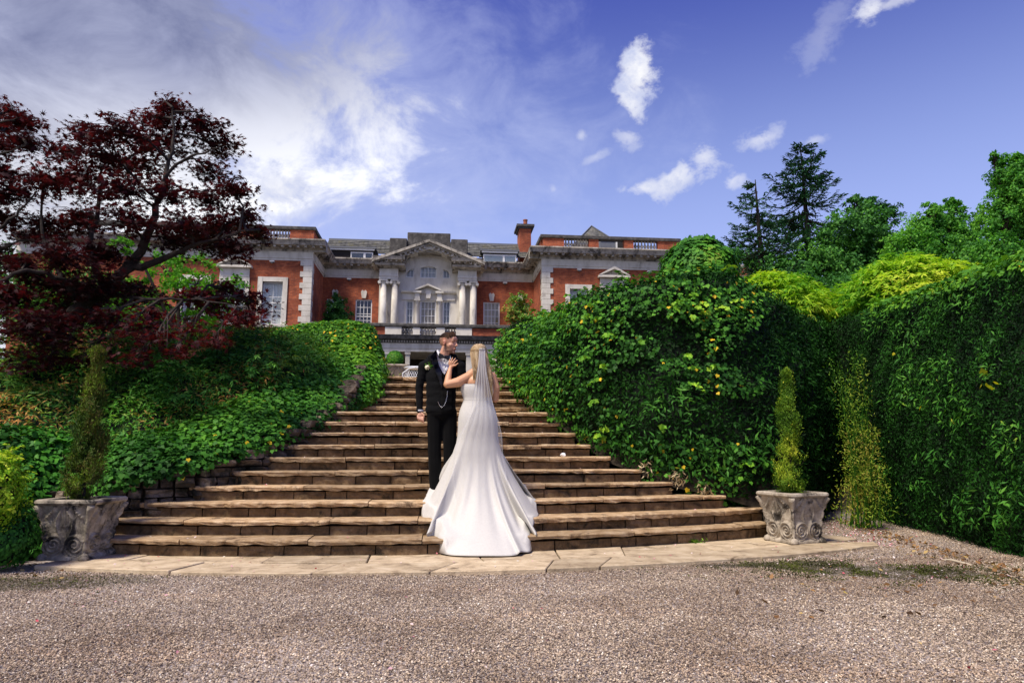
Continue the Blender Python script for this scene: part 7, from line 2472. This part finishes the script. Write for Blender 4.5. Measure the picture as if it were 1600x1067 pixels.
# ---- dress
def steps_z(x, y):
    if y < pf(x): return -.05
    z_ = 0.0
    for k in range(15):
        if y >= arc(k, x) - .012: z_ = HZ[k]
    return z_
def soft_z(x, y, w):
    """top of the steps as cloth meets it: spans from nosing to nosing (w=1) or settles on the treads (w=0)"""
    if y < pf(x): return -.05
    if y > arc(3, x) - .02: y = arc(3, x) - .02
    a = steps_z(x, y); k = -1
    for q in range(4):
        if y >= arc(q, x) - .012: k = q
    y0_ = arc(k, x) if k >= 0 else pf(x) + .35
    y1_ = arc(k + 1, x); z0_ = HZ[k] if k >= 0 else 0; f = min(1, max(0, (y - y0_) / max(.05, y1_ - y0_)))
    near = max(0, 1 - (y1_ - y) / .05) ** 2
    return a + (HZ[k + 1] - z0_) * max(f * w, near * .9 * (1 - w) + f * w)
rows = [  # photo y, left px, right px, depth half, hem fraction
    (601.5, 719.5, 771.5, .108), (604, 719.3, 771.8, .112), (612, 720.0, 772.0, .114), (620, 722.8, 769.8, .104), (625, 723.8, 769.0, .101), (632, 721.4, 771.2, .112), (642, 718.0, 774.8, .132),
    (654, 715.8, 777.4, .146), (668, 715.3, 778.0, .142), (680, 714.8, 778.5, .132), (692, 713.0, 780.0, .128), (704, 708.5, 783.0, .140)]
NT_ = 240
th_ = [2 * math.pi * i / NT_ for i in range(NT_)]       # 0 = photo right, -90 = towards us
ringsP = []
for (py, xl, xr, ry) in rows:
    A_, B_ = b0(xl, py), b0(xr, py); c_ = (A_ + B_) / 2; rx = (B_.x - A_.x) / 2
    ringsP.append([(c_.x + rx * math.cos(t_), c_.y + .0 + ry * math.sin(t_), c_.z) for t_ in th_])
# hem: (angle in degrees measured from photo right, negative towards the camera; photo x, y; height)
hem = [(-90, 755, 868.2, .010), (-80, 782, 868, .010), (-72, 800, 867.4, .010), (-66, 808, 866.0, .012), (-60, 812.5, 862.0, .035), (-55, 819, 862.5, .014), (-50, 829.5, 861, .014), (-43, 832, 851, .030), (-36, 837.5, 836, .155), (-31, 838.5, 831.5, .165),
       (-26, 832.0, 825.5, .190), (-20, 836, 816, .245), (-14, 842.5, 803.5, .308), (-8, 836.5, 798.5, .318), (-3, 826.5, 793.6, .345), (3, 830, 786, .40), (9, 834.5, 779.2, .458), (16, 826, 774.5, .462), (24, 815, 768.5, .47)]
back = [(40, 800, 7.58), (60, 785, 7.62), (90, 745, 7.63), (120, 710, 7.62), (140, 690, 7.58)]
hemL = [(156, 671, 771.0, .468), (164, 662.6, 774.4, .460), (171, 664.5, 783, .42), (178, 668.2, 791.2, .365), (184, 663, 798.5, .325), (190, 657.4, 804.8, .306), (196, 662.5, 812, .270), (204, 670, 823, .205), (210, 675.4, 831.0, .178), (215, 667.4, 834.8, .160),
        (221, 671, 842, .110), (228, 676, 850, .06), (234, 680.4, 856.2, .035), (240, 682.0, 861.0, .014), (246, 690.6, 864.4, .012), (254, 707, 867.0, .010), (262, 728, 868.0, .010), (270, 755, 868.2, .010)]
H3 = []
for (a, px, py, z_) in hem: H3.append((a, PZ(px, py, z_ + .004)))
for (a, px, Y) in back: H3.append((a, Vector((PY(px, 780, Y).x, Y, .465))))
for (a, px, py, z_) in hemL: H3.append((a, PZ(px, py, z_ + .004)))
def hem_at(deg):
    d = deg
    while d < -90: d += 360
    while d > 270: d -= 360
    for i in range(len(H3) - 1):
        if H3[i][0] <= d <= H3[i + 1][0]:
            f = (d - H3[i][0]) / (H3[i + 1][0] - H3[i][0])
            p0, p1, p2, p3 = H3[max(i - 1, 0)][1], H3[i][1], H3[i + 1][1], H3[min(i + 2, len(H3) - 1)][1]
            c1 = .5 * ((2 * p1) + (p2 - p0) * f + (2 * p0 - 5 * p1 + 4 * p2 - p3) * f * f + (3 * p1 - p0 - 3 * p2 + p3) * f ** 3)
            return c1 * .7 + p1.lerp(p2, f) * .3
base_ring = ringsP[-1]
NV = 54
for j in range(1, NV + 1):
    v = j / NV; ring = []
    for i, t_ in enumerate(th_):
        deg = math.degrees(t_); deg = deg - 360 if deg > 270 else deg
        h_ = hem_at(deg); p0 = Vector(base_ring[i])
        front = max(0, -math.sin(t_))
        hv = v ** (1.08 + .55 * front ** 2)
        zz = p0.z + (h_.z - p0.z) * (v ** (1.0 - .18 * front))
        x = p0.x + (h_.x - p0.x) * hv; y = p0.y + (h_.y - p0.y) * hv
        # long soft folds that open towards the hem
        fold = (.012 * math.sin(t_ * 7 + .8) + .010 * math.sin(t_ * 13 + 2.0 + 1.2 * v) + .005 * math.sin(t_ * 23 + 4 * v)) * math.sin(min(1, v * 1.15) * math.pi * .62) * (1 - .75 * v ** 4)
        n_ = Vector((math.cos(t_), math.sin(t_), .35))
        x += n_.x * fold; y += n_.y * fold; zz += n_.z * fold
        sm_ = min(1, max(0, (v - .84) / .14)); sm_ = sm_ * sm_ * (3 - 2 * sm_)
        if v < .975: zz = max(zz, soft_z(x, y, 1 - sm_) + .008)
        ring.append((x, y, zz))
    ringsP.append(ring)
# relax the rows that were lifted over the step edges
Gd = np.array(ringsP); k0 = len(rows)
for _ in range(6):
    mid = (Gd[k0 - 1:-2] + Gd[k0 + 1:]) / 2; zz = Gd[k0:-1].copy(); zz[:, :, 2] = np.maximum(zz[:, :, 2] * .45 + mid[:, :, 2] * .55, zz[:, :, 2])
    Gd[k0:-1] = zz
nr = len(Gd)
V = Gd.reshape(-1, 3); F = [(j * NT_ + i, j * NT_ + (i + 1) % NT_, (j + 1) * NT_ + (i + 1) % NT_, (j + 1) * NT_ + i) for j in range(nr - 1) for i in range(NT_)]
V = V.copy()
for j in range(len(rows)):
    for i in range(NT_):
        q = V[j * NT_ + i]; nz_ = noise.noise(Vector((q[0] * 12, q[1] * 12, q[2] * 60))) * .0035
        if 3 <= j <= 5: nz_ -= .003
        V[j * NT_ + i, 0] += math.cos(th_[i]) * nz_; V[j * NT_ + i, 1] += math.sin(th_[i]) * nz_
me = np_mesh('dress', V, F); 
dress = link('dress', me, M_dress, bride, smooth=True)
md = dress.modifiers.new('thick', 'SOLIDIFY'); md.thickness = .004; md.offset = 1
# waist seam and top edge
for (jr, r_) in ((0, .0045), (4, .0030)):
    m = MB(); rg = [Vector(tuple(V[jr * NT_ + i])) for i in range(0, NT_, 4)]; m.tube(rg + [rg[0]], r_, 5, cap=False); m.build('seam', M_dress, bride, smooth=True)
db = bvh_of(dress)
# ---- veil
M_veil, t, b = new_mat('veil_tulle')
b.inputs['Base Color'].default_value = (.62, .62, .65, 1); b.inputs['Roughness'].default_value = .8
at = t.node('ShaderNodeAttribute', attribute_name='dens').outputs['Fac']
tp = t.node('ShaderNodeBsdfTransparent'); tl = t.node('ShaderNodeBsdfTranslucent', ins={'Color': (.80, .80, .83)})
m1 = t.node('ShaderNodeMixShader', ins={0: .35, 1: b.outputs[0], 2: tl.outputs[0]})
mx = t.node('ShaderNodeMixShader', ins={0: at, 1: tp.outputs[0], 2: m1.outputs[0]})
t.l.new(mx.outputs[0], [n for n in t.n if n.type == 'OUTPUT_MATERIAL'][0].inputs['Surface'])
vr = [(545, 748.6, 757.4, .92), (552, 748.2, 757.8, .85), (562, 747.6, 758.4, .75), (580, 745.4, 760.6, .60), (600, 742.0, 764.6, .52), (620, 739.5, 768.0, .34), (640, 736.5, 772.0, .27), (660, 729, 779, .22), (680, 718.5, 784, .19), (700, 711.5, 785.8, .18), (722, 708, 789.0, .15), (745, 708, 792, .16), (770, 710, 795, .08), (790, 714, 796, .0)]
NU_ = 64; Vv = []; dn_ = []
for j, (py, xl, xr, den) in enumerate(vr):
    for q in range(4 if j < len(vr) - 1 else 1):
        f = q / 4
        nx_ = vr[min(j + 1, len(vr) - 1)]
        PYy = py + (nx_[0] - py) * f; L_ = xl + (nx_[1] - xl) * f; R_ = xr + (nx_[2] - xr) * f; D_ = den + (nx_[3] - den) * f
        for i in range(NU_ + 1):
            u = i / NU_
            px = L_ + (R_ - L_) * u
            d = ray(px, PYy).normalized(); h_ = db.ray_cast(Vector((0, 0, EYE)), d, 30)
            amp = .003 + .0045 * min(1, max(0, (PYy - 560) / 120))
            pl = math.sin(u * 34 + 1.5 * math.sin(PYy * .02)) * amp + math.sin(u * 15 + 2) * amp * .8
            tgt = YB - .150 - .05 * (1 - (2 * u - 1) ** 2) * min(1, max(0, (PYy - 600) / 60))
            if PYy < 604: tgt = YB - .125 - .035 * min(1, (PYy - 545) / 45)
            y3 = tgt + pl
            if h_[0] is not None: y3 = min(y3, h_[0].y - .022 + pl * .8)
            Vv.append(tuple(PY(px + math.sin(PYy * .05) * .8 * (u > .9), PYy, y3)))
            edge_ = 1.0 if (i < 2 or i > NU_ - 2) else 0
            dn_.append(min(.97, D_ * (1.0 + .30 * math.sin(u * 34 + 1.5 * math.sin(PYy * .02))) + .25 * edge_ * min(1, D_ * 4)))
nrow = len(Vv) // (NU_ + 1)
F = [(j * (NU_ + 1) + i, j * (NU_ + 1) + i + 1, (j + 1) * (NU_ + 1) + i + 1, (j + 1) * (NU_ + 1) + i) for j in range(nrow - 1) for i in range(NU_)]
# smooth the depth of the veil down its length
Va = np.array(Vv).reshape(nrow, NU_ + 1, 3)
for _ in range(3):
    Va[1:-1, :, 1] = np.minimum(Va[1:-1, :, 1], (Va[:-2, :, 1] + Va[2:, :, 1]) / 2 + .001)
me = np_mesh('veil', Va.reshape(-1, 3), F)
at_ = me.attributes.new('dens', 'FLOAT', 'POINT'); at_.data.foreach_set('value', np.array(dn_, np.float32))
veil = link('veil', me, M_veil, bride, smooth=True)
m = MB(); a, b_ = b0(748.4, 545.2, -.128), b0(757.6, 545.2, -.128)
m.tube([a, a.lerp(b_, .5) + Vector((0, -.006, .002)), b_], .005, 6); m.build('hair_comb', M_dress, bride)
